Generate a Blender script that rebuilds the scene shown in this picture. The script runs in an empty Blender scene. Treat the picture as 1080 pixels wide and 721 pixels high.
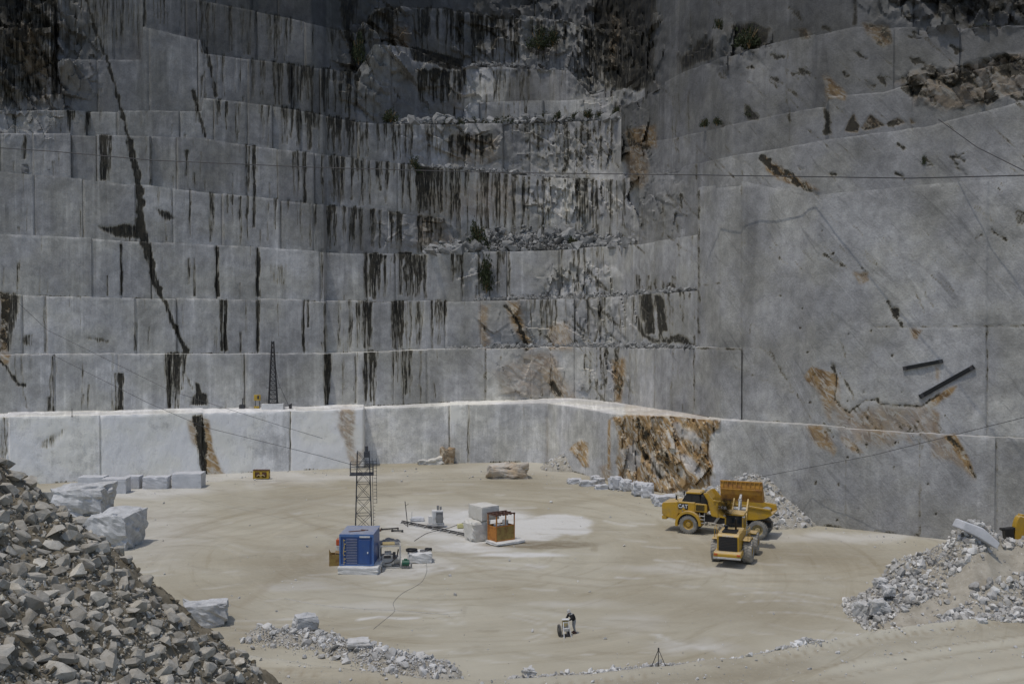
import bpy, bmesh, math, random
import numpy as np
from mathutils import Vector, Matrix, Euler

random.seed(7)
rng = np.random.default_rng(11)
R_ = math.radians
scene = bpy.context.scene
COL = scene.collection

# ------------------------------------------------------------------ camera, sky, sun, exposure
CAM_H = 22.0
F = 1080.0
PITCH = math.atan2(23.5, F)
cam_data = bpy.data.cameras.new('camera')
cam_data.sensor_width = 36.0
cam_data.lens = 36.0
cam_data.clip_start = 0.5
cam_data.clip_end = 6000.0
cam = bpy.data.objects.new('camera', cam_data)
COL.objects.link(cam)
cam.location = (0, 0, CAM_H)
cam.rotation_euler = (math.pi / 2 - PITCH, 0, 0)
scene.camera = cam

SUN_DIR = Vector((-0.24, -0.20, 0.95)).normalized()      # towards the sun
SUN_EL = math.asin(SUN_DIR.z)
SUN_AZ = math.atan2(SUN_DIR.x, SUN_DIR.y)               # from +Y clockwise
world = bpy.data.worlds.new('World')
scene.world = world
world.use_nodes = True
wn = world.node_tree
bg = wn.nodes['Background']
sky = wn.nodes.new('ShaderNodeTexSky')
sky.sky_type = 'NISHITA'
sky.sun_disc = False
sky.sun_elevation = SUN_EL
sky.sun_rotation = SUN_AZ
sky.altitude = 800
sky.air_density = 1.0
sky.dust_density = 3.0
sky.ozone_density = 1.0
wn.links.new(sky.outputs[0], bg.inputs[0])
bg.inputs[1].default_value = 0.15

sun_data = bpy.data.lights.new('sun', 'SUN')
sun_data.energy = 2.0
sun_data.angle = R_(0.53)
sun_data.color = (1.0, 0.955, 0.88)
sun = bpy.data.objects.new('sun', sun_data)
COL.objects.link(sun)
sun.rotation_euler = (-SUN_DIR).to_track_quat('-Z', 'Y').to_euler()
sun.location = (-60, 0, 150)

scene.cycles.max_bounces = 5
scene.cycles.diffuse_bounces = 3
scene.cycles.glossy_bounces = 2
scene.cycles.transmission_bounces = 2
scene.cycles.volume_bounces = 0
scene.view_settings.view_transform = 'Standard'
scene.view_settings.look = 'None'
scene.view_settings.exposure = -0.22
scene.view_settings.gamma = 1.0
scene.view_settings.use_curve_mapping = False

# ------------------------------------------------------------------ from picture to place
SP, CP = math.sin(PITCH), math.cos(PITCH)
def slope(py):
    v = (360.5 - np.asarray(py, float)) / F
    return (-SP + v * CP) / (CP + v * SP)
def ray(px, py):
    u = (px - 540.0) / F
    v = (360.5 - py) / F
    return u / (CP + v * SP), (-SP + v * CP) / (CP + v * SP)
def U(px, py, y):
    a, b = ray(px, py)
    return Vector((a * y, y, CAM_H + b * y))
def G(px, py, z=0.0):
    a, b = ray(px, py)
    y = (z - CAM_H) / b
    return Vector((a * y, y, z))
def project(x, y, z):
    dz = z - CAM_H
    depth = y * CP - dz * SP
    v = (y * SP + dz * CP) / depth
    return 540 + F * x / depth, 360.5 - F * v

# ------------------------------------------------------------------ numpy noise
_T = rng.random((256, 256))
def vnoise(x, y):
    x = np.asarray(x, float); y = np.asarray(y, float)
    xi = np.floor(x).astype(int); yi = np.floor(y).astype(int)
    fx = x - xi; fy = y - yi
    fx = fx * fx * (3 - 2 * fx); fy = fy * fy * (3 - 2 * fy)
    a = _T[xi & 255, yi & 255]; b = _T[(xi + 1) & 255, yi & 255]
    c = _T[xi & 255, (yi + 1) & 255]; d = _T[(xi + 1) & 255, (yi + 1) & 255]
    return (a * (1 - fx) + b * fx) * (1 - fy) + (c * (1 - fx) + d * fx) * fy
def fbm(x, y, o=4, g=0.5):
    s = 0; a = 1; t = 0
    for k in range(o):
        s = s + a * vnoise(x * 2**k + 17.3 * k, y * 2**k + 31.7 * k); t += a; a *= g
    return s / t
def sstep(a, b, x):
    t = np.clip((x - a) / (b - a), 0, 1)
    return t * t * (3 - 2 * t)
def lin(pts):
    xs = np.array([p[0] for p in pts], float); ys = np.array([p[1] for p in pts], float)
    return lambda q: np.interp(q, xs, ys)

# ------------------------------------------------------------------ mesh helpers
def link(name, me, mat=None, parent=None):
    o = bpy.data.objects.new(name, me)
    COL.objects.link(o)
    if mat is not None and len(me.materials) == 0:
        me.materials.append(mat)
    if parent is not None:
        o.parent = parent
    return o
def tag(o, label=None, cat=None, group=None, kind=None):
    if label: o['label'] = label
    if cat: o['category'] = cat
    if group: o['group'] = group
    if kind: o['kind'] = kind
    return o
def empty(name, loc, rz=0, label=None, cat=None, group=None):
    o = bpy.data.objects.new(name, None)
    COL.objects.link(o)
    o.empty_display_size = 0.3
    o.location = loc
    o.rotation_euler = (0, 0, rz)
    return tag(o, label, cat, group)
def np_mesh(name, verts, faces, mat=None, smooth=False, attrs=None):
    """verts (n,3); faces (m,3) or (m,4)"""
    me = bpy.data.meshes.new(name)
    n = len(verts); m, k = faces.shape
    me.vertices.add(n)
    me.vertices.foreach_set('co', np.ascontiguousarray(verts, dtype=np.float32).ravel())
    me.loops.add(m * k)
    me.loops.foreach_set('vertex_index', np.ascontiguousarray(faces, dtype=np.int32).ravel())
    me.polygons.add(m)
    me.polygons.foreach_set('loop_start', np.arange(0, m * k, k, dtype=np.int32))
    me.polygons.foreach_set('loop_total', np.full(m, k, dtype=np.int32))
    me.polygons.foreach_set('use_smooth', np.full(m, smooth))
    if attrs:
        for an, arr in attrs.items():
            if arr.shape[1] == 4:
                a = me.attributes.new(an, 'FLOAT_COLOR', 'POINT')
                a.data.foreach_set('color', np.ascontiguousarray(arr, dtype=np.float32).ravel())
            else:
                a = me.attributes.new(an, 'FLOAT_VECTOR', 'POINT')
                a.data.foreach_set('vector', np.ascontiguousarray(arr, dtype=np.float32).ravel())
    me.update(calc_edges=True)
    me.validate()
    if mat: me.materials.append(mat)
    return me
def grid_faces(r, c, flip=False):
    i = np.arange(r * c).reshape(r, c)
    q = np.stack([i[:-1, :-1], i[:-1, 1:], i[1:, 1:], i[1:, :-1]], -1).reshape(-1, 4)
    return q[:, ::-1] if flip else q

class MB:
    def __init__(s): s.v = []; s.f = []
    def add(s, vs, fs):
        b = len(s.v); s.v += [tuple(v) for v in vs]; s.f += [tuple(i + b for i in f) for f in fs]; return s
    def box(s, c, d, rot=None, taper=1.0):
        x, y, z = d[0] / 2, d[1] / 2, d[2] / 2
        vs = [Vector(p) for p in ((-x, -y, -z), (x, -y, -z), (x, y, -z), (-x, y, -z))]
        vs += [Vector(p) for p in ((-x * taper, -y * taper, z), (x * taper, -y * taper, z), (x * taper, y * taper, z), (-x * taper, y * taper, z))]
        m = rot if rot is not None else Matrix.Identity(3)
        if isinstance(m, (tuple, list)): m = Euler(m).to_matrix()
        c = Vector(c)
        return s.add([c + m @ v for v in vs], [(3, 2, 1, 0), (4, 5, 6, 7), (0, 1, 5, 4), (1, 2, 6, 5), (2, 3, 7, 6), (3, 0, 4, 7)])
    def prism(s, prof, y0, y1):
        """profile of (x, z) extruded from y0 to y1"""
        n = len(prof)
        vs = [(p[0], y0, p[1]) for p in prof] + [(p[0], y1, p[1]) for p in prof]
        fs = [tuple(range(n)), tuple(range(2 * n - 1, n - 1, -1))]
        for i in range(n):
            j = (i + 1) % n
            fs.append((j, i, i + n, j + n))
        return s.add(vs, fs)
    def bar(s, a, b, w, h=None):
        a = Vector(a); b = Vector(b); h = h or w
        d = (b - a); L = d.length
        q = d.to_track_quat('X', 'Z').to_matrix()
        return s.box((a + b) / 2, (L, w, h), q)
    def tube(s, pts, r, n=8, r2=None, caps=True):
        pts = [Vector(p) for p in pts]
        base = len(s.v); m = len(pts)
        up = Vector((0, 0, 1))
        for i, p in enumerate(pts):
            d = (pts[min(i + 1, m - 1)] - pts[max(i - 1, 0)]).normalized()
            a = d.cross(up)
            if a.length < 1e-3: a = d.cross(Vector((1, 0, 0)))
            a.normalize(); b = d.cross(a)
            rr = r if r2 is None else r + (r2 - r) * i / (m - 1)
            for k in range(n):
                t = 2 * math.pi * k / n
                s.v.append(tuple(p + (a * math.cos(t) + b * math.sin(t)) * rr))
        for i in range(m - 1):
            for k in range(n):
                k2 = (k + 1) % n
                s.f.append((base + i * n + k, base + i * n + k2, base + (i + 1) * n + k2, base + (i + 1) * n + k))
        if caps:
            s.f.append(tuple(base + k for k in range(n - 1, -1, -1)))
            s.f.append(tuple(base + (m - 1) * n + k for k in range(n)))
        return s
    def lathe(s, prof, c, axis='Y', n=32):
        """profile of (radius, offset along the axis)"""
        base = len(s.v); m = len(prof); c = Vector(c)
        for i, (r, o) in enumerate(prof):
            for k in range(n):
                t = 2 * math.pi * k / n
                if axis == 'Y': p = Vector((r * math.cos(t), o, r * math.sin(t)))
                elif axis == 'X': p = Vector((o, r * math.cos(t), r * math.sin(t)))
                else: p = Vector((r * math.cos(t), r * math.sin(t), o))
                s.v.append(tuple(c + p))
        for i in range(m - 1):
            for k in range(n):
                k2 = (k + 1) % n
                s.f.append((base + i * n + k, base + i * n + k2, base + (i + 1) * n + k2, base + (i + 1) * n + k))
        return s
    def build(s, name, mat, parent=None, bevel=0.0, smooth=False, recalc=True):
        me = bpy.data.meshes.new(name)
        me.from_pydata(s.v, [], s.f)
        if recalc:
            bm = bmesh.new(); bm.from_mesh(me)
            bmesh.ops.recalc_face_normals(bm, faces=bm.faces)
            bm.to_mesh(me); bm.free()
        me.update()
        if smooth:
            me.polygons.foreach_set('use_smooth', [True] * len(me.polygons))
        o = link(name, me, mat, parent)
        if bevel > 0:
            md = o.modifiers.new('bevel', 'BEVEL'); md.width = bevel; md.segments = 2; md.limit_method = 'ANGLE'
        return o

# ------------------------------------------------------------------ materials
def new_mat(name):
    m = bpy.data.materials.new(name)
    m.use_nodes = True
    nt = m.node_tree
    return m, nt, nt.nodes['Principled BSDF']
def nd(nt, typ, **kw):
    n = nt.nodes.new(typ)
    for k, v in kw.items():
        setattr(n, k, v)
    return n
def mix(nt, fac, a, b, blend='MIX'):
    n = nt.nodes.new('ShaderNodeMix'); n.data_type = 'RGBA'; n.blend_type = blend
    for sock, val in ((n.inputs[0], fac), (n.inputs[6], a), (n.inputs[7], b)):
        if hasattr(val, 'is_linked') or hasattr(val, 'links'): nt.links.new(val, sock)
        elif isinstance(val, (int, float)): sock.default_value = val if sock == n.inputs[0] else (val, val, val, 1)
        else: sock.default_value = (*val, 1)
    return n.outputs[2]
def mth(nt, op, a, b=None, c=None, clamp=False):
    n = nt.nodes.new('ShaderNodeMath'); n.operation = op; n.use_clamp = clamp
    for i, v in enumerate((a, b, c)):
        if v is None: continue
        if isinstance(v, (int, float)): n.inputs[i].default_value = v
        else: nt.links.new(v, n.inputs[i])
    return n.outputs[0]
def ramp(nt, fac, lo, hi, a=0.0, b=1.0):
    n = nt.nodes.new('ShaderNodeMapRange'); n.interpolation_type = 'SMOOTHSTEP'
    nt.links.new(fac, n.inputs[0])
    n.inputs[1].default_value = lo; n.inputs[2].default_value = hi
    n.inputs[3].default_value = a; n.inputs[4].default_value = b
    return n.outputs[0]
def noise(nt, vec, scale, detail=4, rough=0.55, sc=None, rot=None, dist=0.0):
    if sc or rot:
        for key, val in (('Rotation', rot), ('Scale', sc)):      # turn first, then stretch
            if val is None: continue
            mp = nt.nodes.new('ShaderNodeMapping')
            mp.inputs[key].default_value = val
            nt.links.new(vec, mp.inputs[0]); vec = mp.outputs[0]
    n = nt.nodes.new('ShaderNodeTexNoise')
    n.inputs['Scale'].default_value = scale; n.inputs['Detail'].default_value = detail
    n.inputs['Roughness'].default_value = rough; n.inputs['Distortion'].default_value = dist
    nt.links.new(vec, n.inputs['Vector'])
    return n.outputs['Fac']
def bump(nt, bsdf, h, strength=0.5, dist=0.1):
    b = nt.nodes.new('ShaderNodeBump')
    b.inputs['Strength'].default_value = strength; b.inputs['Distance'].default_value = dist
    nt.links.new(h, b.inputs['Height']); nt.links.new(b.outputs[0], bsdf.inputs['Normal'])

def mat_wall():
    m, nt, bs = new_mat('quarried_marble')
    at = nd(nt, 'ShaderNodeAttribute', attribute_name='paint')
    wm = nd(nt, 'ShaderNodeAttribute', attribute_name='wallmap').outputs['Vector']
    geo = nd(nt, 'ShaderNodeNewGeometry').outputs['Position']
    sep = nd(nt, 'ShaderNodeSeparateColor'); nt.links.new(at.outputs['Color'], sep.inputs[0])
    dark, rust, tone = sep.outputs[0], sep.outputs[1], sep.outputs[2]
    vein_amt = at.outputs['Alpha']
    big = noise(nt, geo, 0.11, 3, 0.6)
    mid = noise(nt, geo, 0.8, 5, 0.65)
    fine = noise(nt, geo, 5.0, 3, 0.7)
    drip = noise(nt, wm, 1.0, 4, 0.62, sc=(0.75, 0.045, 1.0), dist=0.35)
    drip2 = noise(nt, wm, 1.0, 4, 0.65, sc=(3.4, 0.22, 1.0), dist=0.3)
    vein = noise(nt, wm, 1.0, 5, 0.68, sc=(0.11, 1.1, 1.0), rot=(0, 0, R_(38)), dist=0.9)
    vein3 = noise(nt, wm, 1.0, 4, 0.7, sc=(0.09, 2.2, 1.0), rot=(0, 0, R_(44)), dist=0.5)
    # base tone
    wet = mth(nt, 'SUBTRACT', 1.0, mth(nt, 'MULTIPLY', vein_amt, 0.85), clamp=True)      # vertical run-off, weak on the veined slabs
    k = mth(nt, 'MULTIPLY', ramp(nt, big, 0.3, 0.7, 0.80, 1.19), ramp(nt, mid, 0.28, 0.72, 0.82, 1.17))
    k = mth(nt, 'MULTIPLY', k, ramp(nt, fine, 0.28, 0.72, 0.88, 1.10))
    patch = ramp(nt, noise(nt, geo, 0.22, 2, 0.5), 0.38, 0.62)
    d1 = mth(nt, 'MULTIPLY', mth(nt, 'MULTIPLY', ramp(nt, drip, 0.30, 0.54, 0.26, 0.0), wet), patch)
    d2 = mth(nt, 'MULTIPLY', mth(nt, 'MULTIPLY', ramp(nt, drip2, 0.28, 0.50, 0.20, 0.0), wet), patch)
    k = mth(nt, 'MULTIPLY', k, mth(nt, 'SUBTRACT', 1.0, d1))
    k = mth(nt, 'MULTIPLY', k, mth(nt, 'SUBTRACT', 1.0, d2))
    pale = mth(nt, 'MULTIPLY', ramp(nt, drip, 0.53, 0.68, 0.0, 0.30), wet)
    k = mth(nt, 'MULTIPLY', k, mth(nt, 'ADD', 1.0, pale))
    vd = mth(nt, 'MULTIPLY', ramp(nt, vein, 0.54, 0.70, -0.05, 0.24), vein_amt)
    k = mth(nt, 'MULTIPLY', k, mth(nt, 'SUBTRACT', 1.0, vd))
    k = mth(nt, 'MULTIPLY', k, mth(nt, 'ADD', 1.0, mth(nt, 'MULTIPLY', ramp(nt, vein3, 0.58, 0.72, -0.02, 0.22), vein_amt)))
    k = mth(nt, 'MINIMUM', mth(nt, 'MULTIPLY', mth(nt, 'MULTIPLY', k, 1.28), tone), 0.82)
    comb = nd(nt, 'ShaderNodeCombineColor')
    warm = ramp(nt, noise(nt, geo, 0.17, 3, 0.55), 0.38, 0.64)
    nt.links.new(mth(nt, 'MULTIPLY', k, 1.0), comb.inputs[0])
    nt.links.new(mth(nt, 'MULTIPLY', k, mth(nt, 'SUBTRACT', 0.985, mth(nt, 'MULTIPLY', warm, 0.012))), comb.inputs[1])
    nt.links.new(mth(nt, 'MULTIPLY', k, mth(nt, 'SUBTRACT', 0.955, mth(nt, 'MULTIPLY', warm, 0.075))), comb.inputs[2])
    col = comb.outputs[0]
    # ochre and rust
    rn = noise(nt, wm, 1.0, 5, 0.65, sc=(0.22, 0.6, 1.0), rot=(0, 0, R_(36)), dist=1.3)
    rn2 = noise(nt, wm, 1.0, 5, 0.7, sc=(0.45, 1.2, 1.0), rot=(0, 0, R_(31)), dist=1.4)
    rc = mix(nt, ramp(nt, rn, 0.40, 0.54), (0.235, 0.145, 0.065), (0.43, 0.29, 0.14))
    rc = mix(nt, ramp(nt, rn2, 0.47, 0.60), rc, (0.60, 0.54, 0.44))
    rc = mix(nt, ramp(nt, fine, 0.50, 0.74, 0, .4), rc, (0.22, 0.12, 0.045))
    rf = mth(nt, 'MULTIPLY', rust, ramp(nt, mid, 0.2, 0.55, 0.55, 1.35), clamp=True)
    rtone = mth(nt, 'MULTIPLY', tone, 2.4, clamp=True)
    rc = mix(nt, 1.0, rc, mix(nt, rtone, (0.2, 0.2, 0.2), (1.0, 1.0, 1.0)), 'MULTIPLY')
    col = mix(nt, rf, col, rc)
    # black water stains and painted recess shade: ragged threads, with a thin olive-brown wash round them
    drip3 = noise(nt, wm, 1.0, 4, 0.7, sc=(7.5, 0.45, 1.0), dist=0.3)
    dn = mth(nt, 'ADD', mth(nt, 'ADD', mth(nt, 'MULTIPLY', drip2, 0.55), mth(nt, 'MULTIPLY', drip3, 0.55)), mth(nt, 'MULTIPLY', mid, 0.25))
    dn2 = mth(nt, 'ADD', mth(nt, 'ADD', mth(nt, 'MULTIPLY', mid, 0.7), mth(nt, 'MULTIPLY', fine, 0.35)), mth(nt, 'MULTIPLY', vein, 0.28))
    vf = mth(nt, 'MAXIMUM', ramp(nt, vein_amt, 0.35, 0.6), ramp(nt, rust, 0.2, 0.5))
    dn = mth(nt, 'ADD', mth(nt, 'MULTIPLY', dn, mth(nt, 'SUBTRACT', 1.0, vf)), mth(nt, 'MULTIPLY', dn2, vf))
    da = mth(nt, 'ADD', mth(nt, 'MULTIPLY', dark, 0.72), mth(nt, 'MULTIPLY', mth(nt, 'SUBTRACT', dn, 0.665), 2.9))
    gate = ramp(nt, dark, 0.02, 0.12)
    wash = mth(nt, 'MULTIPLY', ramp(nt, da, 0.08, 0.45, 0.0, 0.75), gate)
    col = mix(nt, wash, col, mix(nt, 1.0, col, (0.62, 0.565, 0.43), 'MULTIPLY'))
    df = mth(nt, 'MULTIPLY', ramp(nt, da, 0.32, 0.62, 0.0, 0.95), gate)
    dc = mix(nt, ramp(nt, mid, 0.42, 0.62), (0.009, 0.009, 0.008), (0.033, 0.029, 0.020))
    col = mix(nt, df, col, dc)
    nt.links.new(col, bs.inputs['Base Color'])
    bs.inputs['Roughness'].default_value = 0.82
    bs.inputs['Specular IOR Level'].default_value = 0.25
    h = mth(nt, 'ADD', mth(nt, 'MULTIPLY', mid, 0.35), mth(nt, 'MULTIPLY', fine, 0.25))
    bump(nt, bs, h, 0.55, 0.35)
    return m

def mat_floor():
    m, nt, bs = new_mat('muddy_marble_dust')
    at = nd(nt, 'ShaderNodeAttribute', attribute_name='paint')
    sep = nd(nt, 'ShaderNodeSeparateColor'); nt.links.new(at.outputs['Color'], sep.inputs[0])
    white, darkm, track = sep.outputs
    geo = nd(nt, 'ShaderNodeNewGeometry').outputs['Position']
    big = noise(nt, geo, 0.05, 4, 0.6, dist=0.6)
    mid = noise(nt, geo, 0.35, 5, 0.65, sc=(0.6, 1.0, 1.0), dist=0.8)
    fine = noise(nt, geo, 3.5, 4, 0.7)
    # tyre-swept streaks: polar coordinates about the yard's centre
    sx = nd(nt, 'ShaderNodeSeparateXYZ'); nt.links.new(geo, sx.inputs[0])
    dx = mth(nt, 'SUBTRACT', sx.outputs[0], -6.0); dy = mth(nt, 'SUBTRACT', sx.outputs[1], 98.0)
    rr = mth(nt, 'SQRT', mth(nt, 'ADD', mth(nt, 'MULTIPLY', dx, dx), mth(nt, 'MULTIPLY', mth(nt, 'MULTIPLY', dy, dy), 0.8)))
    aa = mth(nt, 'ARCTAN2', dy, dx)
    cv = nd(nt, 'ShaderNodeCombineXYZ')
    nt.links.new(mth(nt, 'MULTIPLY', rr, 0.75), cv.inputs[0]); nt.links.new(mth(nt, 'MULTIPLY', aa, 1.6), cv.inputs[1])
    arcs = noise(nt, cv.outputs[0], 1.0, 6, 0.65, dist=0.5)
    cx = noise(nt, geo, 0.5, 6, 0.6, sc=(0.12, 1.3, 1.0), rot=(0, 0, R_(-14)), dist=0.4)
    col = mix(nt, ramp(nt, big, 0.32, 0.68), (0.338, 0.301, 0.219), (0.450, 0.421, 0.333))
    col = mix(nt, ramp(nt, arcs, 0.52, 0.72, 0.0, 0.38), col, (0.50, 0.45, 0.34))
    col = mix(nt, ramp(nt, arcs, 0.46, 0.32, 0.0, 0.38), col, (0.225, 0.180, 0.105))
    col = mix(nt, ramp(nt, cx, 0.58, 0.72, 0.0, 0.24), col, (0.55, 0.51, 0.41))
    col = mix(nt, ramp(nt, mid, 0.45, 0.25, 0.0, 0.35), col, (0.22, 0.18, 0.115))
    wf = mth(nt, 'MULTIPLY', white, ramp(nt, mid, 0.25, 0.6, 0.55, 1.25), clamp=True)
    col = mix(nt, wf, col, (0.61, 0.60, 0.565))
    col = mix(nt, mth(nt, 'MULTIPLY', darkm, ramp(nt, mid, 0.3, 0.65, 0.5, 1.1), clamp=True), col, (0.19, 0.155, 0.10))
    col = mix(nt, mth(nt, 'MULTIPLY', track, 0.9, clamp=True), col, (0.27, 0.225, 0.155))
    col = mix(nt, ramp(nt, fine, 0.35, 0.7, 0.0, 0.2), col, (0.45, 0.40, 0.29))
    nt.links.new(col, bs.inputs['Base Color'])
    rg = ramp(nt, mid, 0.3, 0.7, 0.42, 0.8)
    nt.links.new(rg, bs.inputs['Roughness'])
    bs.inputs['Specular IOR Level'].default_value = 0.3
    h = mth(nt, 'ADD', mth(nt, 'MULTIPLY', mid, 0.5), mth(nt, 'MULTIPLY', fine, 0.3))
    h = mth(nt, 'ADD', h, mth(nt, 'MULTIPLY', arcs, 0.4))
    bump(nt, bs, h, 0.5, 0.15)
    return m

def mat_stone(name, c1, c2, c3=None, scale=0.9, rough=0.85, varied=0.0):
    m, nt, bs = new_mat(name)
    geo = nd(nt, 'ShaderNodeNewGeometry')
    pos = geo.outputs['Position']
    a = noise(nt, pos, scale, 6, 0.65)
    b = noise(nt, pos, scale * 7, 5, 0.7)
    col = mix(nt, ramp(nt, a, 0.3, 0.7), c1, c2)
    if c3: col = mix(nt, ramp(nt, b, 0.55, 0.75, 0, 0.8), col, c3)
    if varied:
        k = ramp(nt, geo.outputs['Random Per Island'], 0, 1, 1 - varied, 1 + varied * 0.6)
        col = mix(nt, 1.0, col, nd_rgb(nt, k), 'MULTIPLY')
    nt.links.new(col, bs.inputs['Base Color'])
    bs.inputs['Roughness'].default_value = rough
    bs.inputs['Specular IOR Level'].default_value = 0.25
    bump(nt, bs, mth(nt, 'ADD', a, mth(nt, 'MULTIPLY', b, 0.3)), 0.5, 0.12)
    return m
def nd_rgb(nt, k):
    c = nt.nodes.new('ShaderNodeCombineColor')
    for i in range(3): nt.links.new(k, c.inputs[i])
    return c.outputs[0]
def mat_plain(name, c, rough=0.5, metal=0.0, dirt=None, dirt_amt=0.5, dscale=2.0, up_dust=None):
    m, nt, bs = new_mat(name)
    geo = nd(nt, 'ShaderNodeNewGeometry')
    n = noise(nt, geo.outputs['Position'], dscale, 6, 0.7)
    n2 = noise(nt, geo.outputs['Position'], dscale * 6, 4, 0.7)
    col = mix(nt, ramp(nt, n2, 0.3, 0.7), tuple(x * 0.86 for x in c), c)
    if dirt: col = mix(nt, ramp(nt, n, 0.42, 0.70, 0.0, dirt_amt), col, dirt)
    if up_dust:
        sp = nd(nt, 'ShaderNodeSeparateXYZ'); nt.links.new(geo.outputs['Normal'], sp.inputs[0])
        f = mth(nt, 'MULTIPLY', ramp(nt, sp.outputs[2], 0.35, 0.95, 0.0, up_dust), ramp(nt, n, 0.25, 0.6, 0.4, 1.0))
        col = mix(nt, f, col, (0.52, 0.46, 0.35))
    nt.links.new(col, bs.inputs['Base Color'])
    bs.inputs['Roughness'].default_value = rough
    bs.inputs['Metallic'].default_value = metal
    bump(nt, bs, n2, 0.15, 0.03)
    return m

M = {}
M['wall'] = mat_wall()
M['floor'] = mat_floor()
M['rock'] = mat_stone('grey_rubble', (0.29, 0.265, 0.215), (0.48, 0.45, 0.385), (0.23, 0.185, 0.12), 1.6, varied=0.5)
M['rock_pale'] = mat_stone('pale_rubble', (0.42, 0.41, 0.38), (0.62, 0.61, 0.585), (0.34, 0.29, 0.21), 0.9, varied=0.3)
M['rock_mound'] = mat_stone('mound_rubble', (0.36, 0.34, 0.30), (0.58, 0.565, 0.53), (0.24, 0.20, 0.14), 1.4, varied=0.45)
M['rock_shaded'] = mat_stone('shade_toned_rubble', (0.10, 0.10, 0.097), (0.20, 0.20, 0.195), (0.06, 0.052, 0.04), 0.9, varied=0.35)  # high-ledge stone, cloud shade put into its dark colour
M['rock_mid'] = mat_stone('ledge_rubble', (0.17, 0.17, 0.163), (0.32, 0.32, 0.31), (0.10, 0.085, 0.06), 0.9, varied=0.35)
M['rock_brown'] = mat_stone('ochre_rock', (0.24, 0.15, 0.07), (0.44, 0.38, 0.29), (0.12, 0.075, 0.035), 0.9)
M['rock_brownish'] = mat_stone('pale_rock_with_brown', (0.50, 0.48, 0.44), (0.42, 0.31, 0.19), (0.26, 0.17, 0.08), 0.35)
M['dirt'] = mat_stone('rubble_dirt', (0.115, 0.095, 0.063), (0.20, 0.17, 0.12), (0.29, 0.26, 0.20), 2.2)
M['gravel'] = mat_stone('crushed_marble', (0.26, 0.235, 0.185), (0.40, 0.375, 0.32), (0.55, 0.53, 0.49), 1.2)
M['mound'] = mat_stone('dirty_crushed_stone', (0.27, 0.24, 0.185), (0.39, 0.355, 0.285), (0.50, 0.475, 0.42), 1.0)
M['block'] = mat_stone('cut_marble', (0.46, 0.465, 0.47), (0.58, 0.58, 0.585), (0.50, 0.49, 0.465), 0.7)
M['boulder'] = mat_stone('broken_marble', (0.36, 0.36, 0.35), (0.56, 0.56, 0.55), (0.30, 0.28, 0.23), 1.4)
M['block_cream'] = mat_stone('cream_marble', (0.52, 0.49, 0.42), (0.62, 0.60, 0.55), (0.48, 0.45, 0.38), 0.8)
M['concrete'] = mat_stone('dusty_concrete', (0.55, 0.54, 0.51), (0.68, 0.67, 0.64), (0.45, 0.42, 0.36), 1.5)
M['yellow'] = mat_plain('machine_yellow', (0.51, 0.30, 0.018), 0.48, 0, (0.27, 0.19, 0.08), 0.6, 1.6, 0.5)
M['ochre'] = mat_plain('worn_ochre_steel', (0.48, 0.24, 0.03), 0.55, 0, (0.22, 0.09, 0.03), 0.8, 1.4, 0.3)
M['black'] = mat_plain('black_plastic', (0.012, 0.012, 0.012), 0.5, 0, (0.03, 0.027, 0.022), 0.5)
M['rubber'] = mat_plain('dusty_rubber', (0.055, 0.053, 0.05), 0.8, 0, (0.24, 0.215, 0.17), 0.85, 1.6)
M['tyre_worn'] = mat_plain('grey_worn_tyre', (0.19, 0.185, 0.17), 0.85, 0, (0.36, 0.33, 0.27), 0.9, 2.2)
M['tyre_dusty'] = mat_plain('dusty_grey_tyre', (0.30, 0.285, 0.25), 0.85, 0, (0.45, 0.41, 0.34), 0.9, 2.2)
M['glass'] = mat_plain('dark_glass', (0.018, 0.022, 0.026), 0.08)
M['steel'] = mat_plain('grey_steel', (0.30, 0.30, 0.30), 0.45, 0.6, (0.2, 0.17, 0.13), 0.5)
M['dark_steel'] = mat_plain('dark_steel', (0.045, 0.047, 0.05), 0.55, 0.3, (0.10, 0.07, 0.05), 0.5)
M['mast_steel'] = mat_plain('galvanised_steel', (0.10, 0.105, 0.115), 0.55, 0.5, (0.06, 0.045, 0.035), 0.5)
M['rust'] = mat_plain('rusty_orange', (0.46, 0.185, 0.03), 0.75, 0, (0.20, 0.065, 0.015), 0.85, 2.4)
M['rust_olive'] = mat_plain('rusty_olive', (0.30, 0.21, 0.06), 0.75, 0, (0.17, 0.07, 0.02), 0.8, 2.4)
M['rust_brown'] = mat_plain('rust_brown', (0.11, 0.05, 0.03), 0.85, 0, (0.05, 0.025, 0.018), 0.7)
M['blue'] = mat_plain('blue_paint', (0.028, 0.085, 0.27), 0.45, 0, (0.05, 0.10, 0.22), 0.6, 1.5, 0.45)
M['blue_pale'] = mat_plain('pale_blue_paint', (0.07, 0.16, 0.38), 0.5, 0, (0.14, 0.2, 0.32), 0.5, 1.5, 0.5)
M['white'] = mat_plain('white_paint', (0.72, 0.72, 0.70), 0.5, 0, (0.5, 0.46, 0.38), 0.5)
M['offwhite'] = mat_plain('dusty_white_steel', (0.52, 0.51, 0.48), 0.6, 0, (0.3, 0.27, 0.22), 0.7)
M['green'] = mat_plain('green_paint', (0.015, 0.10, 0.055), 0.45)
M['red'] = mat_plain('orange_red', (0.50, 0.09, 0.025), 0.5)
M['tarp'] = mat_plain('grey_tarpaulin', (0.16, 0.16, 0.16), 0.7)
M['signyellow'] = mat_plain('yellow_box', (0.52, 0.34, 0.03), 0.5, 0, (0.25, 0.15, 0.03), 0.6)
M['tan'] = mat_plain('tan_steel', (0.45, 0.36, 0.17), 0.6, 0, (0.3, 0.2, 0.1), 0.6)
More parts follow.
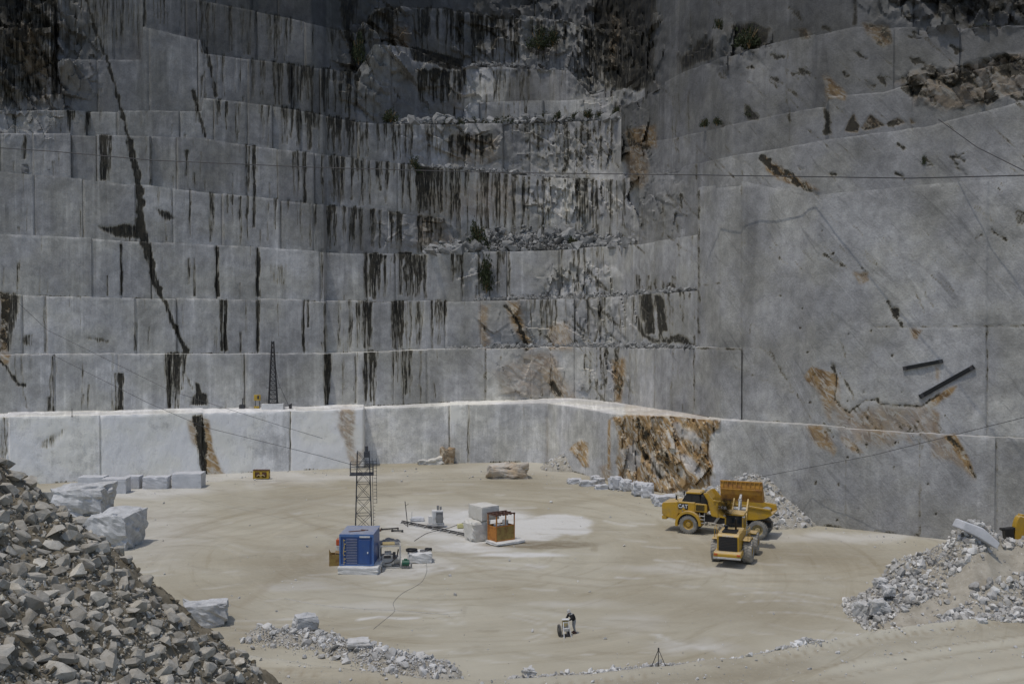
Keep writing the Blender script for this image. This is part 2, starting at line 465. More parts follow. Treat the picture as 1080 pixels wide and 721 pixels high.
M['wood'] = mat_plain('rough_timber', (0.30, 0.20, 0.09), 0.8, 0, (0.15, 0.09, 0.04), 0.6)
M['leaf'] = mat_stone('leaves', (0.020, 0.028, 0.012), (0.042, 0.052, 0.022), (0.085, 0.085, 0.045), 3.0)
M['cloth_black'] = mat_plain('black_jacket', (0.012, 0.012, 0.014), 0.8)
M['cloth_grey'] = mat_plain('grey_trousers', (0.34, 0.34, 0.33), 0.85)
M['skin'] = mat_plain('skin', (0.42, 0.25, 0.17), 0.6)

# ------------------------------------------------------------------ the quarry face: what the terraces look like
# top edge of each terrace: (azimuth as picture x, picture y)
TOPS = {
 1: [(-331, 452), (-100, 444), (0, 440), (105, 438), (212, 435), (300, 433), (383, 431), (384.5, 430), (495, 426), (575, 424), (600, 427.5), (650, 436), (700, 438), (760, 443), (860, 448.5), (1000, 458), (1080, 462), (1200, 470), (1420, 492)],
 2: [(-331, 377), (0, 374), (200, 372), (345, 372), (440, 369), (575, 366), (740, 367), (800, 368)],
 3: [(-331, 303), (0, 310), (200, 315), (345, 317), (440, 318), (540, 316), (660, 313), (735, 305), (800, 300)],
 4: [(-331, 215), (0, 247), (130, 253), (270, 260), (360, 266), (440, 268), (600, 263), (660, 258), (735, 248), (800, 240)],
 5: [(-331, 120), (0, 180), (140, 194), (270, 208), (400, 221), (440, 227), (468, 230), (482, 258), (600, 256), (660, 251), (735, 240), (800, 230)],
 6: [(-331, 60), (0, 140), (140, 143), (215, 146), (270, 155), (345, 163), (440, 174), (545, 184), (655, 191), (700, 178), (735, 165), (800, 150)],
 7: [(-331, 30), (0, 116), (130, 117.5), (214, 118), (216, 104), (280, 110), (330, 118), (376, 128), (400, 130), (530, 131), (600, 128), (655, 124), (700, 105), (800, 70)],
 8: [(-331, -30), (0, 30), (60, 30), (63, 63), (151, 63), (153, 28), (213, 42), (217, 56), (280, 64), (376, 76), (395, 50), (435, 50), (486, 72), (500, 68), (600, 75), (622, 99), (660, 94), (700, 60), (800, 20)],
 9: [(-331, -80), (0, -45), (150, -12), (258, 9), (310, 20), (376, 36), (396, 8), (470, 9), (530, 18), (565, 18), (630, 30), (680, 30), (700, 20), (800, -20)],
 10: [(-331, -170), (0, -140), (380, -70), (540, -60), (700, -70), (800, -90)],
}
tops = {k: lin(v) for k, v in TOPS.items()}
D1 = lin([(-331, 124), (-100, 131.7), (110, 139.8), (212, 144.6), (214, 144.9), (270, 147.6), (383.2, 152), (384.4, 155.8), (495, 157), (550, 158), (577, 156.5), (600, 148.5), (640, 139), (700, 129.5), (750, 122), (858, 109), (993, 102.4), (1080, 98.6), (1200, 93), (1420, 83.5)])
D2 = lin([(-331, 131), (-100, 138.5), (0, 142.5), (110, 147), (270, 155), (342, 158.2), (345, 159.4), (383, 160.5), (495, 164.5), (580, 166), (620, 163), (650, 157.5), (700, 139), (760, 122.3), (860, 109.6), (993, 102.9), (1080, 99.1), (1200, 93.5), (1420, 84)])
OFF = {2: (0, 0, 0, 0), 3: (1.3, 1.5, 4, 3), 4: (2.5, 3.0, 8, 4), 5: (3.8, 4.6, 15, 6), 6: (5.0, 6.5, 16, 8), 7: (6.2, 8.5, 21, 11),
       8: (7.4, 11, 32, 15), 9: (9.0, 14, 40, 24), 10: (12, 20, 48, 30)}
def depth(k, px):
    px = np.asarray(px, float)
    if k == 1: return D1(px)
    o = OFF[k]
    return D2(px) + np.interp(px, [-331, 120, 330, 500, 630, 720, 800], [o[0], o[0], o[1], o[2], o[2], o[3], o[3]])
# the smooth slabs of the right-hand face: top edges, depth, lean
RT = {
 'a': [(735, 197), (785, 190), (850, 206), (867, 204), (960, 195), (1080, 184), (1420, 140)],
 'b': [(672, 186), (735, 172), (772, 163), (808, 157), (870, 146), (975, 132), (1080, 104), (1420, 10)],
 'c': [(664, 153), (672, 150), (720, 143), (763, 133), (860, 113), (869, 112), (872, 100), (930, 96), (960, 86), (1080, 62), (1420, -40)],
 'd': [(656, 112), (662, 110), (720, 76), (810, 46), (900, 27), (985, 30), (1080, 27), (1420, -100)],
 'e': [(640, -60), (1080, -90), (1420, -200)],
}
rtops = {k: lin(v) for k, v in RT.items()}
ROFF = {'a': 0.75, 'b': 2.6, 'c': 4.6, 'd': 6.5, 'e': 11.0}
RLEAN = {'a': 0.05, 'b': 0.10, 'c': 0.12, 'd': 0.16, 'e': 0.12}

# ---- stains, rust, stone tone and painted shade, mapped over the face (one cell per picture pixel as seen from the camera, fixed to the rock)
CX0, CY0, CX1, CY1 = -340, -180, 1430, 600
CW, CH = CX1 - CX0, CY1 - CY0
cdark = np.zeros((CH, CW)); crust = np.zeros((CH, CW)); ctone = np.ones((CH, CW)); cvein = np.full((CH, CW), 0.15); crough = np.zeros((CH, CW))
gx, gy = np.meshgrid(np.arange(CX0, CX1) + 0.5, np.arange(CY0, CY1) + 0.5)
warp_x = (fbm(gx * 0.06, gy * 0.03, 4) - 0.5) * 14
warp_y = (fbm(gx * 0.06 + 50, gy * 0.06 + 9, 4) - 0.5) * 14

def poly_mask(pts, soft=2.0, warp=0.6):
    """soft, ragged-edged polygon"""
    xs = [p[0] for p in pts]; ys = [p[1] for p in pts]
    x0, x1, y0, y1 = int(min(xs) - 14 - CX0), int(max(xs) + 14 - CX0), int(min(ys) - 14 - CY0), int(max(ys) + 14 - CY0)
    x0, y0 = max(x0, 0), max(y0, 0); x1, y1 = min(x1, CW), min(y1, CH)
    X = gx[y0:y1, x0:x1] + warp_x[y0:y1, x0:x1] * warp; Y = gy[y0:y1, x0:x1] + warp_y[y0:y1, x0:x1] * warp
    ins = np.zeros(X.shape, bool); dmin = np.full(X.shape, 1e9)
    n = len(pts)
    for i in range(n):
        ax, ay = pts[i]; bx, by = pts[(i + 1) % n]
        if ay != by:
            c = ((ay > Y) != (by > Y)) & (X < (bx - ax) * (Y - ay) / (by - ay) + ax)
            ins ^= c
        t = np.clip(((X - ax) * (bx - ax) + (Y - ay) * (by - ay)) / max((bx - ax)**2 + (by - ay)**2, 1e-6), 0, 1)
        dmin = np.minimum(dmin, np.hypot(X - ax - t * (bx - ax), Y - ay - t * (by - ay)))
    sd = np.where(ins, dmin, -dmin)
    return sstep(-soft, soft, sd), (slice(y0, y1), slice(x0, x1))
def put(layer, pts, val, soft=2.0, warp=0.6, mode='max'):
    m, s = poly_mask(pts, soft, warp)
    if mode == 'max': layer[s] = np.maximum(layer[s], m * val)
    elif mode == 'set': layer[s] = layer[s] * (1 - m) + m * val
    else: layer[s] += m * val
def ell(layer, cx, cy, rx, ry, val, soft=0.4, mode='max', warp=0.5):
    x0, x1, y0, y1 = int(max(cx - 2 * rx - 8 - CX0, 0)), int(min(cx + 2 * rx + 8 - CX0, CW)), int(max(cy - 2 * ry - 8 - CY0, 0)), int(min(cy + 2 * ry + 8 - CY0, CH))
    s = (slice(y0, y1), slice(x0, x1))
    d = np.hypot((gx[s] + warp_x[s] * warp - cx) / rx, (gy[s] + warp_y[s] * warp - cy) / ry)
    m = 1 - sstep(1 - soft, 1 + soft, d)
    if mode == 'max': layer[s] = np.maximum(layer[s], m * val)
    elif mode == 'set': layer[s] = layer[s] * (1 - m) + m * val
    else: layer[s] += m * val
def crack(layer, pts, w, val=0.95, wob=1.2, w2=None):
    """ragged line of width w (picture px)"""
    w2 = w if w2 is None else w2
    n = len(pts)
    for i in range(n - 1):
        (ax, ay), (bx, by) = pts[i], pts[i + 1]
        wa = w + (w2 - w) * i / (n - 1); wb = w + (w2 - w) * (i + 1) / (n - 1); wm_ = max(wa, wb) + 5
        x0, x1 = int(max(min(ax, bx) - wm_ - CX0, 0)), int(min(max(ax, bx) + wm_ - CX0, CW))
        y0, y1 = int(max(min(ay, by) - wm_ - CY0, 0)), int(min(max(ay, by) + wm_ - CY0, CH))
        if x1 <= x0 or y1 <= y0: continue
        s = (slice(y0, y1), slice(x0, x1))
        X = gx[s] + (vnoise(gx[s] * 0.25, gy[s] * 0.25) - 0.5) * 2 * wob; Y = gy[s] + (vnoise(gx[s] * 0.25 + 40, gy[s] * 0.25) - 0.5) * 2 * wob
        L2 = max((bx - ax)**2 + (by - ay)**2, 1e-6)
        t = np.clip(((X - ax) * (bx - ax) + (Y - ay) * (by - ay)) / L2, 0, 1)
        d = np.hypot(X - ax - t * (bx - ax), Y - ay - t * (by - ay))
        ww = (wa + (wb - wa) * t) * (0.55 + 0.9 * vnoise(gx[s] * 0.13 + 7, gy[s] * 0.13))
        layer[s] = np.maximum(layer[s], val * (1 - sstep(ww * 0.5 - 0.4, ww * 0.5 + 0.7, d)))
def drip(layer, x, y0, y1, w, val, wob=1.0, taper=True):
    ys = np.arange(int(y0), int(y1))
    ph = random.random() * 100
    for y in ys:
        r = y - CY0
        if r < 0 or r >= CH: continue
        t = (y - y0) / max(y1 - y0, 1)
        xx = x + (float(vnoise(ph, y * 0.07)) - 0.5) * 2 * wob + (float(vnoise(ph + 9, y * 0.3)) - 0.5) * 0.8
        ww = w * (0.5 + 0.9 * float(vnoise(ph + 3, y * 0.12))) * ((1 - 0.45 * t) if taper else 1)
        v = val * (1 - 0.4 * max(0, t - 0.5) * 2 if taper else 1)
        a = int(max(xx - ww - 2 - CX0, 0)); b = int(min(xx + ww + 3 - CX0, CW))
        if b <= a: continue
        d = np.abs(gx[r, a:b] - xx)
        layer[r, a:b] = np.maximum(layer[r, a:b], v * (1 - sstep(ww * 0.5 - 0.5, ww * 0.5 + 0.8, d)))
def drips(x0, x1, ya, yb, n, w=(1, 3), val=(0.4, 0.95), layer=None, full=0.55, up=False):
    layer = cdark if layer is None else layer
    for _ in range(n):
        x = random.uniform(x0, x1)
        L = (yb - ya) * (random.uniform(0.85, 1.0) if random.random() < full else random.uniform(0.2, 0.85))
        a, b = (ya, ya + L) if not up else (yb - L, yb)
        drip(layer, x, a + random.uniform(-1, 2), b, random.uniform(*w), random.uniform(*val))

# stone tone: fresh low cuts, old grey high ones, cloud shade put into their albedo
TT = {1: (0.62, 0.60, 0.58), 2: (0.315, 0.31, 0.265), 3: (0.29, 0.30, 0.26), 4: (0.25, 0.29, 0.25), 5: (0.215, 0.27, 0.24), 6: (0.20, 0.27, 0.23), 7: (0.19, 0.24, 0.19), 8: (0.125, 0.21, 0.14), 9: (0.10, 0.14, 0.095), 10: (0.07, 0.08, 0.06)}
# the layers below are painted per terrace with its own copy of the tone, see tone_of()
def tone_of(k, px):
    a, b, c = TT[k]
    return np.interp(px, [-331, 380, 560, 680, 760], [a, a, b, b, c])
RTONE = {'a': 0.262, 'b': 0.185, 'c': 0.135, 'd': 0.10, 'e': 0.075}  # upper slabs darker, the same high shade put into albedo

# general weathering: faint drips from every terrace lip
for k in range(2, 10):
    for _ in range(80 if k < 9 else 70):
        x = random.uniform(-330, 740)
        yt = float(tops[k](x)); yb = float(tops[k - 1](x))
        if yb - yt < 8: continue
        H = yb - yt
        wgt = 0.35 if x < 250 else 0.6
        if random.random() < wgt:
            drip(cdark, x, yt, yt + H * random.uniform(0.15, 1.0), random.uniform(0.7, 2.0), random.uniform(0.15, 0.55))
        if random.random() < 0.35:
            drip(cdark, x + random.uniform(-9, 9), yb - H * random.uniform(0.1, 0.55), yb, random.uniform(0.7, 2.2), random.uniform(0.3, 0.8))
def tier_drips(k, x0, x1, n, **kw):
    for _ in range(n):
        x = random.uniform(x0, x1)
        drips(x, x, float(tops[k](x)), float(tops[k - 1](x)), 1, **kw)
# heavy black curtains
tier_drips(8, 283, 335, 22, w=(2, 5), val=(0.6, 1), full=0.6)
tier_drips(8, 335, 378, 16, w=(1.5, 4), val=(0.6, 1))
tier_drips(8, 220, 283, 14, w=(1, 2.5), val=(0.4, 0.9))
tier_drips(7, 300, 376, 26, w=(2, 5), val=(0.6, 1), full=0.6)
tier_drips(7, 60, 95, 8, w=(1.5, 4)); tier_drips(7, 216, 300, 12, w=(1, 2.5))
tier_drips(6, 340, 440, 26, w=(1.5, 4), val=(0.5, 1), full=0.5); tier_drips(6, 105, 118, 6, w=(3, 5), val=(0.8, 1), full=1)
tier_drips(6, 250, 340, 12, w=(1.2, 3))
tier_drips(6, 437, 455, 16, w=(3, 6), val=(0.8, 1), full=0.9)
tier_drips(6, 450, 545, 34, w=(1.5, 4), val=(0.5, 1), full=0.6); tier_drips(6, 545, 600, 14, w=(1, 2.5)); tier_drips(6, 600, 662, 26, w=(1, 2.5), val=(0.5, 1))
tier_drips(5, 345, 470, 36, w=(1.5, 5), val=(0.5, 1), full=0.6); tier_drips(5, 195, 345, 14, w=(1, 3))
tier_drips(4, 384, 396, 6, w=(3, 6), val=(0.8, 1), full=1); tier_drips(4, 397, 416, 5, w=(2, 5), val=(0.7, 1)); tier_drips(4, 418, 450, 12, w=(2, 5), val=(0.7, 1), full=0.9)
tier_drips(4, 476, 489, 6, w=(2, 4), val=(0.7, 1)); tier_drips(4, 500, 540, 8, w=(2, 4)); tier_drips(4, 590, 640, 10, w=(1, 2.5))
drips(667, 715, 290, 306, 18, w=(1, 3), up=True)
tier_drips(3, 384, 394, 5, w=(3, 5), val=(0.8, 1), full=1); tier_drips(3, 414, 424, 8, w=(3, 5), val=(0.8, 1), full=1); tier_drips(3, 424, 470, 20, w=(1.2, 3), val=(0.4, 0.9))
tier_drips(3, 560, 735, 40, w=(1, 2.6), val=(0.35, 0.9)); tier_drips(3, 355, 384, 8, w=(1.2, 3))
tier_drips(2, 384, 396, 5, w=(2.5, 5), val=(0.7, 1), full=1); tier_drips(2, 403, 450, 14, w=(1.5, 4), val=(0.5, 1)); tier_drips(2, 174, 196, 16, w=(1.2, 3.5), val=(0.6, 1), full=0.6)
tier_drips(2, 617, 660, 10, w=(1, 2))
drips(473, 524, 142, 174, 30, w=(1.5, 4), val=(0.5, 0.95))
tier_drips(7, 376, 470, 26, w=(1.5, 3.5), val=(0.4, 0.9)); tier_drips(7, 540, 650, 30, w=(1, 2.4), val=(0.4, 0.9))
drips(440, 490, 74, 110, 34, w=(2, 5), val=(0.7, 1)); drips(500, 600, 74, 112, 16, w=(1, 2.2), val=(0.3, 0.7))
tier_drips(9, 440, 520, 30, w=(2, 4), val=(0.6, 1)); tier_drips(9, 376, 440, 18, w=(2, 5), val=(0.5, 1)); tier_drips(9, 520, 640, 30, w=(1.5, 4), val=(0.5, 1))
tier_drips(9, 150, 376, 40, w=(1, 3), val=(0.3, 0.9)); tier_drips(9, 64, 150, 30, w=(1, 2.5), val=(0.3, 0.8))
drips(0, 62, -40, 110, 60, w=(3, 8), val=(0.6, 1), full=0.4)
drips(625, 690, -40, 96, 60, w=(3, 9), val=(0.6, 1), full=0.7)
put(cdark, [(668, -150), (692, -150), (688, 60), (676, 96), (664, 92), (668, 40)], 1.0, 3)  # deep cleft: its shadow painted on in black
put(cdark, [(632, -60), (690, -60), (688, 40), (684, 94), (646, 92), (636, 60)], .8, 4)
put(cdark, [(-300, -120), (10, -20), (30, 60), (62, 108), (0, 112), (-300, 60)], 0.55, 10, 1.5)
# single joints, long cracks, and the shade of steps and caves painted dark
for (x, a, b, w, v) in [(110, 143, 190, 4, 1), (268, 153, 208, 3, .95), (268, 208, 240, 2.4, .95), (322, 160, 214, 3, .9), (26, 143, 168, 3, .8), (128, 257, 312, 2, .95), (113, 290, 312, 1.4, .7),
                        (229, 260, 313, 3.4, 1), (272, 261, 313, 4, 1), (205, 272, 312, 2, .7), (199, 272, 300, 2, .6), (340, 262, 315, 1.5, .6), (234, 316, 370, 3, .95), (238, 316, 370, 3.2, 1), (272, 316, 371, 3.4, 1), (254, 350, 371, 2, .8),
                        (320, 316, 371, 2.5, .9), (325, 316, 345, 2, .8), (343, 320, 371, 2, .7), (143, 340, 370, 2.5, .7), (48, 312, 372, 2.5, .6), (55, 376, 434, 4, .5), (122, 393, 434, 2, .9), (127, 393, 434, 6, 1), (178, 376, 432, 2.5, .9), (51, 418, 436, 4, .8),
                        (258, 380, 432, 1, .35), (285, 378, 410, 1, .3), (345, 373, 427, 6, .9), (375, 376, 425, 2.2, .6), (362, 378, 425, 1.6, .4), (306, 434, 498, 1.2, .7), (474, 428, 486, 1, .4), (494, 427, 487, 1.4, .6), (552, 425, 487, .9, .3),
                        (892, 455, 548, 1.0, .35), (970, 457, 562, 1.3, .6), (1051, 461, 574, 1.0, .45), (1041, 343, 457, 1.2, .6), (782, 170, 367, .9, .3), (737, 200, 367, 2, .6), (732, 372, 432, 1.2, .6), (690, 372, 430, 1, .4), (664, 372, 432, 1, .5), (512, 372, 420, 1.3, .6),
                        (830, 28, 112, 1.5, .4), (902, 0, 27, 4, .8), (832, 113, 150, 1, .7), (735, 150, 190, 1, .5), (152, -40, 28, 2, .9), (168, -40, 20, 6, .35), (65, 63, 116, 1, .4), (213, 42, 56, 2.0, .8),
                        (4, 440, 500, 7, .55), (197, 158, 186, 4, .7), (212, 160, 190, 1.0, .3)]:
    drip(cdark, x, a, b, w, v, 0.6, False)
fault = [(88, -60), (91, 0), (100, 30), (113, 63), (128, 117), (137, 150)]
crack(cdark, fault, 2.5, 1.0)
crack(cdark, [(137, 150), (141, 170), (147, 196), (148, 240), (153, 256)], 6, 1.0, 1.6, 9)
crack(cdark, [(153, 252), (163, 295), (171, 313)], 8, 1.0, 1.6, 5)
crack(cdark, [(171, 312), (187, 350), (197, 372)], 2.5, 1.0, 1.0, 5)
put(cdark, [(103, 240), (128, 236), (150, 240), (157, 250), (150, 254), (120, 251)], 0.95, 2)
put(cdark, [(200, 427), (203, 418), (207, 414), (206, 403), (210, 405), (213, 413), (219, 415), (219, 428)], 1.0, 1.2, 0.2)
crack(cdark, [(190, 376), (196, 395), (203, 410)], 1.6, .7)
crack(cdark, [(218, 52), (228, 101)], 3, .8); crack(cdark, [(203, 95), (210, 120), (216, 144)], 3.4, .95); crack(cdark, [(216, 44), (216, 104)], 1.2, .6)
put(cdark, [(0, 308), (24, 310), (22, 330), (15, 350), (12, 372), (0, 372)], 0.8, 2); put(crust, [(0, 308), (12, 312), (8, 372), (0, 372)], 0.7, 3)
put(cdark, [(22, 356), (36, 351), (35, 364), (28, 362)], 0.45, 1.5); crack(cdark, [(0, 380), (12, 394), (18, 404), (26, 406)], 3, .9); crack(cdark, [(20, 404), (27, 420), (30, 432)], 1, .4)
put(crust, [(0, 374), (12, 374), (10, 386), (0, 384)], .7, 2)
put(cdark, [(164, 218), (176, 222), (186, 232), (176, 234), (168, 226)], 0.8, 1.5); put(cdark, [(290, 275), (302, 282), (300, 302), (290, 304)], 0.3, 4, 1.2); crack(cdark, [(92, 356), (114, 360)], 3, .45)
put(cdark, [(43, 472), (48, 462), (60, 456), (68, 450), (62, 462), (50, 473)], 0.5, 3)
put(cdark, [(432, 50), (440, 50), (488, 62), (488, 75), (470, 72), (435, 64)], 1.0, 1.0, 0.15)  # cave under the overhang, its shade painted black
crack(cdark, [(360, -40), (362, 10), (368, 40), (374, 70)], 7, .9, 2)
put(cdark, [(360, 0), (378, 0), (372, 26), (362, 22)], .9, 3)
# big dark marks on the third terrace and the jagged breaks beside them
put(cdark, [(675, 311), (687, 310), (692, 345), (690, 352), (680, 350)], .95, 2); put(cdark, [(690, 312), (700, 312), (705, 346), (697, 348)], .95, 2); put(cdark, [(672, 330), (680, 350), (700, 360), (703, 354), (715, 352), (735, 361), (735, 364), (690, 362), (674, 350)], .85, 2)
for (x, y) in [(645, 340), (618, 345), (600, 290), (625, 300), (585, 345), (640, 395), (555, 150), (620, 160), (575, 215), (640, 215), (610, 140), (690, 215), (715, 205), (700, 235), (600, 170), (660, 235)]:
    for _ in range(5):
        ax, ay = x + random.uniform(-18, 18), y + random.uniform(-16, 14)
        pts = [(ax, ay)]; dx_ = random.choice([-.5, .2, .9, 1.4])
        for _ in range(3):
            ax += dx_ * random.uniform(3, 7); ay += random.uniform(4, 9); pts.append((ax, ay))
        crack(cdark, pts, random.uniform(.7, 1.5), random.uniform(.4, .9), .5)
put(crust, [(536, 318), (548, 320), (552, 345), (566, 368), (552, 368), (540, 340)], .75, 3); put(crust, [(506, 322), (516, 324), (515, 366), (507, 366)], .55, 3); put(crust, [(578, 345), (600, 340), (602, 368), (578, 368)], .5, 4)
crack(cdark, [(533, 322), (545, 338), (552, 355), (556, 368)], 4, .9, 1.5); put(crust, [(560, 374), (580, 372), (600, 402), (604, 422), (592, 424), (572, 400)], .5, 6, 1.2); put(cdark, [(578, 404), (584, 402), (596, 420), (586, 421)], .8, 2)
put(crust, [(645, 380), (660, 378), (660, 400), (655, 424), (648, 424), (648, 402)], .75, 3); put(cdark, [(648, 396), (658, 394), (655, 422), (650, 422)], .7, 3); put(crust, [(520, 390), (560, 372), (590, 410), (560, 420), (530, 415)], .28, 8, 1.4)
put(crust, [(440, 200), (545, 190), (545, 226), (460, 228)], .22, 8); put(crust, [(474, 142), (524, 142), (524, 172), (474, 172)], .3, 6); put(crust, [(410, 30), (432, 26), (430, 50), (412, 48)], .5, 3)
put(crust, [(640, 10), (655, 16), (650, 74), (642, 70)], .6, 4); put(crust, [(660, 140), (690, 134), (692, 156), (668, 158)], .75, 3); put(crust, [(660, 160), (676, 150), (684, 190), (676, 200), (664, 190)], .55, 4)
put(crust, [(5, 20), (40, 30), (58, 100), (20, 80)], .35, 10, 1.5); put(crust, [(440, 225), (470, 232), (480, 260), (440, 262)], .3, 5)
put(cdark, [(662, 135), (672, 148), (688, 158), (676, 157), (664, 148)], .8, 2)
# first terrace: fissure, ochre panels, the big rust-stained cliff
put(cdark, [(203, 440), (213, 438), (217, 470), (218, 504), (214, 504), (208, 476)], .95, 1.6); put(crust, [(213, 440), (219, 444), (224, 470), (234, 498), (236, 505), (217, 506), (215, 470)], .85, 2)
put(crust, [(196, 444), (206, 440), (210, 476), (204, 468)], .6, 2); crack(cdark, [(206, 440), (212, 470), (217, 504)], 5, 1)
put(crust, [(352, 434), (375, 433), (375, 470), (378, 492), (370, 490), (362, 462)], .55, 3, 1); put(crust, [(362, 434), (372, 434), (374, 470), (369, 478)], .45, 2); put(crust, [(375, 478), (383, 474), (383, 494), (372, 492)], .5, 3)
big_rust = [(645, 441), (664, 437), (690, 438), (730, 440), (759, 443), (757, 452), (752, 458), (750, 475), (749, 495), (746, 515), (700, 520), (670, 514), (654, 508), (652, 490), (657, 470), (652, 455)]
put(crust, big_rust, 1.0, 1.6, 0.9); put(crough, big_rust, 1.0, 4, 0.3)
put(cdark, [(668, 440), (676, 440), (700, 475), (712, 490), (702, 494), (688, 478), (676, 462)], .62, 3); put(cdark, [(716, 440), (742, 444), (746, 464), (734, 458), (722, 450)], .35, 4); put(cdark, [(722, 468), (748, 486), (748, 495), (730, 484)], .5, 3)
for pts_ in ([(706, 446), (716, 444), (740, 466), (736, 474), (722, 462)], [(716, 476), (728, 482), (746, 500), (736, 504), (722, 490)], [(656, 476), (668, 470), (676, 490), (664, 504), (655, 498)], [(684, 480), (694, 486), (704, 504), (694, 508)], [(700, 450), (712, 462), (720, 474), (712, 476)]):
    put(crust, pts_, .22, 2, 1.0, 'set')
for _ in range(14):
    x = random.uniform(660, 742); y = random.uniform(440, 500)
    crack(cdark, [(x, y), (x + random.uniform(4, 10), y + random.uniform(8, 14)), (x + random.uniform(10, 22), y + random.uniform(16, 28))], random.uniform(.8, 2.2), random.uniform(.4, .9))
tri = [(600, 474), (612, 463), (619, 466), (621, 494), (614, 492), (608, 482)]
put(crust, tri, .95, 1.2, .3); put(crough, tri, .6, 2, .3)
put(crust, [(641.5, 442), (644, 442), (644, 495), (641, 495)], .9, 1, .2); put(crust, [(632, 492), (646, 490), (644, 508), (636, 508)], .5, 3)
put(crust, [(576, 440), (579, 440), (579, 485), (576, 485)], .18, 2)
# right-hand slab: ochre wound, cracks, brown ledges
put(crust, [(848, 396), (856, 387), (879, 394), (884, 400), (882, 412), (876, 424), (870, 432), (866, 412), (852, 402)], .95, 1.0, .25)
put(crust, [(858, 398), (884, 404), (884, 424), (874, 446), (866, 430)], .55, 3, .6)
put(crust, [(872, 424), (886, 430), (900, 437), (918, 426), (935, 428), (968, 429), (978, 424), (985, 440), (990, 456), (985, 466), (960, 455), (945, 460), (936, 470), (918, 472), (900, 462), (890, 456), (874, 446)], .40, 5, 1.2)
put(crust, [(886, 434), (902, 438), (918, 428), (932, 436), (938, 452), (934, 468), (916, 470), (896, 452)], .52, 4, 1.0)
put(crust, [(850, 452), (866, 452), (884, 472), (880, 480), (862, 470)], .7, 2.5, .9); put(crust, [(887, 456), (897, 462), (912, 478), (900, 476)], .7, 2.5, .8); put(crust, [(918, 453), (928, 458), (934, 470), (926, 462)], .5, 2.5, .8); put(crust, [(950, 456), (958, 458), (964, 470), (956, 466)], .4, 2.5, .8)
put(crust, [(976, 424), (998, 409), (1010, 406), (1006, 412), (986, 428), (980, 430)], .85, 2, .6); put(crust, [(976, 430), (988, 436), (992, 454), (984, 456)], .6, 3, .8); put(crust, [(986, 386), (992, 386), (990, 402), (986, 398)], .5, 2)
put(crust, [(982, 458), (1006, 458), (1014, 468), (1024, 488), (1030, 504), (1016, 494), (1000, 486), (984, 484)], .42, 3, .8); put(crust, [(994, 458), (1008, 458), (1018, 474), (1029, 502), (1020, 496), (1006, 474)], .95, 1.6, .5)
for _ in range(46):
    x = random.uniform(866, 1000); y = random.uniform(426, 466)
    crack(cdark, [(x, y), (x + random.uniform(3, 7), y + random.uniform(5, 9)), (x + random.uniform(8, 14), y + random.uniform(12, 20))], random.uniform(.5, 1.2), random.uniform(.2, .55), .8)
crack(cdark, [(877, 383), (881, 392), (883, 408), (880, 420), (890, 432), (897, 434), (905, 428), (912, 422), (925, 421), (930, 427), (943, 428), (955, 427), (970, 429), (977, 424), (990, 416)], 1.5, .85, .9)
crack(cdark, [(880, 384), (892, 402), (900, 418), (905, 428)], .9, .6); crack(cdark, [(905, 430), (911, 438), (915, 430)], 1.2, .7); put(cdark, [(876, 383), (882, 385), (881, 392), (877, 390)], .9, 1, .2)
crack(cdark, [(1000, 460), (1014, 474), (1028, 502)], 2.2, .7); crack(cdark, [(936, 318), (943, 330), (951, 343)], 4, .95, 1.2, 2); put(cdark, [(940, 324), (946, 324), (948, 334), (942, 332)], .95, 1.4)
put(crust, [(958, 346), (974, 347), (969, 358), (964, 356)], .7, 1.4); put(crust, [(898, 288), (914, 287), (915, 294), (904, 298)], .55, 1.5); put(cdark, [(898, 288), (914, 287), (915, 294), (904, 298)], .35, 1.5)
crack(cdark, [(780, 365), (804, 366), (820, 384), (830, 400), (840, 416), (852, 436), (862, 452)], 1.6, .4); crack(cdark, [(812, 368), (818, 382), (826, 394)], 2.2, .75); crack(cdark, [(878, 330), (884, 352), (890, 372), (896, 392)], 1, .35); crack(cdark, [(770, 385), (800, 398), (830, 410), (850, 425)], 1, .3)
crack(cdark, [(868, 268), (880, 276), (893, 281)], 1.6, .5); crack(cdark, [(893, 255), (905, 264), (925, 280)], 1, .4); crack(cdark, [(973, 296), (976, 312), (984, 322)], 1.8, .6); crack(cdark, [(958, 296), (968, 312), (975, 332)], 1.2, .5)
crack(cdark, [(1046, 242), (1062, 254)], 3, .8); crack(cdark, [(1030, 250), (1036, 247)], 2, .7); put(cdark, [(1068, 222), (1090, 226), (1090, 238), (1072, 238)], .7, 2)
crack(cdark, [(930, 250), (944, 268), (966, 280), (976, 284)], 1, .4); crack(cdark, [(790, 352), (793, 340), (805, 352)], .8, .3)
crack(cdark, [(920, 344.5), (1090, 343)], .9, .55, .3); crack(cdark, [(735, 367), (781, 368)], 1.4, .6, .3); crack(cdark, [(850, 291), (900, 284)], .8, .25); crack(cdark, [(739, 300), (763, 298)], 1, .4); crack(cdark, [(803, 367), (852, 360)], .7, .2)
for (x, y) in [(867, 243), (879, 267), (822, 272), (823, 312), (846, 325), (844, 346), (919, 349), (895, 352), (941, 375), (852, 371), (859, 395), (911, 413), (951, 414), (894, 422), (881, 413), (854, 424), (830, 400), (944, 467), (914, 468), (879, 460),
               (860, 509), (869, 529), (905, 537), (883, 548), (943, 493), (979, 510), (987, 542), (894, 482), (884, 511)]:
    ell(cdark, x, y, 1.25, 1.25, 1.0, .35, warp=0)
crack(cdark, [(803, 166), (816, 178), (834, 186), (852, 200), (864, 206)], 9, .85, 2, 5); put(crust, [(806, 166), (824, 174), (850, 192), (862, 204), (846, 198), (822, 188), (808, 178)], .8, 2)
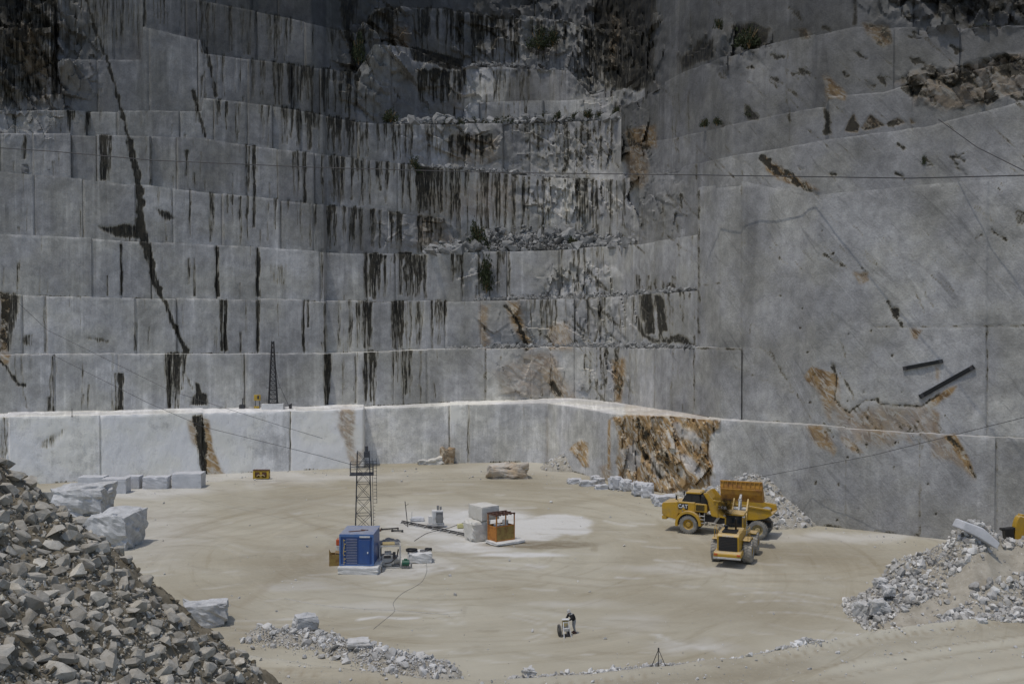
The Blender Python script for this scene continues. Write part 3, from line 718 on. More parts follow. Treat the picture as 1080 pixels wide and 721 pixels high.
put(cdark, [(785, 106), (791, 112), (802, 122), (800, 127), (787, 126)], .9, 2); put(crust, [(867, 80), (876, 82), (894, 100), (893, 106), (872, 104)], .7, 2); put(cdark, [(868, 108), (874, 118), (876, 142), (868, 142)], .8, 2)
put(cdark, [(770, 28), (796, 24), (810, 32), (808, 46), (790, 50), (776, 48)], .95, 3); put(cdark, [(720, 60), (735, 44), (752, 44), (752, 62), (735, 66), (722, 76)], .9, 3); put(cdark, [(838, 32), (850, 32), (858, 40), (846, 42)], .5, 3); put(crust, [(842, 32), (856, 36), (850, 42)], .5, 2)
for pts in ([(890, 138), (900, 120), (906, 134), (905, 140)], [(908, 136), (918, 122), (934, 133), (912, 138)], [(936, 132), (946, 124), (956, 130), (938, 134)], [(960, 124), (967, 130), (962, 131)]):
    put(cdark, pts, .85, 1.2, .3); put(crust, pts, .5, 1.2, .3)
band = [(946, 88), (975, 74), (1010, 72), (1050, 62), (1090, 54), (1090, 96), (1060, 102), (1020, 116), (995, 118), (985, 112), (968, 104)]
put(crust, band, .38, 5, 1.3); put(crough, band, .6, 6, 1.0)
for _ in range(26):
    x = random.uniform(950, 1090); y = random.uniform(62, 104)
    crack(cdark, [(x, y), (x + random.uniform(4, 14), y + random.uniform(-5, 9)), (x + random.uniform(14, 26), y + random.uniform(-6, 16))], random.uniform(1.5, 5), random.uniform(.6, 1))
put(cdark, [(1050, 68), (1090, 60), (1090, 82), (1056, 80)], .85, 3); put(cdark, [(950, 90), (966, 84), (972, 96), (958, 100)], .9, 2)
put(cdark, [(908, 26), (936, 26), (940, 46), (932, 52), (918, 42)], .55, 4); put(crust, [(908, 26), (936, 26), (940, 46), (932, 52), (918, 42)], .6, 3)
put(cdark, [(970, -20), (1090, -20), (1090, 14), (1060, 22), (1010, 12), (990, 14)], .65, 6, 1.4)
for (x, y, w) in [(904, 56, 7), (958, 62, 6), (1000, 10, 14), (1040, 6, 14), (1070, 16, 10), (1020, 22, 12), (955, 14, 9), (835, 10, 8), (870, 30, 5), (948, 153, 6), (975, 170, 6), (945, 182, 6), (876, 181, 4), (842, 178, 4), (1002, 162, 9), (1008, 174, 9), (890, 76, 5), (914, 88, 7), (930, 80, 7), (760, 80, 5), (815, 58, 7), (790, 70, 4), (845, 75, 7), (812, 82, 7), (836, 78, 5), (765, 75, 6), (960, 36, 8), (1002, 48, 8)]:
    n = 3 if w > 6 else 2
    for _ in range(n):
        ax = x + random.uniform(-w, w) * .5; ay = y + random.uniform(-w, w) * .4
        crack(cdark, [(ax, ay), (ax + random.uniform(.2, .8) * w, ay + random.uniform(.1, .7) * w), (ax + random.uniform(.8, 1.5) * w, ay + random.uniform(.3, 1.2) * w)], random.uniform(1.0, 2.4), random.uniform(.6, 1))
for _ in range(130):   # thin bedding joints falling to the right across the slabs
    x = random.uniform(690, 1090); y = random.uniform(-10, 300); L = random.uniform(10, 50)
    crack(cdark, [(x, y), (x + L * .5, y + L * .45), (x + L, y + L * .95)], random.uniform(.5, 1.0), random.uniform(.12, .4), .8)
# broken, rubbly parts of the middle benches
for (x, y, rx, ry, v) in [(600, 155, 60, 24, .6), (610, 210, 60, 20, .6), (690, 210, 40, 30, .8), (610, 295, 36, 18, .7), (650, 340, 50, 26, .6), (550, 345, 40, 22, .4), (560, 395, 40, 26, .4), (640, 400, 30, 24, .5), (480, 150, 50, 20, .6), (470, 85, 50, 40, .5),
                          (400, 60, 40, 60, .9), (30, 60, 60, 70, 1.0), (650, 50, 50, 60, 1.0), (440, 245, 40, 20, .5), (505, 290, 20, 20, .5), (670, 170, 20, 40, .8), (550, 30, 70, 40, .7), (760, 50, 50, 22, .5), (1020, 5, 90, 25, 1.0)]:
    ell(crough, x, y, rx, ry, v, .5)
ell(cvein, 950, 300, 260, 330, 1.0, .6, warp=3); ell(cvein, 560, 385, 120, 45, .7, .5); ell(cvein, 590, 160, 80, 40, .8, .5); ell(cvein, 60, 290, 140, 60, .45, .6)

# fresher and older faces: slightly paler or greyer panels of stone
for pts, v in [([(850, 293), (900, 285), (960, 300), (1040, 343), (1040, 455), (900, 440), (850, 380)], 1.07), ([(1042, 425), (1095, 412), (1095, 460), (1042, 457)], 1.22), ([(738, 200), (782, 190), (782, 366), (738, 366)], .96), ([(783, 190), (800, 200), (792, 366), (783, 366)], .88),
               ([(800, 225), (850, 206), (867, 210), (850, 290), (850, 380), (792, 366)], 1.05), ([(900, 345), (1040, 344), (1040, 440), (930, 430)], 1.06), ([(674, 190), (735, 175), (735, 245), (674, 252)], 1.08), ([(738, 178), (772, 166), (800, 178), (850, 204), (790, 196), (738, 204)], 1.15),
               ([(880, 208), (1095, 186), (1095, 262), (900, 240)], .93), ([(810, 160), (860, 150), (960, 190), (880, 200)], 1.08), ([(860, 106), (868, 30), (880, 106)], .8), ([(672, 152), (720, 145), (735, 172), (674, 186)], 1.1), ([(763, 135), (830, 118), (830, 150), (770, 162)], 1.08),
               ([(720, 80), (858, 36), (858, 108), (720, 140)], 1.06), ([(225, 380), (258, 376), (258, 432), (225, 432)], 1.05), ([(490, 72), (540, 70), (532, 108), (490, 108)], 1.3), ([(540, 70), (560, 72), (566, 108), (532, 108)], .72), ([(455, 145), (472, 142), (472, 174), (455, 174)], 1.35), ([(560, 134), (600, 130), (640, 184), (545, 184)], 1.15),
               ([(575, 196), (606, 198), (606, 228), (575, 228)], 1.2), ([(150, 28), (213, 42), (216, 116), (152, 116)], 1.12), ([(345, 340), (384, 338), (384, 372), (345, 372)], 1.15), ([(402, 340), (413, 340), (413, 368), (402, 368)], 1.2), ([(470, 372), (512, 372), (540, 420), (470, 424)], 1.08), ([(600, 376), (640, 372), (640, 424), (606, 424)], 1.08)]:
    put(ctone, pts, v, 1.2, .15, 'set')
_rt = np.random.default_rng(77)
for _ in range(420):
    cx, cy = _rt.uniform(-330, 1090), _rt.uniform(-20, 500); rx = _rt.uniform(4, 26); ry = rx * _rt.uniform(.5, 2.2)
    x0, x1, y0, y1 = int(max(cx - 2 * rx - CX0, 0)), int(min(cx + 2 * rx - CX0, CW)), int(max(cy - 2 * ry - CY0, 0)), int(min(cy + 2 * ry - CY0, CH))
    s_ = (slice(y0, y1), slice(x0, x1))
    d_ = np.hypot((gx[s_] + warp_x[s_] * .8 - cx) / rx, (gy[s_] + warp_y[s_] * .8 - cy) / ry)
    ctone[s_] *= 1 + (1 - sstep(.4, 1.1, d_)) * _rt.uniform(-.16, .20)
def sample(layer, px, py):
    x = np.clip(px - CX0 - 0.5, 0, CW - 1.001); y = np.clip(py - CY0 - 0.5, 0, CH - 1.001)
    xi = x.astype(int); yi = y.astype(int); fx = x - xi; fy = y - yi
    return (layer[yi, xi] * (1 - fx) + layer[yi, xi + 1] * fx) * (1 - fy) + (layer[yi + 1, xi] * (1 - fx) + layer[yi + 1, xi + 1] * fx) * fy

# ------------------------------------------------------------------ the terraces themselves
JOINTS = {1: [8, 105, 213, 306, 383.8, 474, 494, 577, 640, 700, 748, 892, 970, 1051, 1150, 1260, 1350],
          2: [-240, -150, -60, 57, 124, 178, 258, 344, 376, 415, 450, 512, 560, 606, 664, 690, 732],
          3: [-260, -170, -80, 24, 49, 143, 186, 237, 272, 321, 343, 386, 418, 470, 508, 556, 577, 606, 634, 672, 700],
          4: [-250, -140, -40, 98, 129, 160, 229, 272, 338, 388, 417, 448, 487, 535, 590, 634, 664, 690, 712]}
S_OF = lambda px: np.interp(px, [-331, 0, 383, 577, 700, 860, 1080, 1420], [-60, 0, 62, 90, 131, 165, 193, 240])   # metres along the face
def facets(x, y, seed, tilt):
    """broken rock: every cell of a jittered grid is a plane of its own height and tilt"""
    rr = np.random.default_rng(seed + 900)
    J1 = rr.random((64, 64)); J2 = rr.random((64, 64)); HH = rr.uniform(-.5, .5, (64, 64)); TX = rr.uniform(-1, 1, (64, 64)) * tilt; TY = rr.uniform(-1, 1, (64, 64)) * tilt
    xi = np.floor(x).astype(int); yi = np.floor(y).astype(int)
    best = np.full(x.shape, 1e9); out = np.zeros(x.shape)
    for a in (-1, 0, 1):
        for b in (-1, 0, 1):
            i, j = (xi + a) & 63, (yi + b) & 63
            dx = x - (xi + a + J1[i, j]); dy = y - (yi + b + J2[i, j]); d = dx * dx + dy * dy
            m = d < best
            best = np.where(m, d, best); out = np.where(m, HH[i, j] + TX[i, j] * dx + TY[i, j] * dy, out)
    return out
def surface(name, px, ztop, zfoot, dfoot, lean, joints, seed, tone, nrow, blockamp, roughamp, ledge_to=None, label=None, side=None, joint_dark=0.6):
    r = np.random.default_rng(seed)
    C = len(px); H = np.maximum(ztop - zfoot, 0.02)
    joints = np.sort(np.array(joints))
    idx = np.searchsorted(joints, px)
    nb = len(joints) + 1
    boff = r.uniform(-1, 1, nb) * blockamp; btilt = r.uniform(-1, 1, nb) * blockamp * 0.6; bz = r.uniform(-1, 0.4, nb) * 0.20; btone = r.uniform(0.84, 1.13, nb)
    edges = np.concatenate([[px[0] - 20], joints, [px[-1] + 20]])
    mid = (edges[idx] + edges[idx + 1]) / 2; wid = np.maximum(edges[idx + 1] - edges[idx], 4)
    boffc = boff[idx] + btilt[idx] * (px - mid) / wid
    ztop = ztop + bz[idx] + (vnoise(px * 0.22, seed) - 0.5) * 0.05 + (fbm(px * 0.05, seed + 5, 3) - 0.5) * 0.10 * min(roughamp, 1.5)
    H = np.maximum(ztop - zfoot, 0.02)
    dj = np.min(np.abs(px[:, None] - joints[None, :]), axis=1) if len(joints) else np.full(C, 99.)
    v = np.linspace(0, 1, nrow)[:, None]
    Z = zfoot + v * H
    Y = dfoot + lean * (Z - zfoot) + boffc
    t = (px - 540) / F
    s = S_OF(px)[None, :] + 0 * Z
    P0x, P0y = project(t * Y, Y, Z)
    ro = sample(crough, P0x, P0y)
    dk = sample(cdark, P0x, P0y)
    Y = Y + (fbm(s * 0.25, Z * 0.25 + seed, 3) - 0.5) * 0.22 + (fbm(s * 1.4, Z * 0.9 + seed, 3) - 0.5) * 0.07
    big_f = facets(s * 0.22 + Z * .05, Z * 0.20, seed, 1.0); small_f = facets(s * 0.65 + Z * .2, Z * 0.5, seed + 3, 1.0)
    Y = Y + ro * roughamp * (big_f * 1.1 + small_f * 0.55 + (fbm(s * 1.2, Z * 1.2 + seed, 3) - .5) * .5)
    Y = Y + dk * 0.12
    Y = Y + (np.maximum(0, 1 - dj / 1.3) * np.where(px > 755, .03, .22) * (0.4 + vnoise(px * 3.1, seed + 2)))[None, :]
    # worn upper edge
    Y = Y + np.where(v > 0.965, (v - 0.965) / 0.035, 0) ** 2 * (0.03 + 0.30 * np.maximum(0, fbm(px * 0.15, seed + 1, 3) - .45))[None, :]
    rows_y = [Y]; rows_z = [Z]
    nl = 0
    if ledge_to is not None:
        nl = 9
        w = np.linspace(0, 1, nl + 1)[1:, None]
        Y1 = np.maximum(ledge_to + 1.2, Y[-1] + 0.3)
        YL = Y[-1][None, :] * (1 - w) + Y1[None, :] * w
        ZL = Z[-1][None, :] + (fbm(px[None, :] * 0.12 + 0 * w, w * 5 + seed, 3) - 0.35) * 0.14 * np.minimum(1, w * 4)
        rows_y.append(YL); rows_z.append(ZL)
    Y = np.concatenate(rows_y); Z = np.concatenate(rows_z)
    X = t[None, :] * Y
    PX, PY = project(X, Y, Z)
    rows = Y.shape[0]
    paint = np.zeros((rows, C, 4))
    paint[..., 0] = sample(cdark, P0x, P0y)[np.minimum(np.arange(rows), nrow - 1)]
    paint[..., 1] = sample(crust, P0x, P0y)[np.minimum(np.arange(rows), nrow - 1)]
    paint[..., 3] = sample(cvein, P0x, P0y)[np.minimum(np.arange(rows), nrow - 1)]
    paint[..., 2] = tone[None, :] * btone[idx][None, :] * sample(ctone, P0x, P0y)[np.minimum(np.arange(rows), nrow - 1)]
    jd = np.maximum(0, 1 - dj / 1.0) * np.where(px > 755, .3, 1.0) * joint_dark * (0.3 + 0.7 * vnoise(px * 1.7, seed + 8))
    paint[:nrow, :, 0] = np.maximum(paint[:nrow, :, 0], jd[None, :] * (0.5 + 0.5 * vnoise(s * 0.5, Z[:nrow] * 0.35 + 3)))
    foot = .75 * sstep(.45, .7, fbm(px * .09, seed + 12, 3)) * (.4 + .6 * vnoise(px * .9, seed + 4))  # dirt and crack shadow painted along the bench foot
    paint[:3, :, 0] = np.maximum(paint[:3, :, 0], foot[None, :] * (1.0 if name == 'terrace' else .4))
    if nl:
        paint[nrow:, :, 0] *= 0.15; paint[nrow:, :, 1] *= 0.25
        paint[nrow:, :, 2] = np.minimum(0.54, tone * (1.15 if tone.mean() > .4 else 1.35))[None, :]
    wmv = np.zeros((rows, C, 3)); wmv[..., 0] = S_OF(px)[None, :]; wmv[..., 1] = Z
    wmv[nrow:, :, 1] = Z[nrow:] + (Y[nrow:] - Y[nrow - 1])
    V = np.stack([X, Y, Z], -1).reshape(-1, 3)
    me = np_mesh(name, V, grid_faces(rows, C), M['wall'], True, {'paint': paint.reshape(-1, 4), 'wallmap': wmv.reshape(-1, 3)})
    try: me.set_sharp_from_angle(angle=R_(38))
    except Exception: pass
    o = link(name, me)
    tag(o, label, None, None, 'structure')
    return ztop

PXL = np.concatenate([np.arange(-330, -24, 5.0), np.arange(-24, 746, 1.15)])
def zat(py, d): return CAM_H + d * slope(py)
TLAB = {1: 'white freshly cut lowest wall of the quarry above the yard', 2: 'pale second bench of the quarry wall above the white ledge', 3: 'grey third bench with black marks at its right end', 4: 'grey fourth bench under the rubble ledge in the middle',
        5: 'left bench crossed by the black fault beside the rubble ledge', 6: 'streaked bench above the rubble ledge in the middle', 7: 'grey upper bench with the row of small bushes on top', 8: 'dark upper bench with black curtains of stain',
        9: 'dark topmost bench with the overhang', 10: 'dark rock above the topmost bench'}
zfoot = None; zprev = None; px_prev = None
LEDGE = {}
for k in range(1, 11):
    px = PXL if k > 2 else np.concatenate([PXL, np.arange(746.2, 781, 1.2), [782.0, 782.3]]) if k == 2 else np.concatenate([PXL, np.arange(746, 1110, 1.5), np.arange(1112, 1420, 6.0)])
    d = depth(k, px).copy()
    if k == 2: d += np.interp(px, [690, 778], [0, .85]); d[-1] += 2.5
    lean = 0.035 if k > 1 else 0.012
    zt = zat(tops[k](px), d)
    for _ in range(3): zt = zat(tops[k](px), d + lean * np.maximum(zt - (0 if k == 1 else LEDGE[k - 1](px)), 0))
    if k == 1: zf = np.full(len(px), -0.25)
    else: zf = LEDGE[k - 1](px) - 0.45
    zt = np.maximum(zt, zf + 0.05)
    rj = np.random.default_rng(100 + k)
    if k in JOINTS: jn = JOINTS[k]
    else:
        jn = [-320]
        while jn[-1] < 740: jn.append(jn[-1] + rj.uniform(24, 75))
    nxt = depth(k + 1, px) if k < 10 else d + 40
    amp = {1: 0.10, 2: 0.22, 3: 0.25, 4: 0.28}.get(k, 0.4)
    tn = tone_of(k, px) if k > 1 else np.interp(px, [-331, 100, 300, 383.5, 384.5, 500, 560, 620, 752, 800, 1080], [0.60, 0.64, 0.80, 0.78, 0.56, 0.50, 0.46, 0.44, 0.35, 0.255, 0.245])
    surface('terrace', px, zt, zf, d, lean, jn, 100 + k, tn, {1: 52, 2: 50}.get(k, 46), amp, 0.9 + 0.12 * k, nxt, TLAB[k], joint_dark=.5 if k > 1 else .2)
    LEDGE[k] = (lambda xs, zs: (lambda q: np.interp(q, xs, zs)))(px.copy(), zt.copy())

RLAB = {'a': 'smooth grey slab of the right-hand face with the ochre wound', 'b': 'tilted grey slab above the long dark crack on the right', 'c': 'grey right-hand slab under the brown rock band', 'd': 'upper right slab below the dark hole', 'e': 'dark rock at the top of the right-hand face'}
RS = {'a': 735.5, 'b': 674, 'c': 664, 'd': 655, 'e': 680}
RL = {}
prev = None
for q, k in enumerate('abcde'):
    px = np.concatenate([[RS[k] - 0.6, RS[k] - 0.4, RS[k] - 0.2], np.arange(RS[k], 1110, 1.35), np.arange(1112, 1420, 6.0)])
    d = D2(px) + ROFF[k]
    if k == 'a':
        d = d + np.interp(px, [735, 781, 784, 792, 800, 2000], [0.5, 0.5, 0.15, -0.1, -0.25, -0.25]) - np.interp(px, [846, 851, 1040, 1042, 2000], [0, 0.18, 0.22, 0.1, 0.1])
    if k in 'bcd': d = d + np.interp(px, [660, 720, {'b': 755, 'c': 770, 'd': 785}[k]], {'b': [3.6, 3.4, 0], 'c': [3.6, 3.3, 0], 'd': [3.6, 3.0, 0]}[k])
    if k == 'd': d = d - np.interp(px, [855, 861, 2000], [0, 0.7, 0.9])
    if k == 'c': d = d - np.interp(px, [868, 873, 2000], [0.6, 0, 0])
    lean = RLEAN[k]
    zf = LEDGE[1](px) - 0.4 if k == 'a' else RL[prev](px) - 0.5
    if k == 'b': zf = np.where(px < 735, 32.4, zf)
    zt = zat(rtops[k](px), d)
    for _ in range(4): zt = zat(rtops[k](px), d + lean * np.maximum(zt - zf, 0))
    zt = np.maximum(zt, zf + 0.05)
    dd = d.copy(); dd[:3] = d[3] + np.array([24.0, 10.0, 0.3])       # the end face, running back into the hill
    joints = {'a': [1041, 1150, 1250, 1350], 'b': [735, 782, 870, 1003, 1120, 1250], 'c': [720, 763, 832, 869, 960, 1060, 1200], 'd': [700, 763, 858, 940, 1010, 1130], 'e': [715, 760, 830, 902, 960, 1020, 1120, 1250]}[k]
    nxt = D2(px) + {'a': ROFF['b'], 'b': ROFF['c'], 'c': ROFF['d'], 'd': ROFF['e'], 'e': 50}[k]
    nxt = np.maximum(nxt, dd + lean * (zt - zf))
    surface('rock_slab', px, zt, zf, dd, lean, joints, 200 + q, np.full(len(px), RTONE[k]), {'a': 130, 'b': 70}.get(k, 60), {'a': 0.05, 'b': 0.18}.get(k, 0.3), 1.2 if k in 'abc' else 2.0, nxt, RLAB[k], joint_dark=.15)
    RL[k] = (lambda xs, zs: (lambda q_: np.interp(q_, xs, zs)))(px.copy(), zt.copy()); prev = k

# a low broken step on the high ledge, behind the bushes
px = np.arange(490, 648, 1.15); d = depth(7, px) + 4.5
zf = LEDGE[7](px) - .4; zt = zat(lin([(486, 118), (496, 109), (530, 107), (575, 106), (620, 104), (650, 101)])(px), d)
surface('terrace', px, np.maximum(zt, zf + .1), zf, d, .05, [506, 531, 548, 573, 590, 617, 633], 171, np.full(len(px), .26), 24, .5, 1.4, depth(8, px), 'low broken step of pale rock behind the row of small bushes', joint_dark=.6)

# ------------------------------------------------------------------ ground: yard floor, haul road, land out to the horizon
def tri_sheet(name, xs, ys, hfun, mat, paintfun=None, smooth=True, kind='structure', label=None):
    X, Y = np.meshgrid(xs, ys)
    Z = hfun(X, Y)
    V = np.stack([X, Y, Z], -1).reshape(-1, 3)
    at = None
    if paintfun is not None: at = {'paint': paintfun(X, Y, Z).reshape(-1, 4)}
    me = np_mesh(name, V, grid_faces(len(ys), len(xs)), mat, smooth, at)
    o = link(name, me)
    return tag(o, label, None, None, kind)

# marks on the yard floor (white dust, damp mud, tyre tracks)
FX0, FY0, FX1, FY1 = -100, 470, 1180, 800
FW, FH = FX1 - FX0, FY1 - FY0
fwhite = np.zeros((FH, FW)); fdark = np.zeros((FH, FW)); ftrack = np.zeros((FH, FW))
fx_, fy_ = np.meshgrid(np.arange(FX0, FX1) + .5, np.arange(FY0, FY1) + .5)
fwx = (fbm(fx_ * 0.03, fy_ * 0.09, 4) - .5) * 40; fwy = (fbm(fx_ * 0.03 + 60, fy_ * 0.09 + 5, 4) - .5) * 12
def fell(L, cx, cy, rx, ry, val, soft=.5, w=1.0):
    d = np.hypot((fx_ + fwx * w - cx) / rx, (fy_ + fwy * w - cy) / ry)
    L[:] = np.maximum(L, val * (1 - sstep(1 - soft, 1 + soft, d)))
def fline(L, pts, w, val, w_w=.4):
    for (ax, ay), (bx, by) in zip(pts[:-1], pts[1:]):
        x0, x1 = int(max(min(ax, bx) - 12 - FX0, 0)), int(min(max(ax, bx) + 12 - FX0, FW)); y0, y1 = int(max(min(ay, by) - 8 - FY0, 0)), int(min(max(ay, by) + 8 - FY0, FH))
        if x1 <= x0 or y1 <= y0: continue
        s = (slice(y0, y1), slice(x0, x1))
        X = fx_[s] + fwx[s] * .1 * w_w; Y = fy_[s] + fwy[s] * .3 * w_w
        t = np.clip(((X - ax) * (bx - ax) + (Y - ay) * (by - ay)) / max((bx - ax)**2 + (by - ay)**2, 1e-6), 0, 1)
        d = np.hypot(X - ax - t * (bx - ax), Y - ay - t * (by - ay))
        L[s] = np.maximum(L[s], val * (1 - sstep(w * .5 - .5, w * .5 + .9, d)))
fell(fwhite, 585, 553, 40, 10.5, 1.0, .12, .55); fell(fwhite, 552, 557, 46, 12, 1.0, .14, .6); fell(fwhite, 604, 559, 22, 5, 1.0, .15, .4); fell(fwhite, 512, 552, 58, 16, .95, .25, .5); fell(fwhite, 470, 552, 60, 18, .75, .5); fell(fwhite, 410, 596, 62, 12, .75, .5); fell(fwhite, 505, 572, 50, 8, .85, .5)
fell(fwhite, 552, 585, 48, 2.6, .85, .3, .3); fell(fwhite, 500, 580, 40, 3, .7, .4, .4)
fline(fwhite, [(430, 600), (450, 603), (480, 599)], 1.6, .9, 0); fline(fwhite, [(378, 653), (400, 650), (425, 652), (440, 651)], 1.8, .7, 0); fline(fwhite, [(556, 596), (566, 598), (576, 597)], 2.5, .5, 0); fline(fwhite, [(690, 668), (712, 678), (745, 684)], 3.5, .5, .3)
fell(fwhite, 240, 502, 170, 6, .55, .7); fell(fwhite, 150, 516, 80, 8, .6, .6); fell(fwhite, 160, 560, 50, 30, .35, .8); fell(fwhite, 320, 620, 40, 5, .4, .6); fell(fwhite, 560, 496, 80, 8, .25, .7)
fell(fwhite, 668, 655, 26, 9, .26, .8, 1.6); fell(fwhite, 735, 682, 40, 6, .40, .7, 1.4); fell(fwhite, 600, 637, 50, 3, .25, .8); fell(fwhite, 880, 566, 120, 5, .5, .6); fell(fwhite, 720, 600, 60, 5, .3, .7); fell(fwhite, 400, 640, 60, 4, .3, .7)
fell(fdark, 570, 574, 62, 4.2, .95, .25, .3); fell(fdark, 330, 600, 60, 26, .45, .8); fell(fdark, 860, 585, 120, 12, .45, .8); fell(fdark, 560, 510, 120, 12, .35, .8); fell(fdark, 300, 530, 60, 14, .35, .8); fell(fdark, 800, 640, 120, 18, .3, .9)
fell(fdark, 230, 660, 60, 30, .4, .8)
fell(fwhite, 272, 512, 16, 5, .3, .6, .2)
rr_ = np.random.default_rng(5)
for _ in range(150):   # pale smears left by turning wheels
    x = rr_.uniform(120, 1000); y = rr_.uniform(500, 700); L = rr_.uniform(8, 46); sl = (x - 470) / 2600 + rr_.uniform(-.06, .1)
    fline(fwhite, [(x, y), (x + L * .5, y + L * .5 * sl + 1), (x + L, y + L * sl)], rr_.uniform(.5, 1.5), rr_.uniform(.1, .55))
for _ in range(110):
    x = rr_.uniform(120, 1000); y = rr_.uniform(500, 690); L = rr_.uniform(20, 110); sl = (x - 470) / 2600 + rr_.uniform(-.08, .1)
    fline(fdark, [(x, y), (x + L * .5, y + L * .5 * sl + 1), (x + L, y + L * sl)], rr_.uniform(.6, 1.8), rr_.uniform(.1, .38))
for (x0, y0, x1, y1, dy) in [(770, 626, 880, 632, 5), (780, 634, 900, 640, 4), (300, 612, 345, 620, 3), (318, 608, 385, 622, 4), (800, 645, 900, 655, 4)]:   # rows of lug prints
    n = int((x1 - x0) / 4.2)
    for i in range(n):
        t = i / n; x = x0 + (x1 - x0) * t; y = y0 + (y1 - y0) * t - math.sin(t * 3.14) * dy
        fline(fwhite, [(x, y), (x + 2.0, y + .9)], .9, .55, 0)
for off in (0, 4, 12, 16):
    fline(ftrack, [(250 + off * .6, 640 - off * .2), (300 + off, 600 - off * .2), (360 + off, 570), (300, 540)], 1.2, .5)
for pts in ([(330, 545), (420, 560), (520, 600), (640, 612), (760, 600)], [(335, 552), (420, 568), (520, 608), (640, 620), (765, 607)], [(610, 520), (690, 545), (760, 610), (800, 660)], [(180, 560), (260, 540), (360, 520), (470, 512)], [(180, 568), (262, 547), (362, 526), (470, 517)],
            [(700, 590), (780, 606), (880, 604), (960, 590)], [(700, 597), (780, 613), (880, 612), (960, 597)]):
    fline(ftrack, pts, 1.4, .40)
for k_ in range(26):
    cx_, cy_ = rr_.uniform(200, 900), rr_.uniform(515, 670); R_x = rr_.uniform(60, 260); R_y = R_x * rr_.uniform(.10, .26); a0 = rr_.uniform(0, 6.28); da = rr_.uniform(.6, 1.8)
    for off in (0, rr_.uniform(4, 7)):
        pts = [(cx_ + (R_x + off * 2) * math.cos(a0 + da * i / 14), cy_ + (R_y + off) * math.sin(a0 + da * i / 14)) for i in range(15)]
        if k_ % 3: fline(ftrack, pts, .9, rr_.uniform(.2, .5), .15)
        else: fline(fwhite, pts, .8, rr_.uniform(.25, .6), .15)
def fsample(L, px, py):
    x = np.clip(px - FX0 - .5, 0, FW - 1.001); y = np.clip(py - FY0 - .5, 0, FH - 1.001)
    xi = x.astype(int); yi = y.astype(int); fx = x - xi; fy = y - yi
    return (L[yi, xi] * (1 - fx) + L[yi, xi + 1] * fx) * (1 - fy) + (L[yi + 1, xi] * (1 - fx) + L[yi + 1, xi + 1] * fx) * fy

def h_floor(X, Y):
    return (fbm(X * .06, Y * .06, 3) - .5) * .30 + (fbm(X * .5, Y * .5, 3) - .5) * .07
def p_floor(X, Y, Z):
    px, py = project(X, np.maximum(Y, 5), Z)
    P = np.zeros(X.shape + (4,))
    ins = (py < 770) & (px > -90) & (px < 1170)
    for i, L in enumerate((fwhite, fdark, ftrack)): P[..., i] = fsample(L, px, py) * ins
    return P
h0 = lambda x, y: float(h_floor(np.array([x]), np.array([y]))[0])
tri_sheet('yard_floor', np.arange(-75, 75, .42), np.concatenate([np.arange(40, 100, .3), np.arange(100, 166, .5)]), h_floor, M['floor'], p_floor, label='pale muddy floor of the quarry yard')
xs = np.concatenate([-np.geomspace(2500, 76, 14), np.linspace(-70, 70, 9), np.geomspace(76, 2500, 14)])
ys = np.concatenate([-np.geomspace(2500, 30, 14), np.linspace(-20, 165, 9), np.geomspace(170, 2500, 14)])
tri_sheet('ground', xs, ys, lambda X, Y: np.full(X.shape, -0.6), M['gravel'], label='land around the quarry')

# haul road along the foreground: a low gravel causeway
ROADN = lin([(-30, 74), (-21, 70.5), (-17.5, 66.8), (-12, 64), (-6, 61.8), (-2, 60.9), (6, 62.5), (14, 64.8), (22, 69), (28, 71.5), (60, 82)])
def h_road(X, Y):
    e = ROADN(X) - Y          # >0 on the road
    base = sstep(-.3, 2.6, e) * np.interp(X, [-30, -18, -4, 10, 24, 40, 60], [.15, .45, .8, .9, .95, 1.0, 1.2]) - .12 * (e < -.3)
    rut = sum(-.16 * np.exp(-((e - c) / .5)**2) for c in (5.0, 7.0, 10.5, 12.4))
    bank = .35 * np.exp(-((e - 1.9) / .8)**2) * (.5 + fbm(X * .5, Y * .5, 3))
    return base + (rut + bank) * (e > -.2) + (fbm(X * .9, Y * .9, 3) - .5) * .16 * (e > 0) - .35 * (e < -.25)
def p_road(X, Y, Z):
    e = ROADN(X) - Y
    P = np.zeros(X.shape + (4,))
    P[..., 1] = .55 * np.exp(-((e - 4.2) / 1.3)**2) * (.4 + fbm(X * .25, Y * .25, 3)) + .25 * np.exp(-((e - 9.2) / 1.3)**2)
    P[..., 0] = .30 * np.exp(-((e - 1.2) / 1.0)**2) * fbm(X * .6, Y * .6, 3)
    s = X * .9 + Y * .2
    lug = (np.sin(s * 9) > .2) * (np.exp(-((e - 3.0) / .35)**2) + np.exp(-((e - 5.6) / .35)**2) + np.exp(-((e - 7.6) / .35)**2))
    P[..., 2] = .8 * lug * sstep(.36, .5, fbm(X * .3, Y * .3 + 8, 3))
    P[..., 1] = np.maximum(P[..., 1], .7 * sum(np.exp(-((e - c) / .28)**2) for c in (5.0, 7.0, 10.5, 12.4)) * fbm(X * .2, Y * .2, 3))
    return P
tri_sheet('haul_road', np.arange(-40, 62, .26), np.arange(36, 84, .26), h_road, M['floor'], p_road, label='tan haul road with wheel ruts across the foreground')
hr = lambda x, y: float(h_road(np.array([float(x)]), np.array([float(y)]))[0])

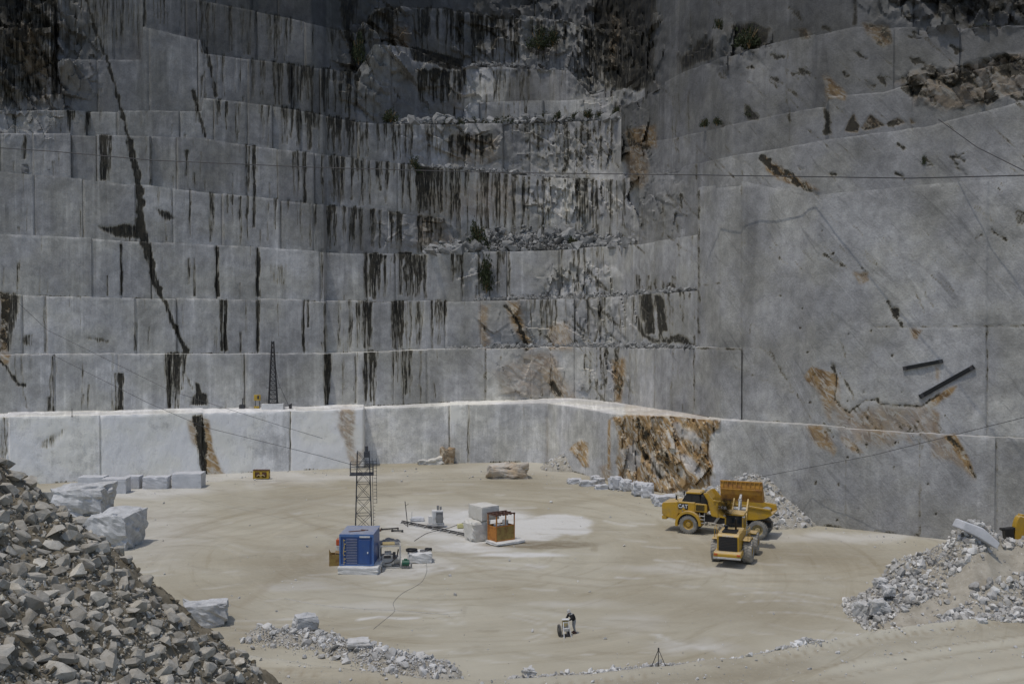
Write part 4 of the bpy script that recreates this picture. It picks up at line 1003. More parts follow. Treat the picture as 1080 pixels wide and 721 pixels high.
# ------------------------------------------------------------------ loose rock: angular stones
def hull_proto(seed, n=13, flat=.7):
    r = np.random.default_rng(seed)
    bm = bmesh.new()
    p = r.normal(size=(n, 3)); p /= np.max(np.abs(p), axis=1)[:, None] ** .6 * np.linalg.norm(p, axis=1)[:, None] ** .4      # between a ball and a brick
    p *= r.uniform(.72, 1.08, n)[:, None] * np.array([1, r.uniform(.6, .95), r.uniform(.45, .45 + .5 * flat)])
    for q in p: bm.verts.new(q)
    res = bmesh.ops.convex_hull(bm, input=bm.verts)
    bmesh.ops.delete(bm, geom=list({g for g in res['geom_interior'] + res['geom_unused'] if isinstance(g, bmesh.types.BMVert)}), context='VERTS')
    bmesh.ops.triangulate(bm, faces=bm.faces)
    bm.verts.index_update()
    V = np.array([v.co[:] for v in bm.verts]); Fc = np.array([[v.index for v in f.verts] for f in bm.faces])
    bm.free()
    return V * .5, Fc
PROTO = [hull_proto(500 + i, (12, 15, 18, 22)[i % 4]) for i in range(20)]
def rotmats(n, r, tilt=1.0):
    q = r.normal(size=(n, 4)); q[:, 1:3] *= tilt
    q /= np.linalg.norm(q, axis=1)[:, None]
    w, x, y, z = q.T
    return np.stack([np.stack([1 - 2 * (y*y + z*z), 2 * (x*y - z*w), 2 * (x*z + y*w)], -1), np.stack([2 * (x*y + z*w), 1 - 2 * (x*x + z*z), 2 * (y*z - x*w)], -1), np.stack([2 * (x*z - y*w), 2 * (y*z + x*w), 1 - 2 * (x*x + y*y)], -1)], 1)
def scatter_mesh(name, pos, size, mat, seed, label=None, tilt=1.0):
    r = np.random.default_rng(seed); n = len(pos)
    R = rotmats(n, r, tilt); pi = r.integers(0, len(PROTO), n)
    sc = size[:, None] * r.uniform(.75, 1.2, (n, 3))
    Vs, Fs = [], []; b = 0
    for k in range(len(PROTO)):
        m = np.where(pi == k)[0]
        if len(m) == 0: continue
        V, Fc = PROTO[k]
        W = np.einsum('nij,nkj->nki', R[m], V[None] * sc[m][:, None, :]) + pos[m][:, None, :]
        Vs.append(W.reshape(-1, 3)); Fs.append((Fc[None] + (np.arange(len(m)) * len(V))[:, None, None] + b).reshape(-1, 3)); b += len(m) * len(V)
    me = np_mesh(name, np.concatenate(Vs), np.concatenate(Fs), mat)
    return tag(link(name, me), label, None, None, 'stuff')
_stone_me = {}
def stone_mesh(i, mat):
    key = (i, mat.name)
    if key not in _stone_me:
        V, Fc = PROTO[i]
        _stone_me[key] = np_mesh('stone', V, Fc, mat)
    return _stone_me[key]
def stone(loc, size, mat, label, group=None, name='stone', rot=None, proto=None, cat='stone'):
    o = link(name, stone_mesh(random.randrange(len(PROTO)) if proto is None else proto, mat))
    o.location = loc
    o.rotation_euler = rot if rot is not None else (random.uniform(-.6, .6), random.uniform(-.6, .6), random.uniform(0, 6.28))
    o.scale = size if isinstance(size, (tuple, list)) else [size * random.uniform(.8, 1.2) for _ in range(3)]
    return tag(o, label, cat, group)

# ---- rubble slope in the left foreground
def h_left(X, Y):
    z = 15.85 - .843 * (X + 21) - .11 * (Y - 42)
    z = z - .95 * np.maximum(Y - 43.2 - 2.2 * (fbm(X * .14, 3.3, 3) - .5), 0)
    z = z + (fbm(X * .22, Y * .22, 4) - .5) * 1.5 + (fbm(X * .9, Y * .9, 4) - .5) * .8
    z = z + (fbm(X * 2.6, Y * 2.6, 3) - .5) * .40
    return np.maximum(z, -.8)
tri_sheet('rubble_bank', np.arange(-38, 2, .14), np.arange(16, 62, .14), h_left, M['dirt'], label='brown earth bank under the rubble at the left foreground')
r = np.random.default_rng(21)
n = 130000
X = r.uniform(-26, 0, n); Y = r.uniform(24, 47, n)
Z = h_left(X, Y); PX, PY = project(X, Y, Z)
ok = (PX > -40) & (PY > 455) & (PY < 745)
X, Y, Z, PX, PY = X[ok], Y[ok], Z[ok], PX[ok], PY[ok]
dens = fbm(X * .32, Y * .32 + 2, 3)
dirt_band = np.interp(PY - (480 + PX * .78), [0, 10, 40, 70], [.16, .20, .12, 0])       # a barer strip of earth along the crest
keep = (dens - dirt_band) > r.uniform(.15, .52, len(X))
X, Y, Z, PX, PY = X[keep], Y[keep], Z[keep], PX[keep], PY[keep]
size = np.clip(.068 * r.pareto(1.35, len(X)) + .05, .05, .68)
size *= np.interp(PX, [0, 180, 320], [1.05, 1.0, .85])
# thin out overlapping big ones
order = np.argsort(-size); keepi = []; cell = {}
for i in order:
    s = size[i]; c = (int(X[i] / 1.2), int(Y[i] / 1.2)); bad = False
    sp_ = .40 if s > .3 else .31
    for a in (-1, 0, 1):
        for b in (-1, 0, 1):
            for j in cell.get((c[0] + a, c[1] + b), ()):
                if (X[i] - X[j])**2 + (Y[i] - Y[j])**2 < (sp_ * (s + size[j]))**2: bad = True; break
            if bad: break
        if bad: break
    if not bad: cell.setdefault(c, []).append(i); keepi.append(i)
    if len(keepi) > 20000: break
keepi = np.array(keepi)
app = size[keepi] / Y[keepi]
inview = (PX[keepi] > -5) & (PY[keepi] < 730)
rank = keepi[np.argsort(-(app * inview))]
big, small = rank[:240], rank[240:]
for i in big:
    stone((X[i], Y[i], Z[i] + size[i] * .08), size[i] * 1.15, M['rock'], 'jagged grey stone lying among the rubble of the left foreground bank', 'stones of the left rubble bank')
scatter_mesh('rubble', np.stack([X[small], Y[small], Z[small] + size[small] * .12], -1), size[small] * 1.1, M['rock'], 31, 'small grey broken stones covering the left foreground bank')

n = 5000
X = r.uniform(-25, -1, n); Y = r.uniform(25, 46, n); Z = h_left(X, Y)
s_ = np.clip(.06 * r.pareto(1.7, n) + .07, .07, .45)
scatter_mesh('earth_clods', np.stack([X, Y, Z + s_ * .05], -1), s_, M['dirt'], 35, 'brown clods of earth between the stones of the left foreground bank')
# ---- gravel mound at the right
RCREST = lin([(22, 0), (24.3, 0), (26.7, .5), (28.0, 1.5), (29.0, 2.7), (30.0, 3.1), (31.6, 3.4), (33.0, 4.6), (34.4, 6.3), (35.6, 6.3), (36.6, 5.3), (37.6, 4.7), (40, 5.0), (44, 6.2), (60, 8)])
def h_mound(X, Y):
    c = RCREST(X - 1.0 - (Y - 80) * .28)
    f = np.where(Y < 80, np.clip(1 - (80 - Y) / 9.5, 0, 1) ** .9, np.clip(1 - (Y - 80) / np.maximum(c * 1.5, .5), 0, 1))
    lane = np.exp(-((Y - (71.2 + (X - 26) * .50)) / 1.4)**2)
    z = c * f
    z = z + (fbm(X * .4, Y * .4, 4) - .5) * 1.5 * np.clip(z, 0, 1) * (1 - .8 * lane) + (fbm(X * 1.8, Y * 1.8, 3) - .5) * .45 * np.clip(z, 0, 1) * (1 - .8 * lane)
    return np.where(z > .10 + .45 * fbm(X * .9, Y * .9 + 7, 3), z, z - .8) - .02
tri_sheet('gravel_mound', np.arange(20, 62, .2), np.arange(68, 94, .2), h_mound, M['mound'], label='grey gravel mound at the right with a smooth track up it')
n = 60000
X = r.uniform(23, 44, n); Y = r.uniform(69.5, 83, n); Z = h_mound(X, Y)
lane = np.abs(Y - (71.2 + (X - 26) * .50) + .8 * (fbm(X * .5, Y * .5, 2) - .5)) < 1.15
ok = (h_mound(X, Y) > -.72) & (RCREST(X - 1.0 - (Y - 80) * .28) > .05) & ~(lane & (r.random(n) < .95)) & (fbm(X * .5, Y * .5, 3) > r.uniform(.12, .60, n))
X, Y, Z = X[ok], Y[ok], np.maximum(Z[ok], np.maximum(h_floor(X[ok], Y[ok]), h_road(X[ok], Y[ok])))
size = np.clip(.06 * r.pareto(1.7, len(X)) + .04, .04, .7)
o_ = np.argsort(-size); o_ = o_[:17000]
for i in o_[:60]:
    stone((X[i], Y[i], Z[i] + size[i] * .2), size[i] * 1.15, M['rock_mound'], 'pale broken stone on the gravel mound at the right edge', 'stones on the right gravel mound')
i = o_[60:]
scatter_mesh('gravel', np.stack([X[i], Y[i], Z[i] + size[i] * .15], -1), size[i], M['rock_mound'], 32, 'small pale stones covering the gravel mound at the right')

# ---- gravel along the road's inner edge
def berm(pts, n, spread, smax, seed, nbig, blabel, bgroup, slabel, on=hr, mat='rock_pale'):
    r = np.random.default_rng(seed)
    P = [G(px, py, .6) for px, py in pts]
    t = r.uniform(0, len(P) - 1, n); k = np.minimum(t.astype(int), len(P) - 2); f = t - k
    A = np.array([p[:] for p in P])
    B = A[k] * (1 - f[:, None]) + A[k + 1] * f[:, None]
    B[:, 0] += r.normal(0, spread, n) * .8; B[:, 1] += r.normal(0, spread, n)
    Z = np.maximum(np.maximum(h_road(B[:, 0], B[:, 1]), h_floor(B[:, 0], B[:, 1])), np.maximum(ridges[0](B[:, 0], B[:, 1]), ridges[1](B[:, 0], B[:, 1]))) + .03 + .06 * np.exp(-(r.normal(0, 1, n))**2) * .5
    s = np.clip(.06 * r.pareto(2.0, n) + .06, .06, smax)
    o = np.argsort(-s)
    for i in o[:nbig]:
        stone((B[i, 0], B[i, 1], Z[i] + s[i] * .1), s[i] * 1.1, M[mat], blabel, bgroup)
    i = o[nbig:]
    scatter_mesh('gravel', np.stack([B[i, 0], B[i, 1], Z[i] + s[i] * .1], -1), s[i], M[mat], seed + 1, slabel)
# stray stones on the yard floor
n = 1500
PXf = r.uniform(110, 1000, n); PYf = r.uniform(498, 700, n); near = r.random(n) < .55
PYf = np.where(near, 498 + (np.interp(PXf, [110, 380, 560, 760, 1000], [8, -6, 0, 40, 78])) + r.exponential(6, n), PYf)
a_ = (PXf - 540) / F; yy_ = -CAM_H / slope(PYf); xx_ = a_ * yy_
s_ = np.clip(.05 * r.pareto(2.0, n) + .05, .05, .4)
scatter_mesh('gravel', np.stack([xx_, yy_, h_floor(xx_, yy_) + s_ * .2], -1), s_, M['rock_pale'], 39, 'stray pale stones lying about the quarry floor')
n = 3500
X = r.uniform(-24, 46, n); e_ = r.gamma(1.3, 3.2, n); Y = ROADN(X) - e_ - .3
s_ = np.clip(.03 * r.pareto(1.9, n) + .035, .035, .28)
scatter_mesh('gravel', np.stack([X, Y, h_road(X, Y) + s_ * .2], -1), s_, M['rock_pale'], 38, 'loose pale chips lying on the haul road')
ridges = []
def ridge(pts, width, h, seed, label):
    P = np.array([G(px, py, .5)[:] for px, py in pts])
    def dist(X, Y):
        best = np.full(X.shape, 1e9); tt = np.zeros(X.shape)
        for i in range(len(P) - 1):
            a, b = P[i, :2], P[i + 1, :2]; L2 = ((b - a)**2).sum()
            t = np.clip(((X - a[0]) * (b[0] - a[0]) + (Y - a[1]) * (b[1] - a[1])) / L2, 0, 1)
            d = np.hypot(X - a[0] - t * (b[0] - a[0]), Y - a[1] - t * (b[1] - a[1]))
            m = d < best; best = np.where(m, d, best); tt = np.where(m, (i + t) / (len(P) - 1), tt)
        return best, tt
    def hf(X, Y):
        d, t = dist(X, Y)
        w = width * (.55 + .9 * fbm(X * .35, Y * .35 + seed, 3))
        base = np.maximum(h_road(X, Y), h_floor(X, Y))
        z = h * (1 - (d / w)**2) * (.6 + .8 * fbm(X * .7, Y * .7 + seed, 3)) + (fbm(X * 2.2, Y * 2.2, 3) - .5) * .22
        return np.where(d < w, base + np.maximum(z, -.05), base - .3)
    ridges.append(hf)
    tri_sheet('gravel_ridge', np.arange(P[:, 0].min() - 2.5, P[:, 0].max() + 2.5, .16), np.arange(P[:, 1].min() - 2.5, P[:, 1].max() + 2.5, .16), hf, M['gravel'], label=label)
ridge([(276, 662), (330, 668), (385, 682), (430, 692), (466, 702)], 1.35, .5, 3, 'pale gravel bank beside the haul road at lower left')
ridge([(540, 712), (600, 707), (690, 698), (790, 693), (850, 685)], .6, .28, 5, 'thin gravel bank edging the haul road at bottom centre')
berm([(272, 661), (330, 668), (385, 682), (430, 692), (466, 702)], 4200, 1.0, .7, 41, 26, 'pale stone in the gravel ridge beside the haul road at lower left', 'stones of the left road ridge', 'pale gravel ridge beside the haul road at lower left')
berm([(535, 712), (600, 708), (690, 698), (790, 693), (860, 684)], 2800, .5, .5, 43, 24, 'pale stone in the gravel line edging the road at bottom centre', 'stones edging the road', 'thin gravel line edging the haul road at bottom centre')

# ---- heap of broken stone behind the dump truck, small heap at the corner of the wall
def heap(cx, cy, rx, ry, h, seed, n, smax, mat, nbig, name, label, blabel, bgroup, groundmat='gravel', zb=0, back=None):
    r = np.random.default_rng(seed)
    def hf(X, Y):
        d = np.hypot((X - cx) / rx, (Y - cy) / ry)
        z = h * np.clip(1 - d, 0, 1) ** .85 * (1 + (fbm(X * .5, Y * .5 + seed, 3) - .5) * .5) + (fbm(X * 1.4, Y * 1.4 + seed, 3) - .5) * .35 * (d < 1)
        return np.where(d < 1, z, -.5) + zb
    tri_sheet(name, np.arange(cx - rx, cx + rx + .3, .3), np.arange(cy - ry, cy + ry + .3, .3), hf, M[groundmat], label=label)
    a = r.uniform(0, 6.28, n); q = np.sqrt(r.random(n)) * .98
    X = cx + rx * q * np.cos(a); Y = cy + ry * q * np.sin(a); Z = hf(X, Y)
    s = np.clip(.10 * r.pareto(2.0, n) + .07, .07, smax); o = np.argsort(-s)
    for i in o[:nbig]:
        stone((X[i], Y[i], Z[i] + s[i] * .2), s[i] * 1.1, M[mat], blabel, bgroup)
    i = o[nbig:]
    scatter_mesh('rubble', np.stack([X[i], Y[i], Z[i] + s[i] * .15], -1), s[i], M[mat], seed + 3, label.replace('heap', 'rubble of the heap'))
heap(26.6, 115.2, 9.4, 8.4, 4.5, 51, 8000, .9, 'rock_pale', 24, 'rubble_heap', 'pale heap of broken stone behind the dump truck', 'pale stone on the heap behind the dump truck', 'stones of the heap behind the truck')
heap(8.2, 150.5, 4.2, 3.2, 2.6, 53, 700, .6, 'rock_pale', 8, 'rubble_heap', 'small pale heap of chips in the corner of the lowest wall', 'pale stone on the small heap in the wall corner', 'stones of the corner heap')

# ---- rubble lying on the ledges of the middle benches
def ledge_rubble(k, x0, x1, n, seed, smax, nbig, h, blabel, bgroup, slabel, mat='rock_shaded', zoff=0.0, front=0.0, back=1.0):
    r = np.random.default_rng(seed)
    px = r.uniform(x0, x1, n); w = r.uniform(front, back, n)
    ya = depth(k, px) + .035 * 8; yb = depth(k + 1, px) + 0.3
    if k == 4: yb = depth(6, px)
    y = ya + .5 + (yb - ya - .5) * w
    hump = h * np.sin(np.clip((px - x0) / (x1 - x0), 0, 1) * np.pi) ** .6 * (.35 + fbm(px * .03, seed, 3)) * (.15 + w) 
    z = LEDGE[k](px) + hump * r.uniform(0.0, 1, n) + zoff
    X = (px - 540) / F * y
    s = np.clip(.16 * r.pareto(1.7, n) + .14, .12, smax); o = np.argsort(-s)
    for i in o[:nbig]: stone((X[i], y[i], z[i] + s[i] * .12), s[i] * 1.1, M[mat], blabel, bgroup, 'boulder', cat='boulder')
    i = o[nbig:]
    scatter_mesh('rubble', np.stack([X[i], y[i], z[i] + s[i] * .1], -1), s[i], M[mat], seed + 3, slabel)
ledge_rubble(4, 450, 668, 6500, 61, 2.6, 60, 6.5, 'grey boulder on the broad rubble ledge in the middle of the wall', 'boulders of the middle rubble ledge', 'broken grey stone on the broad rubble ledge in the middle of the wall', 'rock_mid')
ledge_rubble(7, 418, 658, 5000, 63, 2.6, 55, 4.0, 'grey boulder on the high ledge above the row of bushes', 'boulders of the high ledge', 'broken grey stone on the high ledge above the row of bushes', 'rock_mid', 0, 0, .45)
ledge_rubble(2, 470, 735, 1600, 65, .9, 14, .9, 'small pale stone on the ledge of the second bench', 'stones on the second bench', 'stone chips along the top of the second bench', 'rock_mid')
ledge_rubble(3, 500, 735, 900, 67, 1.0, 14, 1.2, 'small grey stone on the ledge of the third bench', 'stones on the third bench', 'stone chips along the top of the third bench', 'rock_mid')
ledge_rubble(6, 440, 600, 700, 69, 1.4, 14, 1.6, 'grey stone on the streaked bench under the cable', 'stones on the streaked bench', 'stone chips along the top of the streaked middle bench', 'rock_mid', 0, .0, .6)
ledge_rubble(8, 480, 640, 700, 71, 1.8, 14, 2.6, 'dark boulder on the uppermost rubble ledge', 'boulders of the uppermost ledge', 'broken dark stone on the uppermost ledge', 'rock_shaded')

# ---- single rocks and cut blocks on the yard floor
def rough_block(name, c, d, rz, mat, label, cat='marble block', group=None, seed=1, chip=.06, sub=5, tilt=(0, 0)):
    """a sawn block: subdivided box with worn edges and slightly uneven faces"""
    r = np.random.default_rng(seed)
    bm = bmesh.new(); bmesh.ops.create_cube(bm, size=1)
    bmesh.ops.subdivide_edges(bm, edges=bm.edges, cuts=sub, use_grid_fill=True)
    dx, dy, dz = d
    for v in bm.verts:
        p = v.co
        e = sum(abs(abs(q) - .5) < 1e-4 for q in p)
        k = chip * r.random() * (2.0 if e >= 2 else .5) * (1.6 if e == 3 else 1)
        q = Vector((p.x * dx, p.y * dy, p.z * dz))
        q -= Vector((p.x, p.y, p.z)).normalized() * k * 1.4
        nz = (float(vnoise(q.x * .8 + seed, q.y * .8 + q.z)) - .5) * chip * 1.5
        q += Vector((p.x, p.y, p.z)) * nz
        v.co = q
    me = bpy.data.meshes.new(name); bm.to_mesh(me); bm.free()
    o = link(name, me, mat)
    o.location = (c[0], c[1], c[2] + dz / 2); o.rotation_euler = (tilt[0], tilt[1], rz)
    return tag(o, label, cat, group)
def block_at(px, py, wpx, hpx, depth_m, rz, mat, label, seed, name='marble_block', chip=.03, z0=0, group=None, tilt=(0, 0), cat='marble block'):
    """px, py: middle of the foot of the front face"""
    p = G(px, py, z0); s = p.y / F
    w, h = wpx * s, hpx * s
    c = p + Vector((math.sin(-rz) * 0, depth_m / 2, 0))
    c.z = z0 - .04
    return rough_block(name, c, (w, depth_m, h), rz, mat, label, cat, group, seed, chip, tilt=tilt)
block_at(196, 515, 31, 16, 2.6, .05, M['block'], 'rightmost cut marble block of the row beside the brown fissure at the left wall', 1)
block_at(162.5, 516, 27, 13.5, 2.2, .03, M['block'], 'low cut marble block with a chipped corner, second from the right by the left wall', 2, chip=.08)
block_at(119, 521.5, 26, 17, 2.2, .06, M['block'], 'nearest cut marble block of the left row, standing forward of the others', 3)
block_at(138, 516, 16, 14, 2, .05, M['block'], 'small cut marble block half hidden behind the nearest block of the left row', 4)
block_at(95, 519.5, 27, 17, 2, .04, M['block'], 'leftmost cut marble block of the row, partly hidden by the broken boulders', 5)
# two big broken boulders behind the rubble bank
def boulder(name, px, py, wpx, hpx, dm, label, mat, seed, rz=0, jag=.35, z0=0, flat_top=True, cat='boulder', tilt=(0, 0)):
    p = G(px, py, z0); s = p.y / F; w, h = wpx * s, hpx * s
    r = np.random.default_rng(seed)
    bm = bmesh.new(); bmesh.ops.create_cube(bm, size=1); bmesh.ops.subdivide_edges(bm, edges=bm.edges, cuts=11, use_grid_fill=True)
    for v in bm.verts:
        q = v.co.copy()
        sph = q.normalized() * .62
        q = q.lerp(sph, .22)
        n = (float(fbm(q.x * 2.2 + seed, q.y * 2.2 + q.z * 1.7, 4)) - .5) * jag * 1.6 + (float(np.floor(vnoise(q.x * 3 + seed, q.z * 3 + q.y * 2) * 4) / 4) - .4) * jag * .5
        n += float(facets(np.array([q.x * 2.6 + q.z * 1.3 + 9]), np.array([q.y * 2.6 + q.z * 2.1 + 9]), seed, .9)[0]) * jag * .55
        q *= 1 + n
        v.co = Vector((q.x * w, q.y * dm, (q.z + .46) * h))
    me = bpy.data.meshes.new(name); bm.to_mesh(me); bm.free()
    me.update()
    o = link(name, me, mat); o.location = p + Vector((0, dm / 2, -.05)); o.rotation_euler = (tilt[0], tilt[1], rz)
    return tag(o, label, cat)
boulder('boulder', 76, 545, 56, 30, 4.5, 'flat topped grey boulder behind the left rubble bank, the farther of the two', M['boulder'], 3, .1, .36)
boulder('boulder', 109, 580, 52, 37, 4, 'large white boulder behind the left rubble bank, the nearer of the two', M['boulder'], 8, -.1, .32)
boulder('boulder', 212, 662, 40, 24, 2.2, 'low white boulder peeping over the crest of the left rubble bank', M['boulder'], 12, .3, .3)
boulder('boulder', 321, 663.5, 22, 14, 1.2, 'squarish pale boulder standing at the start of the lower left gravel ridge', M['boulder'], 14, .4, .15, .35)
boulder('boulder', 312, 663, 10, 8, .8, 'small pale boulder touching the squarish boulder on the gravel ridge', M['boulder'], 15, .1, .2, .35)
boulder('boulder', 377, 683, 24, 7, 1.2, 'low flat boulder lying in the lower left gravel ridge', M['rock_pale'], 16, .2, .2, .5)
boulder('boulder', 459, 490, 19, 7, 1.6, 'slanting pale slab of rock resting at the foot of the middle wall', M['block_cream'], 21, .2, .3, tilt=(0, -.25))
boulder('boulder', 471, 489.5, 13, 17, 2.0, 'dark brown boulder standing against the slanting slab at the wall', M['rock_brown'], 23, .3, .35)
boulder('boulder', 460, 487.5, 10, 16, 1.6, 'square ochre rock behind the slanting slab at the wall', M['rock_brown'], 24, .1, .15)
boulder('boulder', 447, 490, 12, 5, 1.5, 'small pale rock at the left end of the group by the middle wall', M['rock_pale'], 25, .1, .3)
boulder('boulder', 535, 505, 33, 15, 3.5, 'large lone boulder with a brown top on the floor before the middle wall', M['rock_brownish'], 27, .15, .5, tilt=(0, -.08))
boulder('boulder', 607, 511, 16, 6.5, 1.4, 'leftmost low white rock of the line under the small ochre triangle', M['block'], 31, .1, .2)
boulder('boulder', 620, 513.5, 17, 7, 1.4, 'second low white rock of the line under the small ochre triangle', M['block'], 32, .2, .2)
boulder('boulder', 634, 517, 14, 6, 1.2, 'flat white rock lying just left of the white blocks at the rust cliff', M['block'], 33, .2, .25)
boulder('boulder', 628, 507.5, 9, 6, 1, 'small white rock behind the line under the small ochre triangle', M['block'], 34, .2, .25)
boulder('boulder', 633, 511, 10, 7, 1, 'tilted pointed white rock behind the flat one near the rust cliff', M['block'], 35, .7, .3)
boulder('boulder', 702, 533, 24, 10, 2, 'low white boulder in front of the rust cliff beside the truck bonnet', M['block'], 36, .1, .25)
block_at(650, 517.5, 15, 15, 1.6, .2, M['block'], 'left white block of the pair of blocks under the rust cliff', 41, chip=.16)
block_at(661, 519, 13, 13, 1.6, .2, M['block'], 'lower white block wedged between the two pairs under the rust cliff', 42, chip=.16)
block_at(674, 524, 14, 16, 1.8, .1, M['block'], 'rounded white block in front of the largest block under the rust cliff', 43, chip=.2)
block_at(684, 525.5, 14, 16, 1.9, -.15, M['block'], 'rightmost and largest white block under the rust cliff', 44, chip=.12)
# the long white slab on top of the right mound
def plank_slab():
    r = np.random.default_rng(4)
    a, b, c = U(1011, 552, 78.3), U(1030, 560, 77.7), U(1049, 574, 76.9)
    mb = MB(); up = Vector((0, 0, 1))
    pts = [a, b, c]; hs = [.62, .78, .5]; ring = []
    vs = []
    for i, p in enumerate(pts):
        n = Vector((-.35, .9, .1)).normalized() * (1.1 if i < 2 else .8)
        h = Vector((.35, -.15, .95)) * hs[i]
        vs += [p - h * .5 - n * .5, p - h * .5 + n * .5, p + h * .55 + n * .45, p + h * .5 - n * .5]
    fs = [(0, 1, 2, 3), (11, 10, 9, 8)]
    for s in (0, 4):
        for k in range(4): fs.append((s + k, s + (k + 1) % 4, s + 4 + (k + 1) % 4, s + 4 + k))
    mb.add(vs, fs)
    return mb
o = plank_slab().build('boulder', M['block'], None, .06)
tag(o, 'long white slab of stone lying tilted on top of the right gravel mound', 'boulder')
boulder('boulder', 914, 652, 16, 16, 1.2, 'pointed white boulder at the left foot of the right gravel mound', M['rock_pale'], 61, .5, .35, .1)
boulder('boulder', 929, 648, 18, 15, 1.2, 'broad white boulder beside the pointed one at the foot of the right mound', M['rock_pale'], 62, .1, .35, .6)
boulder('boulder', 931, 619, 11, 9, .9, 'white boulder on the upper left flank of the right gravel mound', M['rock_pale'], 63, .1, .3, 1.6)
boulder('boulder', 939, 628, 10, 10, .9, 'grey-white boulder just below the one on the left flank of the right mound', M['rock_pale'], 64, .1, .3, 1.5)
boulder('boulder', 1037, 660, 11, 8, .8, 'white boulder lying by the road at the foot of the right gravel mound', M['rock_pale'], 65, .1, .3, .9)
boulder('boulder', 558, 711, 10, 6, .6, 'white boulder at the left end of the gravel line at bottom centre', M['rock_pale'], 66, .4, .55, .75)
for (px, py, w, h, dm, lb, sd) in [(20, 177, 24, 11, 2, 'long grey block lying on the left bench, leftmost of two', 71), (42, 180, 26, 9, 2, 'grey block lying on the left bench, second of two', 72)]:
    zz = float(LEDGE[5](px)); yy = float(depth(5, px)) + 2.2
    p = U(px, py, yy); s = yy / F
    rough_block('stone_block', (p.x, yy, zz - .1), (w * s, dm, h * s), .05, M['rock_shaded'], lb, 'stone block', None, sd, .15)

# ------------------------------------------------------------------ machines
def text_part(body, size, loc, rot, mat, parent, name='lettering', bold=0.0):
    cu = bpy.data.curves.new(name, 'FONT'); cu.body = body; cu.size = size; cu.align_x = 'CENTER'; cu.align_y = 'CENTER'; cu.extrude = .006; cu.offset = bold
    tmp = bpy.data.objects.new(name, cu); COL.objects.link(tmp); cu.materials.append(mat)
    bpy.context.view_layer.update()
    me = bpy.data.meshes.new_from_object(tmp.evaluated_get(bpy.context.evaluated_depsgraph_get()))
    bpy.data.objects.remove(tmp); bpy.data.curves.remove(cu)
    if len(me.materials) == 0: me.materials.append(mat)
    o = bpy.data.objects.new(name, me); COL.objects.link(o)
    o.location = loc; o.rotation_euler = rot; o.parent = parent
    return o
def wheel(parent, c, rad, w, tyremat, rimmat, side=1, lugs=26):
    """wheel (tyre) > rim, on an axle along Y; side = +1 when the outer face looks to +Y"""
    mb = MB(); h = w / 2
    prof = [(rad * .56, -h * .80), (rad * .62, -h * .98), (rad * .80, -h), (rad * .93, -h * .92), (rad * .985, -h * .7), (rad * .985, h * .7), (rad * .93, h * .92), (rad * .80, h), (rad * .62, h * .98), (rad * .56, h * .80)]
    mb.lathe(prof, c, 'Y', 40)
    for k in range(lugs):
        t = 2 * math.pi * k / lugs
        for s in (-1, 1):
            tt = t + (math.pi / lugs if s > 0 else 0)
            m = Euler((0, -tt, s * .35)).to_matrix()
            p = Vector(c) + Vector((math.cos(tt) * rad * .985, s * h * .45, math.sin(tt) * rad * .985))
            mm = Matrix(((math.cos(tt), 0, -math.sin(tt)), (0, 1, 0), (math.sin(tt), 0, math.cos(tt)))) @ Euler((s * .35, 0, 0)).to_matrix()
            mb.box(p, (rad * .07, h * .95, rad * .10), mm)
    ty = mb.build('wheel', tyremat, parent, 0, True)
    try: ty.data.set_sharp_from_angle(angle=R_(35))
    except Exception: pass
    rm = MB()
    o = side * h
    rm.lathe([(rad * .575, -o * .8), (rad * .575, o * .78), (rad * .53, o * .80), (rad * .46, o * .35), (rad * .30, o * .28), (rad * .27, o * .62), (rad * .22, o * .72), (.001, o * .72)], c, 'Y', 32)
    for k in range(10):
        t = 2 * math.pi * k / 10
        rm.box(Vector(c) + Vector((math.cos(t) * rad * .37, o * .36, math.sin(t) * rad * .37)), (.06, .08, .06))
    rim = rm.build('rim', rimmat, ty, 0, True)
    try: rim.data.set_sharp_from_angle(angle=R_(35))
    except Exception: pass
    return ty

